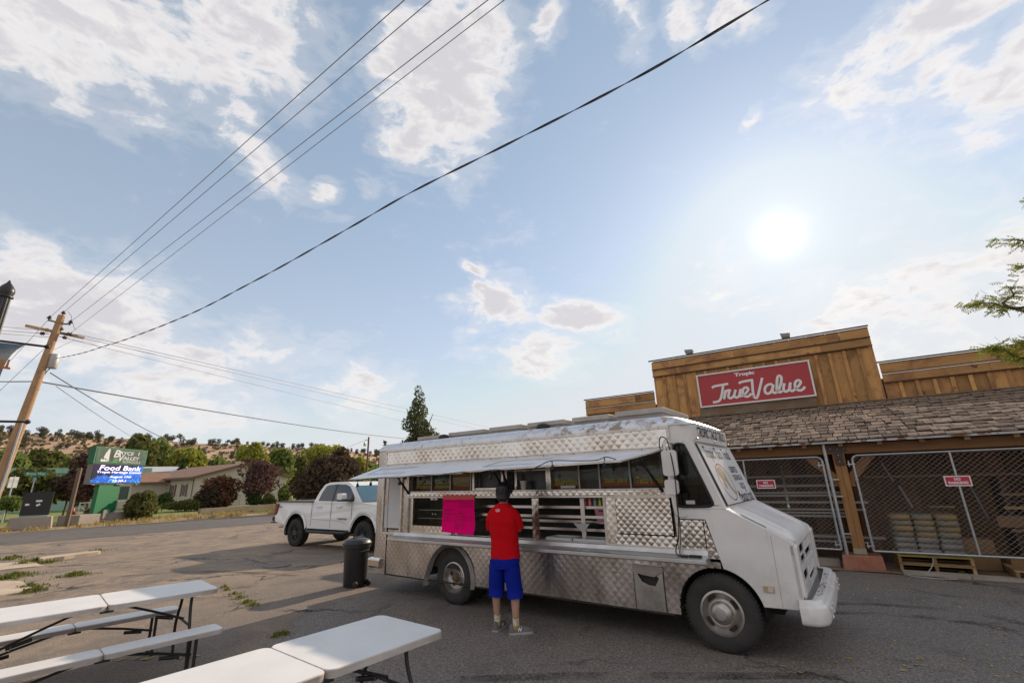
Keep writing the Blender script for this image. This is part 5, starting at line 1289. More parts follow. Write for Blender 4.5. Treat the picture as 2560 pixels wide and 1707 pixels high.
# ------------------------------------------------------------------ white pickup
PK = thing('pickup_truck', 'white lifted crew cab pickup with black wheels behind the food truck', 'pickup', (-7.01, 15.39, 0), R(-33.5))
M_PW = mat('pickup_white', (.78, .775, .77), .25, coat=.5, c2=(.72, .71, .7), scale=1.2, amt=.5); M_PB = mat('pickup_black', (.02, .02, .021), .5); M_PG = mat('pickup_glass', (.02, .035, .05), .04, spec=.8)
M_PGW = mat('pickup_screen', (.05, .12, .16), .04, spec=1.0); M_PT = mat('offroad_tyre', (.022, .02, .019), .9, c2=(.05, .042, .035), scale=6, amt=.5, bump=.4, bscale=40)
PWD = 1.90
def arcp(cx, cz, r_, a0, a1, n=12): return [(cx + r_ * math.cos(R(a0 + (a1 - a0) * i / n)), cz + r_ * math.sin(R(a0 + (a1 - a0) * i / n))) for i in range(n + 1)]
low = [(-1.16, .70), (-.56, .62)] + arcp(0, .44, .53, 160, 20) + [(.60, .55), (2.66, .55)] + arcp(3.26, .44, .53, 160, 20) + [(3.9, .58), (4.16, .62), (4.2, 1.0), (4.12, 1.16), (3.9, 1.22), (2.98, 1.30), (2.75, 1.30), (.86, 1.33), (-1.14, 1.30), (-1.20, 1.22), (-1.19, .85)]
n = len(low); rings = []
for y, s_, dz in ((0.05, 1, 0), (.0, 1, 0), (.0, 1, 0)):
    pass
mb = MB()
inn = [(a, b) for a, b in low]
def pr(y, shr): return [(a + (0 if shr == 0 else (shr if a < 1.5 else -shr)), y, b - (shr * 1.2 if b > 1.2 else 0)) for a, b in low]
L = [pr(.075, .05), pr(.02, .015), pr(.0, .0) if False else [(a, .0 if b < 1.18 else .035, b) for a, b in low], [(a, PWD if b < 1.18 else PWD - .035, b) for a, b in low], pr(PWD - .02, .015), pr(PWD - .075, .05)]
mb.grid([L[2], L[3]], closeu=True); mb.add(L[2], [tuple(range(n))]); mb.add(L[3], [tuple(range(n - 1, -1, -1))])
mb.build('body', M_PW, PK, bevel=.035)
# cab upper
cabp = [(.84, 1.30), (.98, 1.62), (1.14, 1.82), (1.36, 1.875), (1.9, 1.885), (2.28, 1.865), (2.55, 1.76), (3.08, 1.30)]
def inset(z): return max(0, (z - 1.30)) * .27 + .03
L = [[(a, inset(b), b) for a, b in cabp], [(a, PWD - inset(b), b) for a, b in cabp]]
mb = MB(); mb.grid(L); k_ = len(cabp); mb.add(L[0], [tuple(range(k_))]); mb.add(L[1], [tuple(range(k_ - 1, -1, -1))]); mb.build('cab', M_PW, PK, bevel=.03)
def sideglass(poly, name, m, off=.006):
    mb = MB(); mb.add([(a, inset(b) - off, b) for a, b in poly], [tuple(range(len(poly)))]); mb.build(name, m, PK)
sideglass([(1.05, 1.345), (1.13, 1.60), (1.24, 1.765), (1.36, 1.80), (1.74, 1.815), (1.72, 1.335)], 'rear_door_glass', M_PG); sideglass([(1.80, 1.335), (1.82, 1.815), (2.2, 1.80), (2.40, 1.74), (2.66, 1.52), (2.74, 1.40), (2.74, 1.33)], 'front_door_glass', M_PG)
sideglass([(1.71, 1.33), (1.73, 1.82), (1.83, 1.82), (1.81, 1.33)], 'door_pillar', M_PB, .004); sideglass([(2.60, 1.33), (2.60, 1.56), (2.74, 1.44), (2.77, 1.33)], 'mirror_sail', M_PB, .008)
MB().add([(2.57, .20, 1.755), (2.57, PWD - .20, 1.755), (3.075, PWD - .09, 1.325), (3.075, .09, 1.325)], [(0, 1, 2, 3)]).xform(Matrix.Translation((.012, 0, .010))).build('windscreen', M_PGW, PK)
MB().box(-1.14, .83, .06, PWD - .06, 1.318, 1.335).build('bed_cover', M_PB, PK); MB().box(-1.16, .84, .0, .05, 1.302, 1.33).build('bed_rail', M_PB, PK)
for x, z0, z1 in ((.80, .62, 1.30), (1.76, .60, 1.33), (2.72, .60, 1.32)):
    MB().box(x, x + .012, -.003, .004, z0, z1).build('door_gap', mat('gap_grey', (.12, .12, .12), .8), PK)
for x in (1.02, 1.98):
    MB().prism(rrect(x, x + .27, 1.155, 1.205, .02), -.035, -.0, 'y').build('door_handle', M_PW, PK, bevel=.008)
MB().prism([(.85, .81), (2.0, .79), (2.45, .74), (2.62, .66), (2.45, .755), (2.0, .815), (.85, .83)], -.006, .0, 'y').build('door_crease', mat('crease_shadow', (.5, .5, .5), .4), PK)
for cx in (0, 3.26):
    a = arcp(cx, .44, .545, 172, 8, 16); b = arcp(cx, .46, .64, 165, 15, 16)
    MB().grid([[(p, -.002, q) for p, q in a], [(p, -.03, q) for p, q in arcp(cx, .44, .57, 172, 8, 16)], [(p, -.012, q) for p, q in b]]).build('fender_flare', M_PW, PK, 60)
    MB().prism(arcp(cx, .44, .52, 180, 0), .25, .27, 'y').build('wheel_well', M_PB, PK); MB().grid([[(p, .0, q) for p, q in arcp(cx, .44, .525, 180, 0)], [(p, .3, q) for p, q in arcp(cx, .44, .525, 180, 0)]]).build('well_lining', M_PB, PK)
def pwheel(x, y, sgn):
    M_ = Matrix.Translation((x, y, .405)) @ Matrix.Rotation(R(90) * sgn, 4, 'X'); mb = MB()
    mb.lathe([(.20, -.02), (.24, .012), (.33, .02), (.385, .0), (.402, -.04), (.402, -.22), (.37, -.26), (.2, -.26)], 36, M_)
    for q in range(36): mb.box(.385, .412, -.02, .02, -.08, -.0, M=M_ @ Matrix.Rotation(2 * math.pi * q / 36, 4, 'Z'))
    w = mb.build('wheel', M_PT, PK, 50)
    mb = MB(); mb.lathe([(.215, .0), (.205, .012), (.19, -.03), (.0, -.06)], 30, M_, cap=False); rm = mb.build('rim', M_PB, w, 40)
    for q in range(6):
        mb = MB(); mb.box(.03, .20, -.028, -.008, -.03, .004, M=M_ @ Matrix.Rotation(2 * math.pi * q / 6, 4, 'Z')); mb.box(.03, .20, .008, .028, -.03, .004, M=M_ @ Matrix.Rotation(2 * math.pi * q / 6, 4, 'Z')); each(mb, 'spoke', mat('spoke_black', (.04, .04, .042), .3, .5), rm, bevel=.004)
        MB().lathe([(.012, 0), (.010, .02), (0, .022)], 8, M_ @ Matrix.Rotation(2 * math.pi * (q + .5) / 6, 4, 'Z') @ Matrix.Translation((.055, 0, .0))).build('lug_nut', mat('lug_chrome', (.8, .8, .8), .2, 1), rm)
pwheel(0, .02, 1); pwheel(3.26, .02, 1); pwheel(0, PWD - .02, -1); pwheel(3.26, PWD - .02, -1)
MB().tube([(.62, .02, .52), (.75, -.06, .47), (2.5, -.06, .47), (2.64, .02, .52)], .045, 10).build('side_step', M_PB, PK, 50)
MB().box(-1.0, 4.0, .4, 1.5, .42, .62).build('underbody', M_PB, PK)
MB().prism([(-1.20, .70), (-1.34, .72), (-1.36, .84), (-1.20, .88)], .0, PWD, 'y').build('rear_bumper', M_PB, PK, bevel=.015); MB().box(-1.40, -1.18, .0, .2, .66, .69).build('bumper_step', M_PB, PK)
MB().prism([(-1.225, .92), (-1.225, 1.24), (-1.19, 1.27), (-1.05, 1.25), (-1.10, .95), (-1.16, .90)], -.012, .06, 'y').build('tail_lamp', mat('tail_red', (.22, .02, .015), .2), PK, bevel=.01)
MB().tube([(-.9, .3, .55), (-1.25, .22, .52)], .04, 10).build('tail_pipe', mat('pipe_steel', (.5, .48, .45), .35, 1), PK, 50)
MB().prism(rrect(2.42, 2.66, 1.38, 1.56, .05), -.32, -.14, 'y').build('door_mirror', M_PW, PK, bevel=.02); MB().box(2.44, 2.72, -.31, .08, 1.34, 1.385).build('mirror_foot', M_PB, PK)
MB().tube([(2.1, .5, 1.88), (2.02, .5, 2.08)], .006, 5).build('aerial', M_PB, PK)
text('canyon', M_PB, PK, facing((2.32, -.012, .845), (1, 0, 0), (0, 0, 1)), w=.42, h=.055, name='badge'); text('fourx', M_PB, PK, facing((-.92, -.012, 1.17), (1, 0, 0), (0, 0, 1)), w=.20, h=.06, name='badge')
MB().prism(arcp(0, .4, .5, 188, 165, 4) + [(-.52, .62), (-.60, .60), (-.60, .34), (-.5, .30)], .02, .2, 'y').build('mud_flap', M_PB, PK)

# ------------------------------------------------------------------ wheeled bin
BN = thing('trash_bin', 'black lidded plastic trash bin behind the food truck bumper', 'trash bin', gz(886, 1464), R(-36))
M_BIN = mat('bin_plastic', (.018, .018, .019), .42, c2=(.03, .029, .028), scale=3, amt=.5, rvar=.1)
mb = MB(); mb.lathe([(.185, 0), (.20, .02), (.225, .60), (.232, .66), (.25, .665), (.25, .705), (.235, .71)], 32); mb.build('bin_body', M_BIN, BN, 40)
mb = MB(); mb.lathe([(.25, .70), (.262, .705), (.262, .735), (.245, .75), (.235, .77), (.20, .795), (.13, .815), (.05, .825), (.0, .825)], 32); ld = mb.build('bin_lid', M_BIN, BN, 35)
mb = MB(); mb.box(-.03, .03, -.10, .10, .815, .838); mb.build('lid_knob', M_BIN, ld, bevel=.01)
for y in (-.14, .14):
    mb = MB(); mb.lathe([(.03, -.025), (.055, -.02), (.058, 0), (.055, .02), (.03, .025)], 16, Matrix.Translation((.205, y, .06)) @ Matrix.Rotation(R(90), 4, 'X')); mb.build('bin_wheel', M_BLK, BN, 40)
mb = MB(); mb.box(.215, .262, -.10, .10, .58, .615); mb.build('bin_handle', M_BIN, BN, bevel=.008)

# ------------------------------------------------------------------ folding tables and benches
M_TOP = mat('table_plastic', (.70, .685, .67), .55, c2=(.60, .575, .55), scale=2.6, amt=.6, bump=.15, bscale=190, detail=8, rvar=.1); M_EDG = mat('table_edge_dirty', (.58, .53, .485), .6, c2=(.34, .29, .25), scale=9, amt=.8, stretch=(.3, 1, 1)); M_LEG = mat('table_leg', (.022, .021, .02), .5)
def slabtop(L0, L1, W_, h, t_, parent, name='table_half'):
    poly = rrect(L0, L1, -W_ / 2, W_ / 2, min(.06, W_ * .18), 5) if True else None
    mb = MB(); nn = len(poly); cx_ = (L0 + L1) / 2
    lay = [([(a, b) for a, b in poly], h - t_), ([(a, b) for a, b in poly], h - .006), ([(cx_ + (a - cx_) * (1 - .008 / abs(L1 - L0)), b * (1 - .012 / W_)) for a, b in poly], h)]
    mb.grid([[(a, b, z) for a, b in p] for p, z in lay], closeu=True, mi=1); mb.add([(a, b, h) for a, b in lay[2][0]], [tuple(range(nn))], 0); mb.add([(a, b, h - t_ + .004) for a, b in poly], [tuple(range(nn - 1, -1, -1))], 1)
    return mb.build(name, [M_TOP, M_EDG], parent, 30)
def folding(name, lab, cat, corner_far, corner_near, ang_, Lh, W_, h, seat=False, group=None):
    a, b = gz(*corner_far, h), gz(*corner_near, h); c_ = (a + b) / 2
    t_ = thing(name, lab, cat, (c_.x, c_.y, 0), R(ang_), group)
    th = .045 if not seat else .042
    slabtop(0.0, Lh - .002, W_, h, th, t_); slabtop(Lh + .002, 2 * Lh, W_, h, th, t_)
    for s_ in (0, 1):
        def X(x): return x if s_ == 0 else 2 * Lh - x
        w2 = W_ / 2 - (.10 if not seat else .05); x0 = .20 if not seat else .22
        for y in (-w2, w2):
            yo = y * (1.0 if seat else 1.0)
            pts = [(X(x0), y * .72, h - th), (X(x0 + .0), y * .74, h - .18), (X(x0), y * 1.12, h - .42), (X(x0 - .02), y * 1.12, .0)] if not seat else [(X(x0), y, h - th), (X(x0 - .01), y * 1.1, .0)]
            mb = MB(); mb.tube(smoothpts(pts, 4) if not seat else pts, .0145, 8); mb.build('leg', M_LEG, t_, 50)
        mb = MB(); zc = h - .33 if not seat else .05; yy = w2 * 1.0 if not seat else w2 * 1.1
        mb.tube([(X(x0), -yy, zc), (X(x0), yy, zc)], .0125, 8); mb.build('crossbar', M_LEG, t_, 50)
        mb = MB(); mb.tube([(X(x0), 0, h - .31 if not seat else h - .20), (X(Lh * .55), 0, h - .18 if not seat else h - .12), (X(Lh - .07), 0, h - th)], .0115, 6); br = mb.build('folding_brace', M_LEG, t_, 50)
        mb = MB(); mb.tube([(X(x0 + .10), 0, h - .285 if not seat else h - .19), (X(x0 + .26), 0, h - .245 if not seat else h - .165)], .017, 8); mb.build('brace_sleeve', M_LEG, br, 50)
        mb = MB(); mb.tube(smoothpts([(X(x0 + .12), -.02, h - .25 if not seat else h - .16), (X(x0 + .12), -.03, h - .29 if not seat else h - .2), (X(x0 + .13), 0, h - .31 if not seat else h - .22), (X(x0 + .13), .03, h - .27 if not seat else h - .19)], 4), .003, 5); mb.build('lock_ring', M_GALV, br)
    mb = MB(); mb.box(Lh - .05, Lh + .05, -W_ / 2 + .02, -W_ / 2 + .05, h - th - .02, h - th); mb.box(Lh - .05, Lh + .05, W_ / 2 - .05, W_ / 2 - .02, h - th - .02, h - th); each(mb, 'hinge', M_LEG, t_)
    if not seat:
        mb = MB(); yh = -W_ / 2 + .02 if True else 0
        hp = smoothpts([(Lh + .10, yh + .04, h - th), (Lh + .11, yh + .03, h - th - .06), (Lh + .20, yh + .03, h - th - .075), (Lh + .30, yh + .03, h - th - .05), (Lh + .31, yh + .04, h - th)], 4); mb.tube(hp, .012, 6); mb.build('carry_handle', M_LEG, t_, 50)
    return t_
folding('folding_table', 'white plastic folding table nearest the camera at the bottom edge', 'table', (950, 1536), (1115, 1572), -128, .915, .76, .74, group='white folding tables')
folding('folding_table', 'white plastic folding table at left beyond the benches', 'table', (492, 1449), (560, 1468), -134, .915, .76, .74, group='white folding tables')
folding('folding_bench', 'narrow white folding bench in front of the left table', 'bench', (536, 1558), (564, 1568), -131, .915, .27, .44, True, group='white folding benches')
folding('folding_bench', 'narrow white folding bench under the far side of the left table', 'bench', (436, 1511), (456, 1520), -131, .915, .27, .44, True, group='white folding benches')
folding('folding_bench', 'narrow white folding bench under the nearest table, mostly hidden', 'bench', (985, 1640), (1020, 1650), -131, .915, .27, .44, True, group='white folding benches') if False else None

# ------------------------------------------------------------------ person ordering, seen from behind
SK = mat('skin', (.42, .235, .16), .55, c2=(.36, .19, .125), scale=14, amt=.5)
PPOS = Vector((-.175, 6.44, 0)); PROT = R(-16)
Jv = {'pel': (0, 0, .93, .12, .095), 'spi': (0, .0, 1.10, .125, .09), 'che': (0, .0, 1.28, .145, .10), 'nb': (0, -.01, 1.43, .075, .065), 'nk': (0, .005, 1.50, .055, .055), 'hd0': (0, .025, 1.565, .068, .078), 'hd1': (0, .02, 1.635, .075, .088), 'hd2': (0, .015, 1.685, .062, .072), 'nose': (0, .125, 1.60, .012, .012), 'chin': (0, .095, 1.535, .025, .02),
      'earL': (-.083, .01, 1.60, .012, .022), 'earR': (.083, .01, 1.60, .012, .022)}
E_ = [('pel', 'spi'), ('spi', 'che'), ('che', 'nb'), ('nb', 'nk'), ('nk', 'hd0'), ('hd0', 'hd1'), ('hd1', 'hd2'), ('hd1', 'nose'), ('hd0', 'chin'), ('hd1', 'earL'), ('hd1', 'earR')]
for s_, k_ in ((-1, 'L'), (1, 'R')):
    Jv.update({'sh' + k_: (s_ * .155, -.01, 1.395, .058, .06), 'el' + k_: (s_ * .195, .06, 1.14, .042, .042), 'wr' + k_: (s_ * .05, .235 + (.03 if s_ > 0 else 0), 1.20 + .02 * s_, .028, .024), 'pa' + k_: (-s_ * .02, .25 + (.03 if s_ > 0 else 0), 1.205 + .02 * s_, .036, .018)})
    E_ += [('che', 'sh' + k_), ('sh' + k_, 'el' + k_), ('el' + k_, 'wr' + k_), ('wr' + k_, 'pa' + k_)]
    for q, (dx_, dz_, ln) in enumerate(((-.045, .034, .030), (-.052, .015, .036), (-.052, -.004, .034), (-.045, -.022, .028), (-.006, .04, .02))):
        b_ = Jv['pa' + k_]; m_ = (b_[0] + s_ * dx_, b_[1] + .004, b_[2] + dz_, .0095, .0095); e_ = (m_[0] - s_ * ln, m_[1] - .015, m_[2] + dz_ * .12, .008, .008)
        Jv['f%d%s' % (q, k_)] = m_; Jv['g%d%s' % (q, k_)] = e_; E_ += [('pa' + k_, 'f%d%s' % (q, k_)), ('f%d%s' % (q, k_), 'g%d%s' % (q, k_))]
LEGS = {'L': [(-.095, 0, .88, .085, .085), (-.115, .02, .50, .056, .058), (-.112, -.012, .36, .054, .058), (-.105, -.02, .22, .042, .044), (-.10, -.02, .09, .034, .038), (-.09, .07, .045, .034, .026)],
        'R': [(.095, 0, .88, .085, .085), (.135, -.02, .50, .058, .06), (.155, -.075, .36, .056, .06), (.165, -.105, .22, .044, .046), (.17, -.115, .09, .035, .04), (.24, -.07, .045, .034, .026)]}
for k_, pts in LEGS.items():
    pv = 'pel'
    for i, p in enumerate(pts): Jv['l%d%s' % (i, k_)] = p; E_.append((pv, 'l%d%s' % (i, k_))); pv = 'l%d%s' % (i, k_)
names = list(Jv); me = bpy.data.meshes.new('person'); me.from_pydata([Jv[n_][:3] for n_ in names], [(names.index(a), names.index(b)) for a, b in E_], [])
me.materials.append(SK); PE = bpy.data.objects.new('person', me); col.objects.link(PE); PE.location = PPOS; PE.rotation_euler = (0, 0, PROT)
sm_ = PE.modifiers.new('skin', 'SKIN'); sm_.use_smooth_shade = True
if not me.skin_vertices: me.attributes.new('skin_vertices', 'FLOAT', 'POINT') if False else None
if me.skin_vertices:
    for i, n_ in enumerate(names):
        sv = me.skin_vertices[0].data[i]; sv.radius = Jv[n_][3:5]; sv.use_root = (n_ == 'pel'); sv.use_loose = False
ss_ = PE.modifiers.new('sub', 'SUBSURF'); ss_.levels = 2; ss_.render_levels = 2
tag(PE, 'person in red shirt and blue shorts standing with folded arms at the counter', 'person')
def loft(mb, secs, n=32, e=2.3, fold=0.0, seed=0, capb=False):
    rr = random.Random(seed); ph = [rr.uniform(0, 6.28) for _ in range(6)]; rows = []
    for k2, (z, cx, cy, rx, ry) in enumerate(secs):
        r_ = []
        for i in range(n):
            a = 2 * math.pi * i / n; c, s_ = math.cos(a), math.sin(a)
            f = 1 + fold * (math.sin(5 * a + ph[0] + z * 23) * .5 + math.sin(9 * a + ph[1] - z * 31) * .35 + math.sin(2 * a + z * 41 + ph[2]) * .5)
            r_.append((cx + rx * f * math.copysign(abs(c) ** (2 / e), c), cy + ry * f * math.copysign(abs(s_) ** (2 / e), s_), z + .006 * math.sin(3 * a + ph[3]) * (1 if k2 == 0 else 0)))
        rows.append(r_)
    mb.grid(rows, closeu=True)
    return rows
def dense(secs, k=5):
    out = []
    for i in range(len(secs) - 1):
        a, b = secs[i], secs[i + 1]
        for j in range(k): t_ = j / k; t2 = t_ * t_ * (3 - 2 * t_) * .5 + t_ * .5; out.append(tuple(x + (y - x) * (t_ if q == 0 else t2) for q, (x, y) in enumerate(zip(a, b))))
    out.append(secs[-1]); return out
SHM = mat('red_shirt', (.58, .004, .010), .9, spec=.15, c2=(.50, .003, .008), scale=3, amt=.6, bump=.6, bscale=7); SHO = mat('blue_shorts', (.003, .015, .27), .85, spec=.2, c2=(.002, .011, .20), scale=4, amt=.6, bump=.6, bscale=9)
mb = MB(); loft(mb, dense([(.825, .02, .0, .192, .135), (.90, .015, .0, .187, .135), (1.02, .01, .0, .180, .128), (1.15, 0, .0, .186, .13), (1.27, 0, -.005, .200, .128), (1.345, 0, -.01, .208, .112), (1.395, 0, -.01, .192, .098), (1.43, 0, -.01, .150, .088), (1.462, 0, -.006, .105, .078), (1.49, 0, .0, .072, .072)]), 48, 2.4, .022, 3)
for s_ in (-1, 1):
    A_ = [Vector((s_ * .14, -.005, 1.355)), Vector((s_ * .162, -.005, 1.33)), Vector((s_ * .178, .005, 1.285)), Vector((s_ * .188, .03, 1.225)), Vector((s_ * .192, .05, 1.17))]
    mb.tube(smoothpts(A_, 4), [.058 + .010 * math.sin(min(1, i / 8) * 1.57) for i in range(17)], 18, cap=False)
sh = mb.build('shirt', SHM, PE, True); sb_ = sh.modifiers.new('sub', 'SUBSURF'); sb_.levels = 1; sb_.render_levels = 1
mb = MB(); m_ = facing((-.03, -.148, 1.405), (1, 0, 0), (0, .18, 1)); ribbon(mb, [(.028 * math.cos(t_), .0145 * math.sin(t_)) for t_ in [i * .2618 for i in range(24)]], .005, m_, True); ribbon(mb, [(-.009, .009), (-.009, -.009)], .005, m_); ribbon(mb, [(.009, .009), (.009, -.009)], .005, m_); ribbon(mb, [(-.009, 0), (.009, 0)], .004, m_, z=.0005); mb.build('shirt_emblem', M_SWH, sh)
mb = MB(); loft(mb, dense([(.70, .02, -.01, .165, .125), (.78, .015, -.008, .188, .132), (.88, .015, 0, .185, .128), (.965, .01, 0, .172, .12)], 3), 36, 2.3, .01, 5)
for k_, s_ in (('L', -1), ('R', 1)):
    p = LEGS[k_]; kx, ky = p[1][0], p[1][1]; bx_, by_ = p[2][0], p[2][1]
    loft(mb, dense([(.385, bx_ * .98, by_ * .8, .098, .104), (.46, kx * 1.0, ky * .9, .10, .105), (.62, s_ * .105, ky * .4, .105, .115), (.80, s_ * .09, 0, .10, .12)], 4), 26, 2.1, .03, 7 + s_)
so = mb.build('shorts', SHO, PE, True)
HR = mat('hair', (.006, .006, .009), .38, c2=(.02, .016, .028), scale=30, amt=.7, bump=.5, bscale=60, stretch=(1, 1, .2))
mb = MB(); loft(mb, dense([(1.51, 0, -.05, .050, .03), (1.54, 0, -.022, .080, .078), (1.585, 0, .0, .094, .098), (1.64, 0, .008, .099, .108), (1.70, 0, .008, .090, .098), (1.74, 0, .006, .062, .068), (1.758, 0, .0, .02, .025)], 4), 28, 2.1, .03, 12)
rh_ = random.Random(8)
for i in range(900):      # short strands over the scalp
    a = rh_.uniform(0, 6.28); z = rh_.uniform(1.52, 1.757); f = math.sqrt(max(.05, 1 - ((z - 1.635) / .128) ** 2)); p = Vector((.099 * f * math.cos(a), .008 + .107 * f * math.sin(a) - (.02 if z < 1.56 else 0), z))
    if z < 1.60 and math.sin(a) > .2: continue
    d = Vector((math.cos(a) * .25, math.sin(a) * .25 - .1, -1 if z < 1.72 else rh_.uniform(-.4, .6))).normalized(); s_ = Vector((-math.sin(a), math.cos(a), 0)) * .003; L_ = rh_.uniform(.012, .03); n_ = Vector((math.cos(a), math.sin(a), .3)) * .007
    mb.add([p - s_, p + s_, p + d * L_ + n_], [(0, 1, 2)])
mb.build('hair', HR, PE, True)
for x in (-.03, .03):
    mb = MB(); mb.lathe([(0, -.011), (.008, -.008), (.011, 0), (.008, .008), (0, .011)], 10, Matrix.Translation((x, .103, 1.632)), cap=False); mb.build('eye', M_SWH, PE, True)
SOCK = mat('sock_white', (.62, .57, .50), .9, c2=(.50, .36, .16), scale=38, amt=.8, contrast=(.5, .56)); SOCG = mat('sock_gold', (.36, .23, .04), .9); SHOE = mat('shoe_grey', (.115, .11, .11), .75, c2=(.19, .18, .175), scale=22, amt=.6); SOLE = mat('shoe_sole', (.36, .33, .31), .7)
for k_ in ('L', 'R'):
    p = LEGS[k_]; ax, ay = p[4][0], p[4][1]
    mb = MB(); loft(mb, [(.065, ax, ay, .04, .046), (.10, ax, ay, .038, .043), (.16, ax * .99, ay, .040, .044), (.185, ax * .985, ay, .043, .047)], 18, 2); sc_ = mb.build('sock', SOCK, PE, True)
    mb = MB(); loft(mb, [(.178, ax * .985, ay, .044, .048), (.192, ax * .985, ay, .044, .048)], 18, 2); loft(mb, [(.06, ax, ay, .043, .05), (.098, ax, ay, .0405, .0455)], 18, 2); each(mb, 'sock_band', SOCG, sc_, True)
    rot = R(-8) if k_ == 'L' else R(-62); Mx = Matrix.Translation((ax, ay, 0)) @ Matrix.Rotation(rot, 4, 'Z')
    st_ = [(-.085, .030, .070), (-.07, .038, .092), (-.02, .040, .088), (.03, .043, .085), (.08, .048, .075), (.14, .050, .055), (.18, .044, .045), (.205, .025, .034)]
    rows = []
    for y, w, hh in st_: rows.append([tuple(Mx @ Vector((w * c_ * (1.0 if z_ < .5 else .8), y, .022 + hh * z_))) for c_, z_ in ((-1, 0), (-1.05, .25), (-.95, .55), (-.6, .9), (-.2, 1), (.2, 1), (.6, .9), (.95, .55), (1.05, .25), (1, 0))])
    mb = MB(); mb.grid(rows); mb.add(rows[0], [tuple(range(10))]); mb.add(rows[-1], [tuple(range(9, -1, -1))]); shoe = mb.build('shoe', SHOE, PE, True)
    mb = MB(); sl = [(w * 1.08, y) for y, w, hh in st_] ; out_ = [(a, b) for a, b in sl] + [(-a, b) for a, b in sl[::-1]]; mb.prism([(a, b) for a, b in out_], 0.0, .028, 'z', M=Mx); mb.build('sole', SOLE, shoe, bevel=.004)
    sd_ = -1 if k_ == 'L' else 1
    text('n', M_SWH, shoe, Mx @ facing((.0555, .035, .062), (0, 1, 0), (-.15, 0, 1)), w=.05, h=.04); text('n', M_SWH, shoe, Mx @ facing((-.0555, .035, .062), (0, -1, 0), (.15, 0, 1)), w=.05, h=.04)
# ------------------------------------------------------------------ hill with junipers
rh = random.Random(17)
HD = 270.0
SKY_L = [(-420, 1040), (-200, 1058), (0, 1080), (100, 1086), (200, 1092), (300, 1096), (400, 1103), (466, 1106), (632, 1114), (797, 1124), (908, 1131), (1000, 1142), (1150, 1160), (1400, 1178)]
def ridge(px):
    for (a, ya), (b, yb) in zip(SKY_L, SKY_L[1:]):
        if a <= px <= b: return ya + (yb - ya) * (px - a) / (b - a)
    return SKY_L[-1][1]
def hn(a, b): return math.sin(a * 1.7 + b * .9) * .5 + math.sin(a * 4.1 - b * 2.3 + 1.3) * .3 + math.sin(a * 9.7 + b * 6.1) * .15
cols_ = list(range(-420, 1401, 20)); rads = [85, 105, 125, 145, 165, 185, 205, 222, 238, 252, 262, 270, 280, 300, 360]
rows = []
for rr_ in rads:
    r_ = []
    for px in cols_:
        d = at(px, 1200, 1.0); dx_, dy_ = d.x, d.y; zt = at(px, ridge(px), HD).z
        t_ = min(1, max(0, (rr_ - 95) / (HD - 95))); f = t_ ** 1.15 if rr_ <= HD else 1 - (rr_ - HD) / 260
        r_.append((dx_ * rr_, dy_ * rr_, -.06 + zt * f + (hn(px / 60, rr_ / 22) * 1.6 * t_ if rr_ < HD - 1 else hn(px / 30, 3) * .35)))
    rows.append(r_)
hill_m = mat('hill_soil', (.46, .285, .18), .95, c2=(.36, .24, .135), scale=.11, amt=.9, bump=.6, bscale=.6, contrast=(.4, .6), detail=8)
struct(MB().grid(rows).build('hill', hill_m, None, True))
def hill_at(px, rr_):
    zt = at(px, ridge(px), HD).z; t_ = min(1, max(0, (rr_ - 95) / (HD - 95))); d = at(px, 1200, 1.0)
    return Vector((d.x * rr_, d.y * rr_, zt * t_ ** 1.15 + (hn(px / 60, rr_ / 22) * 1.6 * t_ if rr_ < HD - 4 else 0) - .3))
SCR = leafmat('scrub_leaf', (.20, .155, .09), (.15, .15, .085), .2)
mb = MB(); rs2 = random.Random(71)
for i in range(1700):
    p = hill_at(rs2.uniform(-200, 1050), rs2.uniform(120, 268)); s_ = rs2.uniform(.25, .8)
    for q in range(4):
        n_ = Vector((rs2.gauss(0, 1), rs2.gauss(0, 1), rs2.gauss(0, .6))).normalized(); t_ = n_.orthogonal().normalized() * s_; w = n_.cross(t_); c_ = p + Vector((rs2.gauss(0, s_ * .5), rs2.gauss(0, s_ * .5), .3 + s_ * .5))
        mb.add([c_ - t_, c_ + w * .7, c_ + t_, c_ - w * .7], [(0, 1, 2, 3)])
tag(mb.build('hill_scrub', SCR, stuff=True), 'low grey brown scrub covering the dry hill', 'scrub')
J_LEAF = leafmat('juniper_leaf', (.085, .09, .06), (.15, .145, .095), .2); BARK = mat('bark', (.13, .085, .055), .9, c2=(.07, .045, .03), scale=12, amt=.7, bump=.4)
jun = []
for k_ in range(4):
    mb = MB(); r2 = random.Random(40 + k_); bl = []
    for q in range(5): bl.append((r2.uniform(-.5, .5), r2.uniform(-.5, .5), 1.0 + r2.uniform(0, 1.7), r2.uniform(.55, .95), r2.uniform(.55, .95), r2.uniform(.5, .8)))
    crown(mb, bl, 420, .17, 50 + k_); mb.tube([(0, 0, 0), (.1, 0, .8), (0, .1, 1.8)], [.16, .13, .06], 5, mi=1)
    jun.append(mb.mesh('juniper_tree', [J_LEAF, BARK]))
SECT = [(-420, 110, 'left of the school sign'), (110, 420, 'above the school sign'), (420, 700, 'above the house'), (700, 1400, 'above the dark bush')]
def juniper(px, rr_, s_, place):
    o = link('juniper_tree', jun[rh.randrange(4)]); o.location = hill_at(px, rr_); o.scale = (s_ * rh.uniform(.85, 1.25), s_ * rh.uniform(.85, 1.2), s_ * rh.uniform(.8, 1.15)); o.rotation_euler = (0, 0, rh.uniform(0, 6.28))
    sec = [c_ for a, b, c_ in SECT if a <= px < b][0]
    tag(o, 'dark juniper %s of the dry hill, %s' % (place, sec), 'juniper', 'junipers %s, %s' % (place, sec))
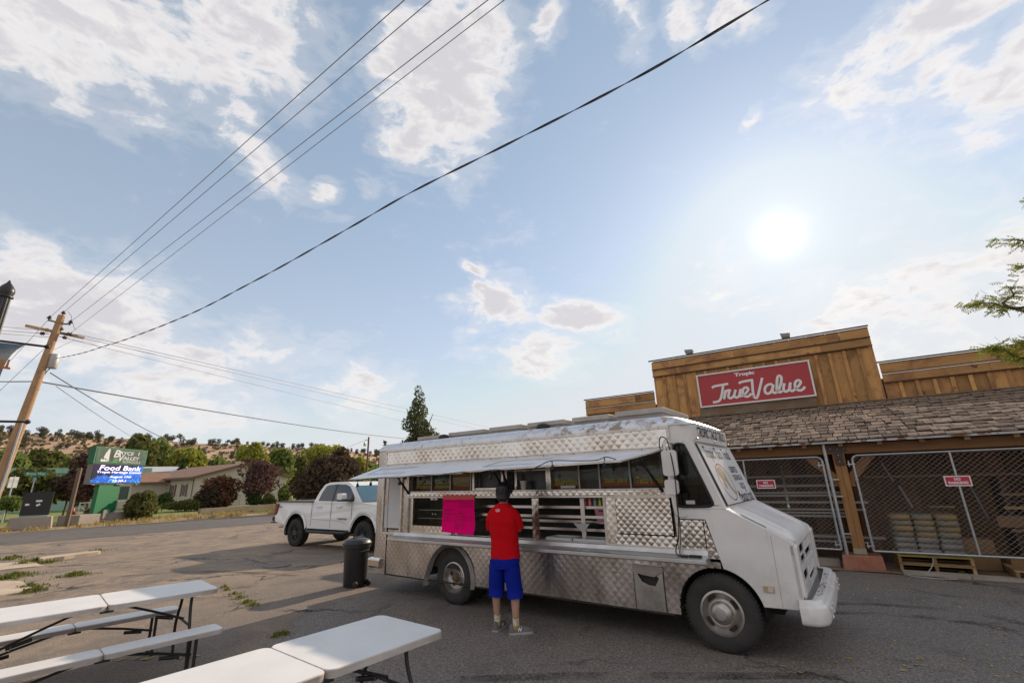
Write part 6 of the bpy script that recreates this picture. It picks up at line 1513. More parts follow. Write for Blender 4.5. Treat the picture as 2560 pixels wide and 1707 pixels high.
for i in range(125): juniper(rh.uniform(-150, 1000), HD - rh.uniform(0, 14), rh.uniform(.6, 1.3), 'along the crest')
for i in range(150): juniper(rh.uniform(-150, 1000), rh.uniform(150, 252), rh.uniform(.45, 1.15), 'on the slope')

# ------------------------------------------------------------------ trees and shrubs
G1 = leafmat('leaf_green', (.12, .17, .05), (.26, .29, .09), .4); G2 = leafmat('leaf_yellowgreen', (.19, .22, .04), (.36, .35, .07), .45); G3 = leafmat('leaf_dark', (.035, .065, .022), (.08, .115, .04), .25)
G4 = leafmat('leaf_olive', (.10, .115, .035), (.19, .185, .065), .35); PU = leafmat('leaf_plum', (.10, .055, .052), (.19, .11, .095), .3); PD = leafmat('leaf_dark_plum', (.05, .036, .028), (.14, .10, .068), .28); RB = leafmat('leaf_redbrown', (.15, .07, .045), (.25, .14, .075), .35); PG_ = leafmat('leaf_poplar', (.055, .075, .03), (.15, .16, .07), .35)
def tree(name, lab, cat, px, top, base, wpx, dist, m, leaves, lsize, seed, group=None, trunk=True, shape='round', zbase=None, nb=9):
    a, b, t_ = at(px - wpx / 2, base, dist), at(px + wpx / 2, base, dist), at(px, top, dist)
    p = at(px, base, dist); z0 = max(0, p.z) if zbase is None else zbase; Wd = (b - a).length; Hh = t_.z
    o = thing(name, lab, cat, (p.x, p.y, 0), 0, group); r2 = random.Random(seed); bl = []
    ch = Hh - z0
    for q in range(nb):
        if shape == 'cone':
            f = (q + .5) / nb; rad = Wd / 2 * (1.0 - .8 * f ** (2.2 if 'poplar' in name else 1.0)) * r2.uniform(.8, 1.1); an = r2.uniform(0, 6.28)
            bl.append((math.cos(an) * rad * .3, math.sin(an) * rad * .3, z0 + ch * f, rad * .75, rad * .75, ch / nb * 1.3))
        else:
            an = r2.uniform(0, 6.28); q2 = r2.uniform(.2, .62) * Wd / 2; zz = r2.uniform(.22, .78); rad = Wd / 2 * r2.uniform(.36, .58)
            bl.append((math.cos(an) * q2, math.sin(an) * q2, z0 + ch * zz, rad, rad, ch * r2.uniform(.17, .30)))
    if shape != 'cone': bl.append((0, 0, z0 + ch * .5, Wd * .33, Wd * .33, ch * .42)); bl.append((r2.uniform(-.1, .1) * Wd, 0, z0 + ch * .84, Wd * .2, Wd * .2, ch * .16)); bl.append((-Wd * .3, 0, z0 + ch * .35, Wd * .2, Wd * .2, ch * .2)); bl.append((Wd * .3, 0, z0 + ch * .35, Wd * .2, Wd * .2, ch * .2))
    mb = MB(); crown(mb, bl, leaves, lsize, seed); mb.build('crown', m, o)
    if trunk:
        mb = MB(); rr_ = max(.05, Hh * .022); mb.tube([(0, 0, 0), (rr_, 0, z0 * .6 + .2), (-rr_, rr_, z0 + ch * .4), (0, 0, z0 + ch * .8)], [rr_, rr_ * .85, rr_ * .55, rr_ * .2], 7)
        for q in range(6):
            an = r2.uniform(0, 6.28); zz = z0 + ch * r2.uniform(.1, .5); mb.tube([(0, 0, zz), (math.cos(an) * Wd * .16, math.sin(an) * Wd * .16, zz + ch * .12), (math.cos(an) * Wd * .32, math.sin(an) * Wd * .32, zz + ch * .3)], [rr_ * .5, rr_ * .35, rr_ * .12], 5)
        mb.build('trunk', BARK, o)
    return o
GT = 'trees beyond the houses'
tree('green_tree', 'olive green tree at the far left behind the utility pole', 'tree', -10, 1125, 1240, 130, 78, G1, 1500, .45, 1, GT)
tree('green_tree', 'broad olive tree between the utility pole and the green shed', 'tree', 75, 1120, 1235, 130, 82, G4, 1900, .42, 2, GT)
tree('green_tree', 'low bright green tree behind the pale green shed roof', 'tree', 150, 1138, 1220, 110, 100, G1, 1300, .5, 3, GT); tree('green_tree', 'pale green tree just behind the school sign top', 'tree', 330, 1085, 1225, 120, 95, G4, 2000, .5, 4, GT)
tree('green_tree', 'tall green tree right of the school sign', 'tree', 385, 1098, 1225, 120, 105, G1, 1900, .55, 5, GT); tree('green_tree', 'yellow green tree rising above the house porch', 'tree', 470, 1118, 1215, 120, 92, G2, 1900, .45, 6, GT)
tree('conifer', 'small dark conifer above the porch roof', 'conifer', 445, 1143, 1215, 44, 80, G3, 700, .3, 7, GT, shape='cone'); tree('green_tree', 'bright yellow green tree above the house ridge', 'tree', 622, 1105, 1215, 95, 88, G2, 1700, .4, 8, GT)
tree('green_tree', 'deep green tree right of the bright one above the ridge', 'tree', 690, 1118, 1215, 95, 92, G1, 1600, .45, 9, GT); tree('green_tree', 'low pale tree above the purple leaved tree', 'tree', 735, 1140, 1215, 110, 100, G4, 1500, .5, 10, GT)
tree('green_tree', 'pale yellow green tree left of the dark bush top', 'tree', 790, 1112, 1215, 120, 110, G2, 1700, .5, 11, GT); tree('green_tree', 'light green tree beside the small wooden pole', 'tree', 893, 1138, 1230, 70, 75, G2, 1200, .35, 12, GT)
tree('green_tree', 'leafy green tree behind the small wooden pole', 'tree', 912, 1150, 1230, 70, 78, G1, 1100, .38, 13, GT); tree('green_tree', 'low green tree left of the house roof', 'tree', 530, 1140, 1215, 100, 110, G1, 1200, .5, 14, GT)
tree('conifer', 'dark green conifer right beside the food truck tail', 'conifer', 955, 1112, 1235, 66, 70, G3, 1300, .3, 15, GT, shape='cone'); tree('poplar', 'tall grey green poplar rising behind the food truck', 'poplar', 1040, 972, 1225, 125, 46, PG_, 9000, .13, 16, None, shape='cone', nb=15)
tree('poplar_sucker', 'small green shoot at the foot of the poplar over the truck roof', 'shrub', 1085, 1068, 1225, 55, 46.5, G1, 500, .16, 19)
tree('plum_tree', 'purple leaved plum tree left of the school sign', 'tree', 215, 1122, 1262, 125, 50, PU, 3600, .20, 20); tree('olive_shrub', 'wide brown olive shrub behind the street name sign', 'shrub', 75, 1172, 1262, 190, 53, G4, 3200, .22, 21)
tree('dark_shrub', 'dark plum shrub above the parked white car', 'shrub', 165, 1180, 1252, 120, 52, PD, 1800, .2, 22); tree('green_shrub', 'green hedge at the far left below the olive shrub', 'shrub', 15, 1240, 1275, 100, 47, G1, 1200, .16, 23)
tree('plum_bush', 'huge dark plum bush behind the pickup', 'bush', 808, 1136, 1268, 185, 47, PD, 9000, .17, 24); tree('plum_bush', 'taller dark plum bush joined at the right behind the pickup roof', 'bush', 845, 1116, 1268, 105, 48.5, PD, 4500, .17, 25)
tree('purple_tree', 'slender purple leaved tree in front of the gable', 'tree', 645, 1150, 1240, 118, 54, PU, 2600, .15, 26); tree('red_shrub', 'red brown shrub in front of the house corner', 'shrub', 540, 1188, 1276, 108, 53, RB, 3000, .15, 27)
tree('dark_shrub', 'low dark shrub at the foot of the red brown one', 'shrub', 515, 1215, 1278, 90, 52, PD, 1600, .15, 28); tree('green_bush', 'rounded green bush before the gable wall', 'bush', 632, 1222, 1268, 46, 52.5, G3, 1500, .11, 29)
tree('green_bush', 'loose yellow green bush right of the rounded bush', 'bush', 668, 1232, 1266, 46, 52.5, G4, 900, .11, 30); tree('green_bush', 'upright green bush at the right house corner', 'bush', 707, 1208, 1268, 44, 53, G1, 1200, .12, 31)
tree('rose_bush', 'dark rose bush under the house windows', 'bush', 405, 1231, 1268, 64, 55, G3, 1300, .12, 32); tree('weed_clump', 'tall yellow green weeds right of the school sign', 'weeds', 352, 1226, 1302, 95, 40, G4, 3000, .12, 33, trunk=False); tree('weed_clump', 'dry brown weeds at the fence left of the school sign', 'weeds', 228, 1268, 1296, 44, 40, RB, 600, .09, 34, trunk=False)
tree('green_bush', 'low green plants along the fence before the windows', 'bush', 460, 1248, 1282, 120, 52, G4, 1700, .11, 35, trunk=False)
tree('grass_clump', 'small grey green weed by the shed kerb', 'weeds', 2412, 1430, 1449, 22, 11.6, G4, 160, .02, 36, trunk=False)

# leafy branches of a locust tree whose trunk stands right of the frame
LT = thing('locust_tree', 'locust tree reaching sparse leafy branches in from the right', 'tree', (at(3350, 1100, 10.5).x, at(3350, 1100, 10.5).y, 0), 0)
L0 = Vector(LT.location); LL = leafmat('leaf_locust', (.20, .23, .05), (.42, .42, .10), .5)
mb = MB(); mb.tube([(0, 0, 0), (.05, .05, 1.6), (.05, 0, 3.2), (.2, .0, 4.6), (.3, .0, 5.4)], [.17, .15, .12, .08, .03], 9); trk = mb.build('trunk', BARK, LT, True)
mb = MB(); lf = MB(); rb = random.Random(61)
def sprig(p, d, ln, n):
    for i in range(n):
        q = p + d * (ln * i / n) + Vector((rb.gauss(0, .035), rb.gauss(0, .035), rb.gauss(0, .035)))
        fr = Vector((rb.gauss(d.x, .6), rb.gauss(d.y, .6), rb.gauss(-.15, .4))).normalized(); sd_ = fr.orthogonal().normalized(); fl = rb.uniform(.09, .16)
        for k2 in range(5):           # a pinnate leaf: pairs of leaflets
            c_ = q + fr * fl * k2 / 5
            for s_ in (-1, 1):
                e = c_ + sd_ * s_ * rb.uniform(.028, .046) + fr * .016; w = fr * .013
                lf.add([c_ - w * .3, c_ + (e - c_) * .5 - w, e, c_ + (e - c_) * .5 + w], [(0, 1, 2, 3)])
for (path, dist, zatt, dens) in (([(2700, 800), (2600, 772), (2520, 768), (2470, 756), (2432, 764)], 8.6, 3.4, 46), ([(2560, 778), (2535, 735), (2515, 712)], 8.6, 3.4, 26), ([(2700, 930), (2600, 902), (2540, 890), (2500, 868), (2470, 876)], 8.9, 2.7, 60), ([(2650, 870), (2580, 858), (2545, 848)], 8.9, 2.9, 30), ([(2680, 640), (2590, 612), (2545, 600), (2502, 598)], 8.4, 4.2, 26), ([(2660, 690), (2575, 668), (2548, 664)], 8.5, 4.0, 20), ([(2660, 520), (2590, 500), (2548, 505)], 8.4, 4.8, 12)):
    pts = [at(x, y, dist) - L0 for x, y in path]; pts = [Vector((0, 0, zatt - .4))] + pts
    sp_ = smoothpts(pts, 5); mb.tube(sp_, [max(.004, .03 * (1 - i / len(sp_))) for i in range(len(sp_))], 5)
    for i in range(int(dens * .55)):
        f = rb.random() ** .8; k2 = int((.45 + .55 * f) * (len(sp_) - 2)); d = (sp_[k2 + 1] - sp_[k2]).normalized(); sprig(sp_[k2], (d + Vector((rb.gauss(0, .7), rb.gauss(0, .7), rb.gauss(0, .5)))).normalized(), .12, 3)
mb.build('branches', BARK, trk); lf.build('crown', LL, LT)

# ------------------------------------------------------------------ house
def gzh(px, py, z): return gz(px, py, z)
HC, HR_ = Vector((-34.8, 51.3, 0)), Vector((-29.0, 59.9, 0)); gx = (HR_ - HC); GL = gx.length; gx.normalize(); gy = Vector((-gx.y, gx.x, 0))   # gy: away to the left-back
HS = thing('house', 'low beige house with brown roof behind the chain link fence', 'house', HC, math.atan2(gx.y, gx.x))
# local: x along gable (right), y to the back-left
SID = mat('siding', (.58, .50, .41), .8, c2=(.50, .43, .35), scale=2, amt=.5); ROOF = mat('roof_shingle', (.26, .145, .095), .9, c2=(.18, .10, .07), scale=1.5, amt=.7, bump=.3, bscale=30, stretch=(1, 1, 1)); TRIM = mat('house_trim', (.16, .10, .075), .7); SHUT = mat('shutter', (.17, .085, .07), .7); HGL = mat('house_glass', (.05, .055, .05), .08, spec=.7)
EH, PH, LEN = 3.15, 4.62, 15.0
wl_ = MB().prism([(0, 0), (GL, 0), (GL, EH), (GL / 2, PH - .12), (0, EH)], 0, LEN, 'y').build('wall', SID, HS)
for i in range(15):
    z = .35 + i * .19
    MB().box(-.02, GL + .02, -.022, -.002, z, z + .165).build('siding_board', SID, wl_); MB().box(-.024, -.002, 0, LEN, z, z + .165).build('siding_board', SID, wl_)
for i in range(6):
    z = EH + .05 + i * .19; f = (z + .17 - EH) / (PH - .12 - EH)
    if f < 1: MB().box(GL / 2 * f, GL - GL / 2 * f, -.022, -.002, z, z + .165).build('siding_board', SID, wl_)
for s_ in (0, 1):
    e0 = (-.5, EH - .12) if s_ == 0 else (GL + .5, EH - .12); pk = (GL / 2, PH)
    p = [e0, pk, (pk[0], pk[1] + .09), (e0[0], e0[1] + .10)]
    rfp = MB().prism(p, -.45, LEN + .4, 'y').build('roof', ROOF, HS)
    MB().prism([(e0[0], e0[1] - .16), (pk[0], pk[1] - .17), (pk[0], pk[1] - .005), (e0[0], e0[1] - .005)], -.49, -.455, 'y').build('barge_board', TRIM, rfp)
MB().box(-.55, -.42, -.4, LEN, EH - .24, EH - .12).build('gutter', TRIM, HS); MB().tube([(-.1, -.06, .2), (-.1, -.06, EH - .2)], .05, 6).build('downspout', TRIM, HS)
MB().box(5.8, 6.6, 3, 4, 4.2, 5.0).build('chimney', SID, HS)
def hwin(x0, x1, z0, z1, face, sh=True):
    def bx(a0, a1, b0, b1, d0, d1, nm, m, par):
        mb = MB()
        if face == 'g': mb.box(a0, a1, -d1, -d0, b0, b1)
        else: mb.box(-d1, -d0, a0, a1, b0, b1)
        return mb.build(nm, m, par)
    w = bx(x0, x1, z0, z1, .024, .06, 'window', mat('win_frame', (.62, .58, .52), .6), HS)
    bx(x0 + .07, (x0 + x1) / 2 - .03, z0 + .07, z1 - .07, .061, .066, 'pane', HGL, w); bx((x0 + x1) / 2 + .03, x1 - .07, z0 + .07, z1 - .07, .061, .066, 'pane', HGL, w)
    if sh: bx(x0 - .42, x0 - .03, z0 - .03, z1 + .03, .024, .07, 'shutter', SHUT, w); bx(x1 + .03, x1 + .42, z0 - .03, z1 + .03, .024, .07, 'shutter', SHUT, w)
hwin(6.3, 7.5, 1.15, 2.35, 'g'); hwin(1.7, 2.5, 1.15, 2.4, 's'); hwin(4.6, 5.5, 1.15, 2.4, 's')
# porch wing with its own small gable
MB().box(-3.4, -.0, 6.6, 11.0, 0, 2.75).build('porch_wall', SID, HS); hp = MB().prism([(6.0, 2.62), (8.9, 3.75), (11.6, 2.62), (11.6, 2.75), (8.9, 3.88), (6.0, 2.75)], -3.9, .6, 'x').build('porch_roof', ROOF, HS); MB().prism([(6.7, 2.75), (8.9, 3.62), (11.0, 2.75)], -3.41, -3.36, 'x').build('porch_gable', SID, hp)
MB().box(-3.46, -3.40, 7.3, 9.9, 1.0, 2.35).build('porch_window', HGL, HS)

# fence in front of the house
FN = thing('house_fence', 'low galvanised chain link fence along the verge', 'fence', (0, 0, 0))
fps = [gz(x, y) for x, y in ((190, 1301), (255, 1296), (383, 1278), (497, 1271), (598, 1266), (685, 1261), (770, 1257))]
for p in fps: MB().tube([(p.x, p.y, 0), (p.x, p.y, 1.16)], .035, 7).build('fence_post', M_GALV, FN, 50)
for a, b in zip(fps, fps[1:]):
    MB().tube([(a.x, a.y, 1.12), (b.x, b.y, 1.12)], .025, 5).build('top_rail', M_GALV, FN)
    mb = MB(); L_ = (b - a).length; n = int(L_ / .22)
    for i in range(n):
        for s_ in (0, 1):
            u0, u1 = i / n, min(1, (i + 4) / n); z0, z1 = (.05, 1.1) if s_ == 0 else (1.1, .05); p0, p1 = a.lerp(b, u0), a.lerp(b, u1); mb.tube([(p0.x, p0.y, z0), (p1.x, p1.y, z1)], .0035, 3, cap=False)
    mb.build('fence_mesh', M_GALV, FN, stuff=True)
MB().tube([(fps[0].x, fps[0].y, .95), (fps[0].lerp(fps[1], .6).x, fps[0].lerp(fps[1], .6).y, .1)], .025, 6).build('brace', M_GALV, FN)
kw = MB(); ka, kb = gz(500, 1283), gz(735, 1266); kd = (kb - ka).normalized(); kn_ = Vector((-kd.y, kd.x, 0))
kw.prism([(p.x, p.y) for p in (ka, kb, kb + kn_ * .3, ka + kn_ * .3)], 0, .35, 'z'); struct(kw.build('retaining_kerb', mat('kerb_stone', (.30, .23, .175), .9, c2=(.2, .15, .11), scale=1, amt=.6)))

# pale green shed far left
gs = at(110, 1190, 72); GS = thing('green_shed', 'pale green sheet metal shed behind the left shrubs', 'shed', (gs.x, gs.y, 0), R(42))
MB().box(-14, 9, 0, 4, 0, at(110, 1183, 72).z).build('wall', mat('shed_wall', (.30, .46, .36), .6), GS); MB().box(-14.2, 9.2, -.3, 4.3, at(110, 1183, 72).z, at(110, 1170, 72).z).build('roof', mat('shed_green', (.30, .50, .38), .55, c2=(.25, .43, .33), scale=6, amt=.5, stretch=(1, .05, .05)), GS)
for i in range(38): MB().box(-14 + i * .61, -13.92 + i * .61, -.34, -.301, at(110, 1183, 72).z, at(110, 1170, 72).z).build('roof_rib', MATS['shed_green'], GS)
# brown house far behind the small pole
bp2 = at(942, 1210, 85); BH = thing('far_house', 'low brown roofed house glimpsed behind the food truck tail', 'house', (bp2.x, bp2.y, 0), R(20)); hz2 = at(942, 1182, 85).z
MB().box(-6, 6, 0, 6, 0, hz2 - 1.2).build('wall', SID, BH); MB().prism([(-.8, hz2 - 1.2), (3, hz2 + .3), (6.8, hz2 - 1.2)], -6.4, 6.4, 'x').build('roof', ROOF, BH)
lb = at(367, 1165, 80); LB = thing('grey_roof_building', 'grey roofed building peeking out right of the school sign', 'building', (lb.x, lb.y, 0), R(30)); lz = at(367, 1172, 80).z
MB().box(-4, 4, 0, 5, 0, lz - .4).build('wall', SID, LB); MB().prism([(-.5, lz - .4), (2.5, lz + .4), (5.5, lz - .4)], -4.3, 4.3, 'x').build('roof', mat('pale_roof', (.5, .5, .5), .6), LB)

# white parked car
cp = gz(150, 1276); CR = thing('parked_car', 'white sedan parked under the plum tree left of the school sign', 'car', (cp.x, cp.y, 0), R(44))
CSC = .95
prof = [(-2.3, .35), (-2.33, .75), (-2.1, .98), (-1.5, 1.02), (-.9, 1.38), (-.1, 1.46), (.6, 1.40), (1.35, 1.0), (2.1, .86), (2.32, .68), (2.33, .35)]
def cin(z): return .0 if z < .95 else (z - .95) * .35
mb = MB(); n = len(prof); mb.grid([[(a, .02 + cin(b), b) for a, b in prof], [(a, 1.78 - cin(b), b) for a, b in prof]], closeu=True); mb.add([(a, .02 + cin(b), b) for a, b in prof], [tuple(range(n))]); mb.add([(a, 1.78 - cin(b), b) for a, b in prof], [tuple(range(n - 1, -1, -1))]); mb.build('body', M_PW, CR, bevel=.05)
MB().add([(a, .01 + cin(b), b) for a, b in ((-1.3, 1.04), (-.85, 1.32), (-.1, 1.39), (-.1, 1.04))], [(0, 1, 2, 3)]).build('rear_window', M_PG, CR); MB().add([(a, .01 + cin(b), b) for a, b in ((-.02, 1.04), (-.02, 1.39), (.55, 1.34), (1.1, 1.04))], [(0, 1, 2, 3)]).build('front_window', M_PG, CR)
for x in (-1.4, 1.4):
    for y, s_ in ((.0, 1), (1.8, -1)):
        w = MB().lathe([(.19, .0), (.24, .012), (.31, .01), (.33, -.03), (.33, -.19), (.2, -.2)], 24, Matrix.Translation((x, y, .33)) @ Matrix.Rotation(R(90) * s_, 4, 'X')).build('wheel', M_TYRE, CR, 50); MB().lathe([(.2, .004), (.18, -.02), (0, -.02)], 16, Matrix.Translation((x, y, .33)) @ Matrix.Rotation(R(90) * s_, 4, 'X'), cap=False).build('rim', M_GALV, w, 50)
MB().box(2.2, 2.34, .1, .45, .62, .72).build('headlight', M_GALV, CR)

# ------------------------------------------------------------------ school sign
A_, B_ = at(243, 1115, 38), at(371, 1121, 41.2); sx_ = Vector((B_.x - A_.x, B_.y - A_.y, 0)); SWD = sx_.length; sx_.normalize()
SS = thing('school_sign', 'green school sign with lit message screen on a green pillar', 'sign', (A_.x, A_.y, 0), math.atan2(sx_.y, sx_.x))
zt, zm, zb_ = A_.z, at(234, 1157, 38).z, at(221, 1210, 38).z
GRN = mat('sign_green', (.012, .14, .055), .5, c2=(.010, .10, .045), scale=.8, amt=.7); GRD = mat('sign_green_dark', (.015, .055, .032), .5, c2=(.03, .12, .05), scale=1.1, amt=.8, contrast=(.45, .55)); PIL = mat('pillar_green', (.008, .15, .05), .5); SIL = mat('emblem_silver', (.62, .62, .62), .5); GREYC = mat('cabinet_grey', (.20, .185, .165), .6)
cabn = MB().box(-.02, SWD + .02, 0, .38, zm, zt).build('top_cabinet', GRN, SS); MB().box(.10, SWD - .08, -.012, -.002, zm + .08, zt - .07).build('sign_face', GRD, cabn)
scr = MB().box(.06, SWD - .10, .02, .36, zb_, zm - .01).build('screen_cabinet', GREYC, SS)
def screen_mat():
    m = bpy.data.materials.new('message_screen'); m.use_nodes = True; t = m.node_tree; b = t.nodes['Principled BSDF']; N = NT(t)
    co = N.n('ShaderNodeTexCoord').outputs['Object']; x, y, z = N.sep(co); nz = N.noise(co, 2.4, 6, .75, 1.5); n2 = N.noise(co, 1.1, 4, .6, .8)
    grad = N.math('ADD', N.mapr(z, zb_, zm, .75, -.15), N.math('MULTIPLY', N.mapr(x, 0, SWD, -.25, .35), 1.0))
    f = N.math('ADD', N.math('MULTIPLY', N.math('SUBTRACT', n2.outputs[0], .5), 1.2), grad)
    cc = N.mix(N.mapr(f, .25, .36), (.006, .006, .018), (.012, .075, .36)); cc = N.mix(N.math('MULTIPLY', N.mapr(nz.outputs[0], .53, .60), N.mapr(f, .3, .5)), cc, (.06, .38, .78))
    N.link(cc, b.inputs['Emission Color']); b.inputs['Emission Strength'].default_value = 1.0; b.inputs['Base Color'].default_value = (.01, .01, .02, 1); b.inputs['Roughness'].default_value = .3
    return m
MB().box(.10, SWD - .14, .005, .018, zb_ + .08, zm - .05).build('screen', screen_mat(), scr); MB().box(.065, SWD - .105, .019, .03, zb_ + .01, zm - .02).build('screen_bezel', M_BLK, scr)
for x in (.25, SWD / 2, SWD - .5): MB().box(x, x + (.6 if x == SWD / 2 else .2), -.01, .02, zb_ - .05, zb_ + .01).build('service_latch', GREYC, scr)
LET = mat('screen_letters', (.62, .58, 1.0), .5, emit=1.0)
def ss(key, u, v, w, h, m, par, z0, z1, y=-.0145): text(key, m, par, facing((SWD * u, y, z0 + (z1 - z0) * v), (1, 0, 0), (0, 0, 1)), w=SWD * w, h=(z1 - z0) * h)
ss('b', .385, .64, .12, .46, SIL, cabn, zm, zt); ss('ryce', .575, .70, .28, .22, SIL, cabn, zm, zt); ss('v', .485, .38, .10, .42, SIL, cabn, zm, zt); ss('alley', .68, .40, .34, .21, SIL, cabn, zm, zt); ss('schools', .70, .16, .36, .15, SIL, cabn, zm, zt)
ss('food', .53, .80, .80, .24, LET, scr, zb_, zm, .003); ss('heritage', .53, .575, .86, .14, LET, scr, zb_, zm, .003); ss('aug', .55, .35, .42, .13, LET, scr, zb_, zm, .003); ss('time', .54, .165, .26, .11, LET, scr, zb_, zm, .003)
def emb(poly, m=SIL, nm='emblem', y=-.0155): MB().add([(SWD * u, y, zm + (zt - zm) * v) for u, v in poly], [tuple(range(len(poly)))]).build(nm, m, cabn)
emb([(.22, .90), (.245, .90), (.25, .55), (.255, .18), (.22, .12), (.20, .30), (.185, .34), (.165, .42), (.175, .62)]); emb([(.10, .16), (.13, .10), (.255, .12), (.235, .25), (.20, .20), (.165, .30), (.15, .21), (.125, .30)]); emb([(.155, .40), (.175, .62), (.19, .30), (.155, .34)], y=-.0165)
emb([(.255, .88), (.275, .80), (.265, .45), (.30, .15), (.335, .15), (.33, .60), (.30, .88)], M_BLK, 'emblem_shadow'); emb([(.81, .78), (.83, .86), (.825, .62), (.805, .60)]); emb([(.30, .06), (.42, .06), (.44, .30), (.36, .36), (.31, .26)], mat('sign_leaf_green', (.05, .20, .06), .6), 'green_field', -.0140)
c0, c1 = SWD * .22, SWD * .60
MB().prism([(c0, .25), (c1 - .05, .25), (c1, .7), (c1, zb_), (c0, zb_)], .08, .34, 'y').build('pillar', PIL, SS)
MB().box(-.35, SWD * .86, -.25, 1.0, 0, .55).build('plinth', mat('plinth_concrete', (.30, .26, .22), .9, c2=(.22, .19, .16), scale=2, amt=.6), SS, bevel=.03)
MB().box(SWD * .28, SWD * .38, -.32, -.26, .25, .75).build('meter_box', GREYC, SS); MB().tube(smoothpts([(SWD * .36, -.28, .5), (SWD * .5, -.2, .6), (SWD * .62, .1, .95), (SWD * .62, .2, 1.6)], 5), .03, 5).build('conduit', GREYC, SS)

# black monument sign, street name sign, bare post, timber stake, hydrant
mp = gz(72, 1323); MS = thing('monument_sign', 'black blank backed sign panel on a concrete base', 'sign', (mp.x, mp.y, 0), R(40))
MB().prism([(-.85, 0), (.85, 0), (.78, .62), (-.78, .62)], -.35, .35, 'y').build('concrete_base', mat('monument_base', (.36, .31, .26), .9, c2=(.28, .24, .2), scale=2, amt=.6), MS, bevel=.02); pan = MB().box(-.50, .62, -.12, .12, .70, at(85, 1230, 36.6).z).build('black_panel', mat('panel_black', (.022, .02, .02), .55), MS); MB().box(-.48, .6, -.14, .14, .62, .70).build('panel_foot', mat('foot_green', (.3, .36, .3), .6), MS)
for x, z, w, r_ in ((-.30, 1.25, .16, 0), (.12, 1.22, .16, .5), (.12, 1.42, .24, 0)): MB().box(-w / 2, w / 2, -.002, .0, -.05, .05).build('sticker', M_SWH, pan, loc=(x, -.122, z), rot=(0, -r_, 0))
def polesign(px, py, d): q = at(px, py, d); return q
bp_ = at(66, 1275, 38.5); BW = thing('street_name_sign', 'green street name sign on a thin metal post', 'sign', (bp_.x, bp_.y, 0), R(44)); zs = at(82, 1185, 38.5).z
MB().tube([(0, 0, 0), (0, 0, zs - .18)], .035, 8).build('post', M_GALV, BW, 50); pl = MB().prism(rrect(-.44, .46, zs - .12, zs + .14, .015), -.012, .0, 'y').build('name_plate', mat('street_green', (.012, .21, .10), .4), BW); MB().box(-.08, .08, -.03, .03, zs - .38, zs - .17).build('bracket', mat('bracket_green', (.2, .35, .27), .5), BW)
text('brycew', M_SWH, pl, facing((0, -.0145, zs + .01), (1, 0, 0), (0, 0, 1)), w=.78, h=.19)
b0, b1 = gz(4, 1307), at(38, 1190, math.hypot(gz(4, 1307).x, gz(4, 1307).y)); tag(MB().tube([(0, 0, 0), (.0, 0, b1.z)], .045, 6).box(-.02, .02, -.3, .3, b1.z - .75, b1.z - .05).build('bare_sign_post', M_GALV, None, loc=(b0.x, b0.y, 0)), 'grey metal sign post seen edge on at the far left', 'post')
b0 = gz(165, 1316); tag(MB().box(-.085, .085, -.07, .07, 0, at(203, 1169, math.hypot(b0.x, b0.y)).z).build('timber_stake', mat('grey_timber', (.17, .12, .085), .9, c2=(.1, .07, .05), scale=5, amt=.7, stretch=(1, 1, .1)), None, loc=(b0.x, b0.y, 0), rot=(0, 0, .3)), 'weathered square timber post left of the school sign', 'post')
b0 = gz(174, 1303); HY = thing('fire_hydrant', 'red fire hydrant behind the timber post', 'hydrant', (b0.x, b0.y, 0), .3); RD = mat('hydrant_red', (.33, .03, .025), .5)
MB().lathe([(.22, 0), (.22, .06), (.15, .08), (.15, .55), (.19, .57), (.19, .62), (.15, .64), (.14, .72), (.08, .84), (.03, .87), (.03, .92), (0, .92)], 16).build('barrel', RD, HY, 40)
for a in (0, 90, 180): MB().lathe([(.08, .1), (.08, .24), (.06, .26), (0, .26)], 10, Matrix.Translation((0, 0, .48)) @ Matrix.Rotation(R(a), 4, 'Z') @ Matrix.Rotation(R(90), 4, 'Y')).build('nozzle', RD, HY, 40)

# ------------------------------------------------------------------ utility poles and wires
UD = 36.0
pt, pb_ = at(154.5, 789, UD), at(-15, 1240, UD); ax_ = (pb_ - pt); base_ = pt + ax_ * (pt.z / -ax_.z)
UP_ = thing('utility_pole', 'tall wooden utility pole with crossarms and transformer at left', 'utility pole', (base_.x, base_.y, 0), 0)
W_POLE = wood('pole_wood', (.40, .24, .125), (.28, .16, .08), (.2, .12, .07), (1, 1, .06), 5)
def ul(p): return Vector(p) - Vector((base_.x, base_.y, 0))
mb = MB(); mb.tube([ul(base_), ul(pt)], [.26, .165], 14); mb.build('pole', W_POLE, UP_, 50)
cr = RT.copy(); cr.z = 0; cr.normalize(); cdir = Vector((cr.x * math.cos(.3) - cr.y * math.sin(.3), cr.x * math.sin(.3) + cr.y * math.cos(.3), 0))
def pa_(px, py): return ul(at(px, py, UD))
INS = mat('insulator', (.10, .06, .05), .35); IRON = mat('pole_iron', (.07, .065, .06), .6)
def insul(p, par):
    MB().lathe([(.03, -.18), (.03, -.05), (.13, -.03), (.05, .0), (.11, .05), (.04, .09), (.05, .14), (0, .15)], 10, Matrix.Translation(p)).build('insulator', INS, par, 40)
a1 = MB().tube([pa_(143, 806), pa_(121, 800)], .045, 6).build('upper_arm', IRON, UP_); a2 = MB().tube([pa_(150, 810), pa_(176, 810)], .045, 6).build('upper_arm', IRON, UP_)
insul(pa_(123, 795), UP_); insul(pa_(158, 783), UP_); insul(pa_(176, 806), UP_); insul(pa_(153, 823), UP_)
cx0 = pa_(140, 830); off = Vector((-.9, -2.0, 0)).normalized() * 1.3
MB().tube([cx0 + off * 1.0, cx0 - off * 1.0], .09, 4).build('crossarm', W_POLE, UP_)
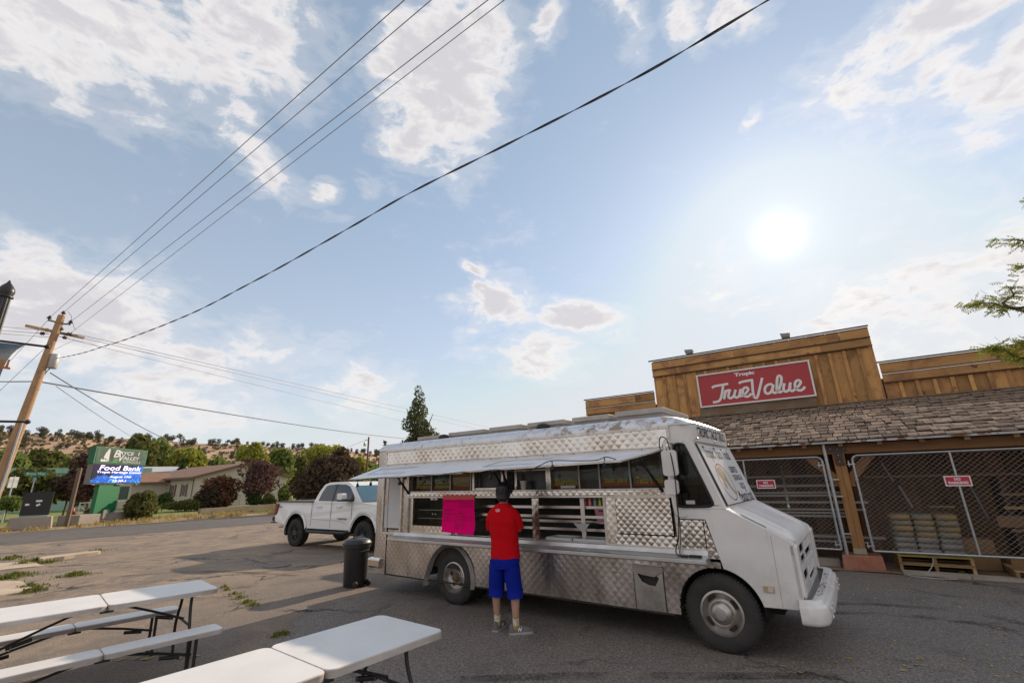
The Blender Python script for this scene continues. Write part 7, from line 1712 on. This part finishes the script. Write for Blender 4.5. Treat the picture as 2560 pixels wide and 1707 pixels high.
for (pa, pb2) in (((130, 825), (106, 825)), ((122, 834), (92, 833)), ((158, 831), (182, 839)), ((150, 832), (195, 837)), ((147, 840), (175, 847))):
    q0, q1 = pa_(*pa), pa_(*pb2); st_ = MB(); st_.tube([q0, q1], .02, 5); o = st_.build('dead_end_strain', IRON, UP_)
    for f in (.45, .62): MB().lathe([(.03, -.07), (.10, -.02), (.11, .0), (.10, .02), (.03, .07)], 10, Matrix.Translation(q0.lerp(q1, f)) @ (q1 - q0).to_track_quat('Z', 'Y').to_matrix().to_4x4()).build('strain_disc', INS, o, 40)
tp = pa_(127, 903); MB().lathe([(.20, -.40), (.22, -.37), (.22, .37), (.20, .41), (.08, .44)], 18, Matrix.Translation(tp + Vector((.10, .05, 0)))).build('transformer', mat('transformer_grey', (.48, .46, .43), .5, .3, c2=(.36, .33, .3), scale=2, amt=.6), UP_, 40)
MB().tube([pa_(62, 1052) + Vector((.12, -.2, 0)), pa_(20, 1180) + Vector((.14, -.2, 0)), pa_(0, 1236) + Vector((.15, -.2, 0)), Vector((.3, -.2, 0))], .05, 8).build('conduit', M_GALV, UP_, 50)
mb = MB(); mb.tube(smoothpts([pa_(133, 886), pa_(142, 890), pa_(141, 902), pa_(133, 915), pa_(120, 925), pa_(105, 945)], 5), .022, 5); mb.tube(smoothpts([pa_(135, 889), pa_(137, 905), pa_(126, 920), pa_(112, 932)], 5), .02, 5); mb.tube(smoothpts([pa_(169, 778), pa_(178, 790), pa_(180, 803), pa_(188, 825)], 5), .012, 4); each(mb, 'jumper', M_BLK, UP_)
M_WIRE = mat('wire_dark', (.05, .05, .055), .6); M_WIRE2 = mat('wire_grey', (.20, .20, .21), .5, .4)
WG = 'overhead wires from the utility pole'
def wire(lab, pts, r_, m=M_WIRE2): tag(MB().tube(pts, r_, 5).build('overhead_wire', m), lab, 'wire', WG)
def wspan(lab, p0, d0, p1, z1, r_, m=M_WIRE2, ext=.35, sag=0.0):
    a, b = at(*p0, d0), gz(*p1, z1); b2 = b + (b - a) * ext
    wire(lab, [a.lerp(b2, i / 12) - Vector((0, 0, sag * 4 * (i / 12) * (1 - i / 12))) for i in range(13)], r_, m)
wspan('overhead wire leaving the pole top, leftmost of the four', (124, 794), UD, (1012, 0), 11.4, .011); wspan('overhead wire leaving the pole top, second from the left of the four', (159, 781), UD, (1079, 0), 11.8, .011); wspan('overhead wire leaving the pole top, third from the left of the four', (177, 804), UD, (1221, 0), 11.4, .011); wspan('overhead wire leaving the pole, rightmost of the four', (160, 845), UD, (1262, 0), 10.6, .009)
# heavy twisted service cable: sight lines met with one vertical plane
c0_, c1_ = at(141, 896, UD), gz(1922, 0, 8.6); pn_ = Vector((c1_.y - c0_.y, c0_.x - c1_.x, 0)).normalized(); cpts = []
for px, py in ((141, 896), (200, 884), (262, 865), (330, 843), (480, 783), (620, 711), (715, 660), (880, 566), (1030, 480), (1280, 355), (1600, 190), (1922, 0)):
    d = ray(px, py); cpts.append(EYE + d * ((c0_ - EYE).dot(pn_) / d.dot(pn_)))
cpts.append(cpts[-1] + (cpts[-1] - cpts[-2]) * 2.0); cc_ = smoothpts(cpts, 8)
TC = thing('service_cable', 'thick twisted black service cable crossing the sky to the upper right', 'cable', (0, 0, 0)); MB().tube(cc_, .008, 5).build('messenger', M_WIRE, TC)
acc = 0; tw1 = []; tw2 = []
dn = []
for i in range(len(cc_) - 1):
    a, b = cc_[i], cc_[i + 1]; k2 = max(1, int((b - a).length / .10))
    for j in range(k2): dn.append(a.lerp(b, j / k2))
for i, p in enumerate(dn):
    t_ = (dn[min(i + 1, len(dn) - 1)] - dn[max(0, i - 1)]).normalized(); u_ = t_.cross(Vector((0, 0, 1))).normalized(); v_ = u_.cross(t_); a = i * .10 * 3.4
    tw1.append(p + (u_ * math.cos(a) + v_ * math.sin(a)) * .016); tw2.append(p - (u_ * math.cos(a) + v_ * math.sin(a)) * .016)
MB().tube(tw1, .008, 4).build('conductor', M_WIRE, TC); MB().tube(tw2, .008, 4).build('conductor', M_WIRE, TC)
def span2(lab, p0, d0, p1, d1, r_, sag=.0, m=M_WIRE2):
    a, b = at(*p0, d0), at(*p1, d1); wire(lab, [a.lerp(b, i / 14) - Vector((0, 0, sag * 4 * (i / 14) * (1 - i / 14))) for i in range(15)], r_, m)
span2('thin wire running right behind the poplar, topmost of three', (196, 836), UD, (1230, 1070), 150, .022, 0); span2('thin wire running right behind the poplar, middle of three', (196, 842), UD, (1190, 1072), 150, .022, 0); span2('thin wire running right behind the poplar, lowest of three', (176, 848), UD, (1100, 1075), 150, .02, 0)
span2('thin wire entering from the left edge, topmost of three', (-200, 800), 60, (106, 825), UD, .014); span2('thin wire entering from the left edge, middle of three', (-200, 810), 60, (92, 833), UD, .014); span2('thin wire entering from the left edge, lowest of three', (-200, 818), 60, (122, 843), UD, .014)
span2('sagging communication cable running right to the truck roof', (95, 953), UD, (1045, 1098), 110, .04, .5, M_WIRE); span2('communication cable entering from the left edge', (-200, 945), 50, (98, 953), UD, .03, .1, M_WIRE); span2('dark service drop running from the pole to the house', (126, 932), UD, (470, 1122), 70, .028, .3, M_WIRE); span2('thin grey drop running from the pole towards the house', (140, 965), UD, (345, 1100), 66, .018, .1)
span2('guy wire from the pole top down to the lower left', (120, 800), UD, (-140, 1080), UD * .97, .012); span2('second guy wire from the pole down to the lower left', (110, 872), UD, (-120, 1090), UD * .95, .012); span2('faint cable from the pole to the upper lines', (133, 875), UD, (186, 850), UD * 1.05, .012)
# small pole with yard lamp
q = at(922, 1092, 74); SPL = thing('yard_light_pole', 'slim wooden pole with a yard lamp left of the food truck', 'pole', (q.x, q.y, 0)); MB().tube([(0, 0, 0), (0, 0, q.z)], [.16, .12], 8).build('pole', mat('pole_dark', (.15, .085, .055), .9), SPL, 50)
lv = at(917, 1104, 74).z; MB().tube([(0, 0, lv + .25), (-.35, -.1, lv + .3), (-.5, -.15, lv + .1)], .04, 5).build('lamp_arm', IRON, SPL); MB().lathe([(.16, -.55), (.2, -.2), (.1, 0), (.05, .1)], 10, Matrix.Translation((-.5, -.15, lv - .1))).build('lamp_head', mat('lamp_lens', (.42, .45, .2), .4), SPL)
span2('thin drop from the yard light pole down to the left', (913, 1100), 74, (790, 1150), 80, .02)

# ------------------------------------------------------------------ banner post at the left edge
LPx = at(24, 703, 8.0); LP = thing('lamp_post', 'fluted black post with pointed finial at the left edge', 'lamp post', (LPx.x, LPx.y, 0)); BKM = mat('post_black', (.022, .021, .021), .38, .3, c2=(.05, .045, .042), scale=6, amt=.4)
mb = MB(); n = 24; rows = []
for z, k2 in ((0, 1.5), (.5, 1.45), (.55, 1.0), (4.06, 1.0)):
    rows.append([((.062 * k2 * (1 if i % 2 else .88)) * math.cos(2 * math.pi * i / n), (.062 * k2 * (1 if i % 2 else .88)) * math.sin(2 * math.pi * i / n), z) for i in range(n)])
mb.grid(rows, closeu=True); mb.build('fluted_shaft', BKM, LP, 30)
MB().lathe([(.06, 4.055), (.078, 4.06), (.078, 4.075), (.065, 4.08), (.066, 4.095), (.078, 4.13), (.072, 4.17), (.05, 4.21), (.02, 4.25), (.006, 4.285), (0, 4.285)], 20).build('finial', BKM, LP, 50)
MB().tube([(-.05, -.03, 4.0), (-.5, -.3, 4.02)], .028, 8).build('side_arm', BKM, LP)
for nm, e in (('upper', (-5.82, 5.42, 3.52)), ('lower', (-5.68, 5.31, 2.57))):
    v = Vector(e) - LPx; v.z = 0; z = e[2]; MB().tube([(0, 0, z), (v.x, v.y, z)], .014, 8).build('banner_arm', BKM, LP, 50); MB().lathe([(0, -.03), (.026, -.015), (.03, 0), (.026, .015), (0, .03)], 10, Matrix.Translation((v.x, v.y, z)), cap=False).build('arm_knob', BKM, LP, True)
def banner_mat():
    m = bpy.data.materials.new('banner_print'); m.use_nodes = True; t = m.node_tree; b = t.nodes['Principled BSDF']; N = NT(t); co = N.n('ShaderNodeTexCoord').outputs['Object']; x, y, z = N.sep(co)
    nz = N.noise(co, 6, 4, .6); zz = N.math('ADD', z, N.math('MULTIPLY', N.math('SUBTRACT', nz.outputs[0], .5), .18)); cc = N.mix(N.mapr(zz, 3.10, 3.16), (.16, .05, .035), (.20, .23, .29)); cc = N.mix(N.mapr(zz, 3.22, 3.25), cc, (.33, .33, .30)); cc = N.mix(N.mapr(zz, 3.38, 3.46), cc, (.10, .16, .22)); N.link(cc, b.inputs['Base Color']); b.inputs['Roughness'].default_value = .7
    return m
v = Vector((-5.82, 5.42, 0)) - Vector((LPx.x, LPx.y, 0)); rows = []
for j in range(14):
    f = j / 13; z = 3.50 - .90 * f; r_ = []; mx = .62 - .62 * f ** .7 * .9 + (.25 * max(0, f - .6) / .4)
    for i in range(8):
        u = .08 + (mx - .05) * i / 7; r_.append((v.x * u - .02 * math.sin(f * 5) * i / 7, v.y * u - .04 * math.sin(f * 6 + 1) * i / 7, z))
    rows.append(r_)
BNR = thing('street_banner', 'printed street banner hanging from the arm at the left edge', 'banner', (LPx.x, LPx.y, 0)); MB().grid(rows).build('cloth', banner_mat(), BNR, True)
mb = MB(); OR = mat('banner_orange', (.50, .17, .03), .7)
for u0, z0, w, h in ((.30, 3.22, .07, .08), (.43, 3.21, .05, .10), (.37, 3.19, .16, .025), (.2, 3.28, .05, .06)): mb.add([(v.x * u, v.y * u - .012 - .02, z) for u, z in ((u0, z0), (u0 + w, z0 - .005), (u0 + w * .9, z0 + h), (u0 + .01, z0 + h * .9))], [(0, 1, 2, 3)])
each(mb, 'print_mark', OR, BNR)
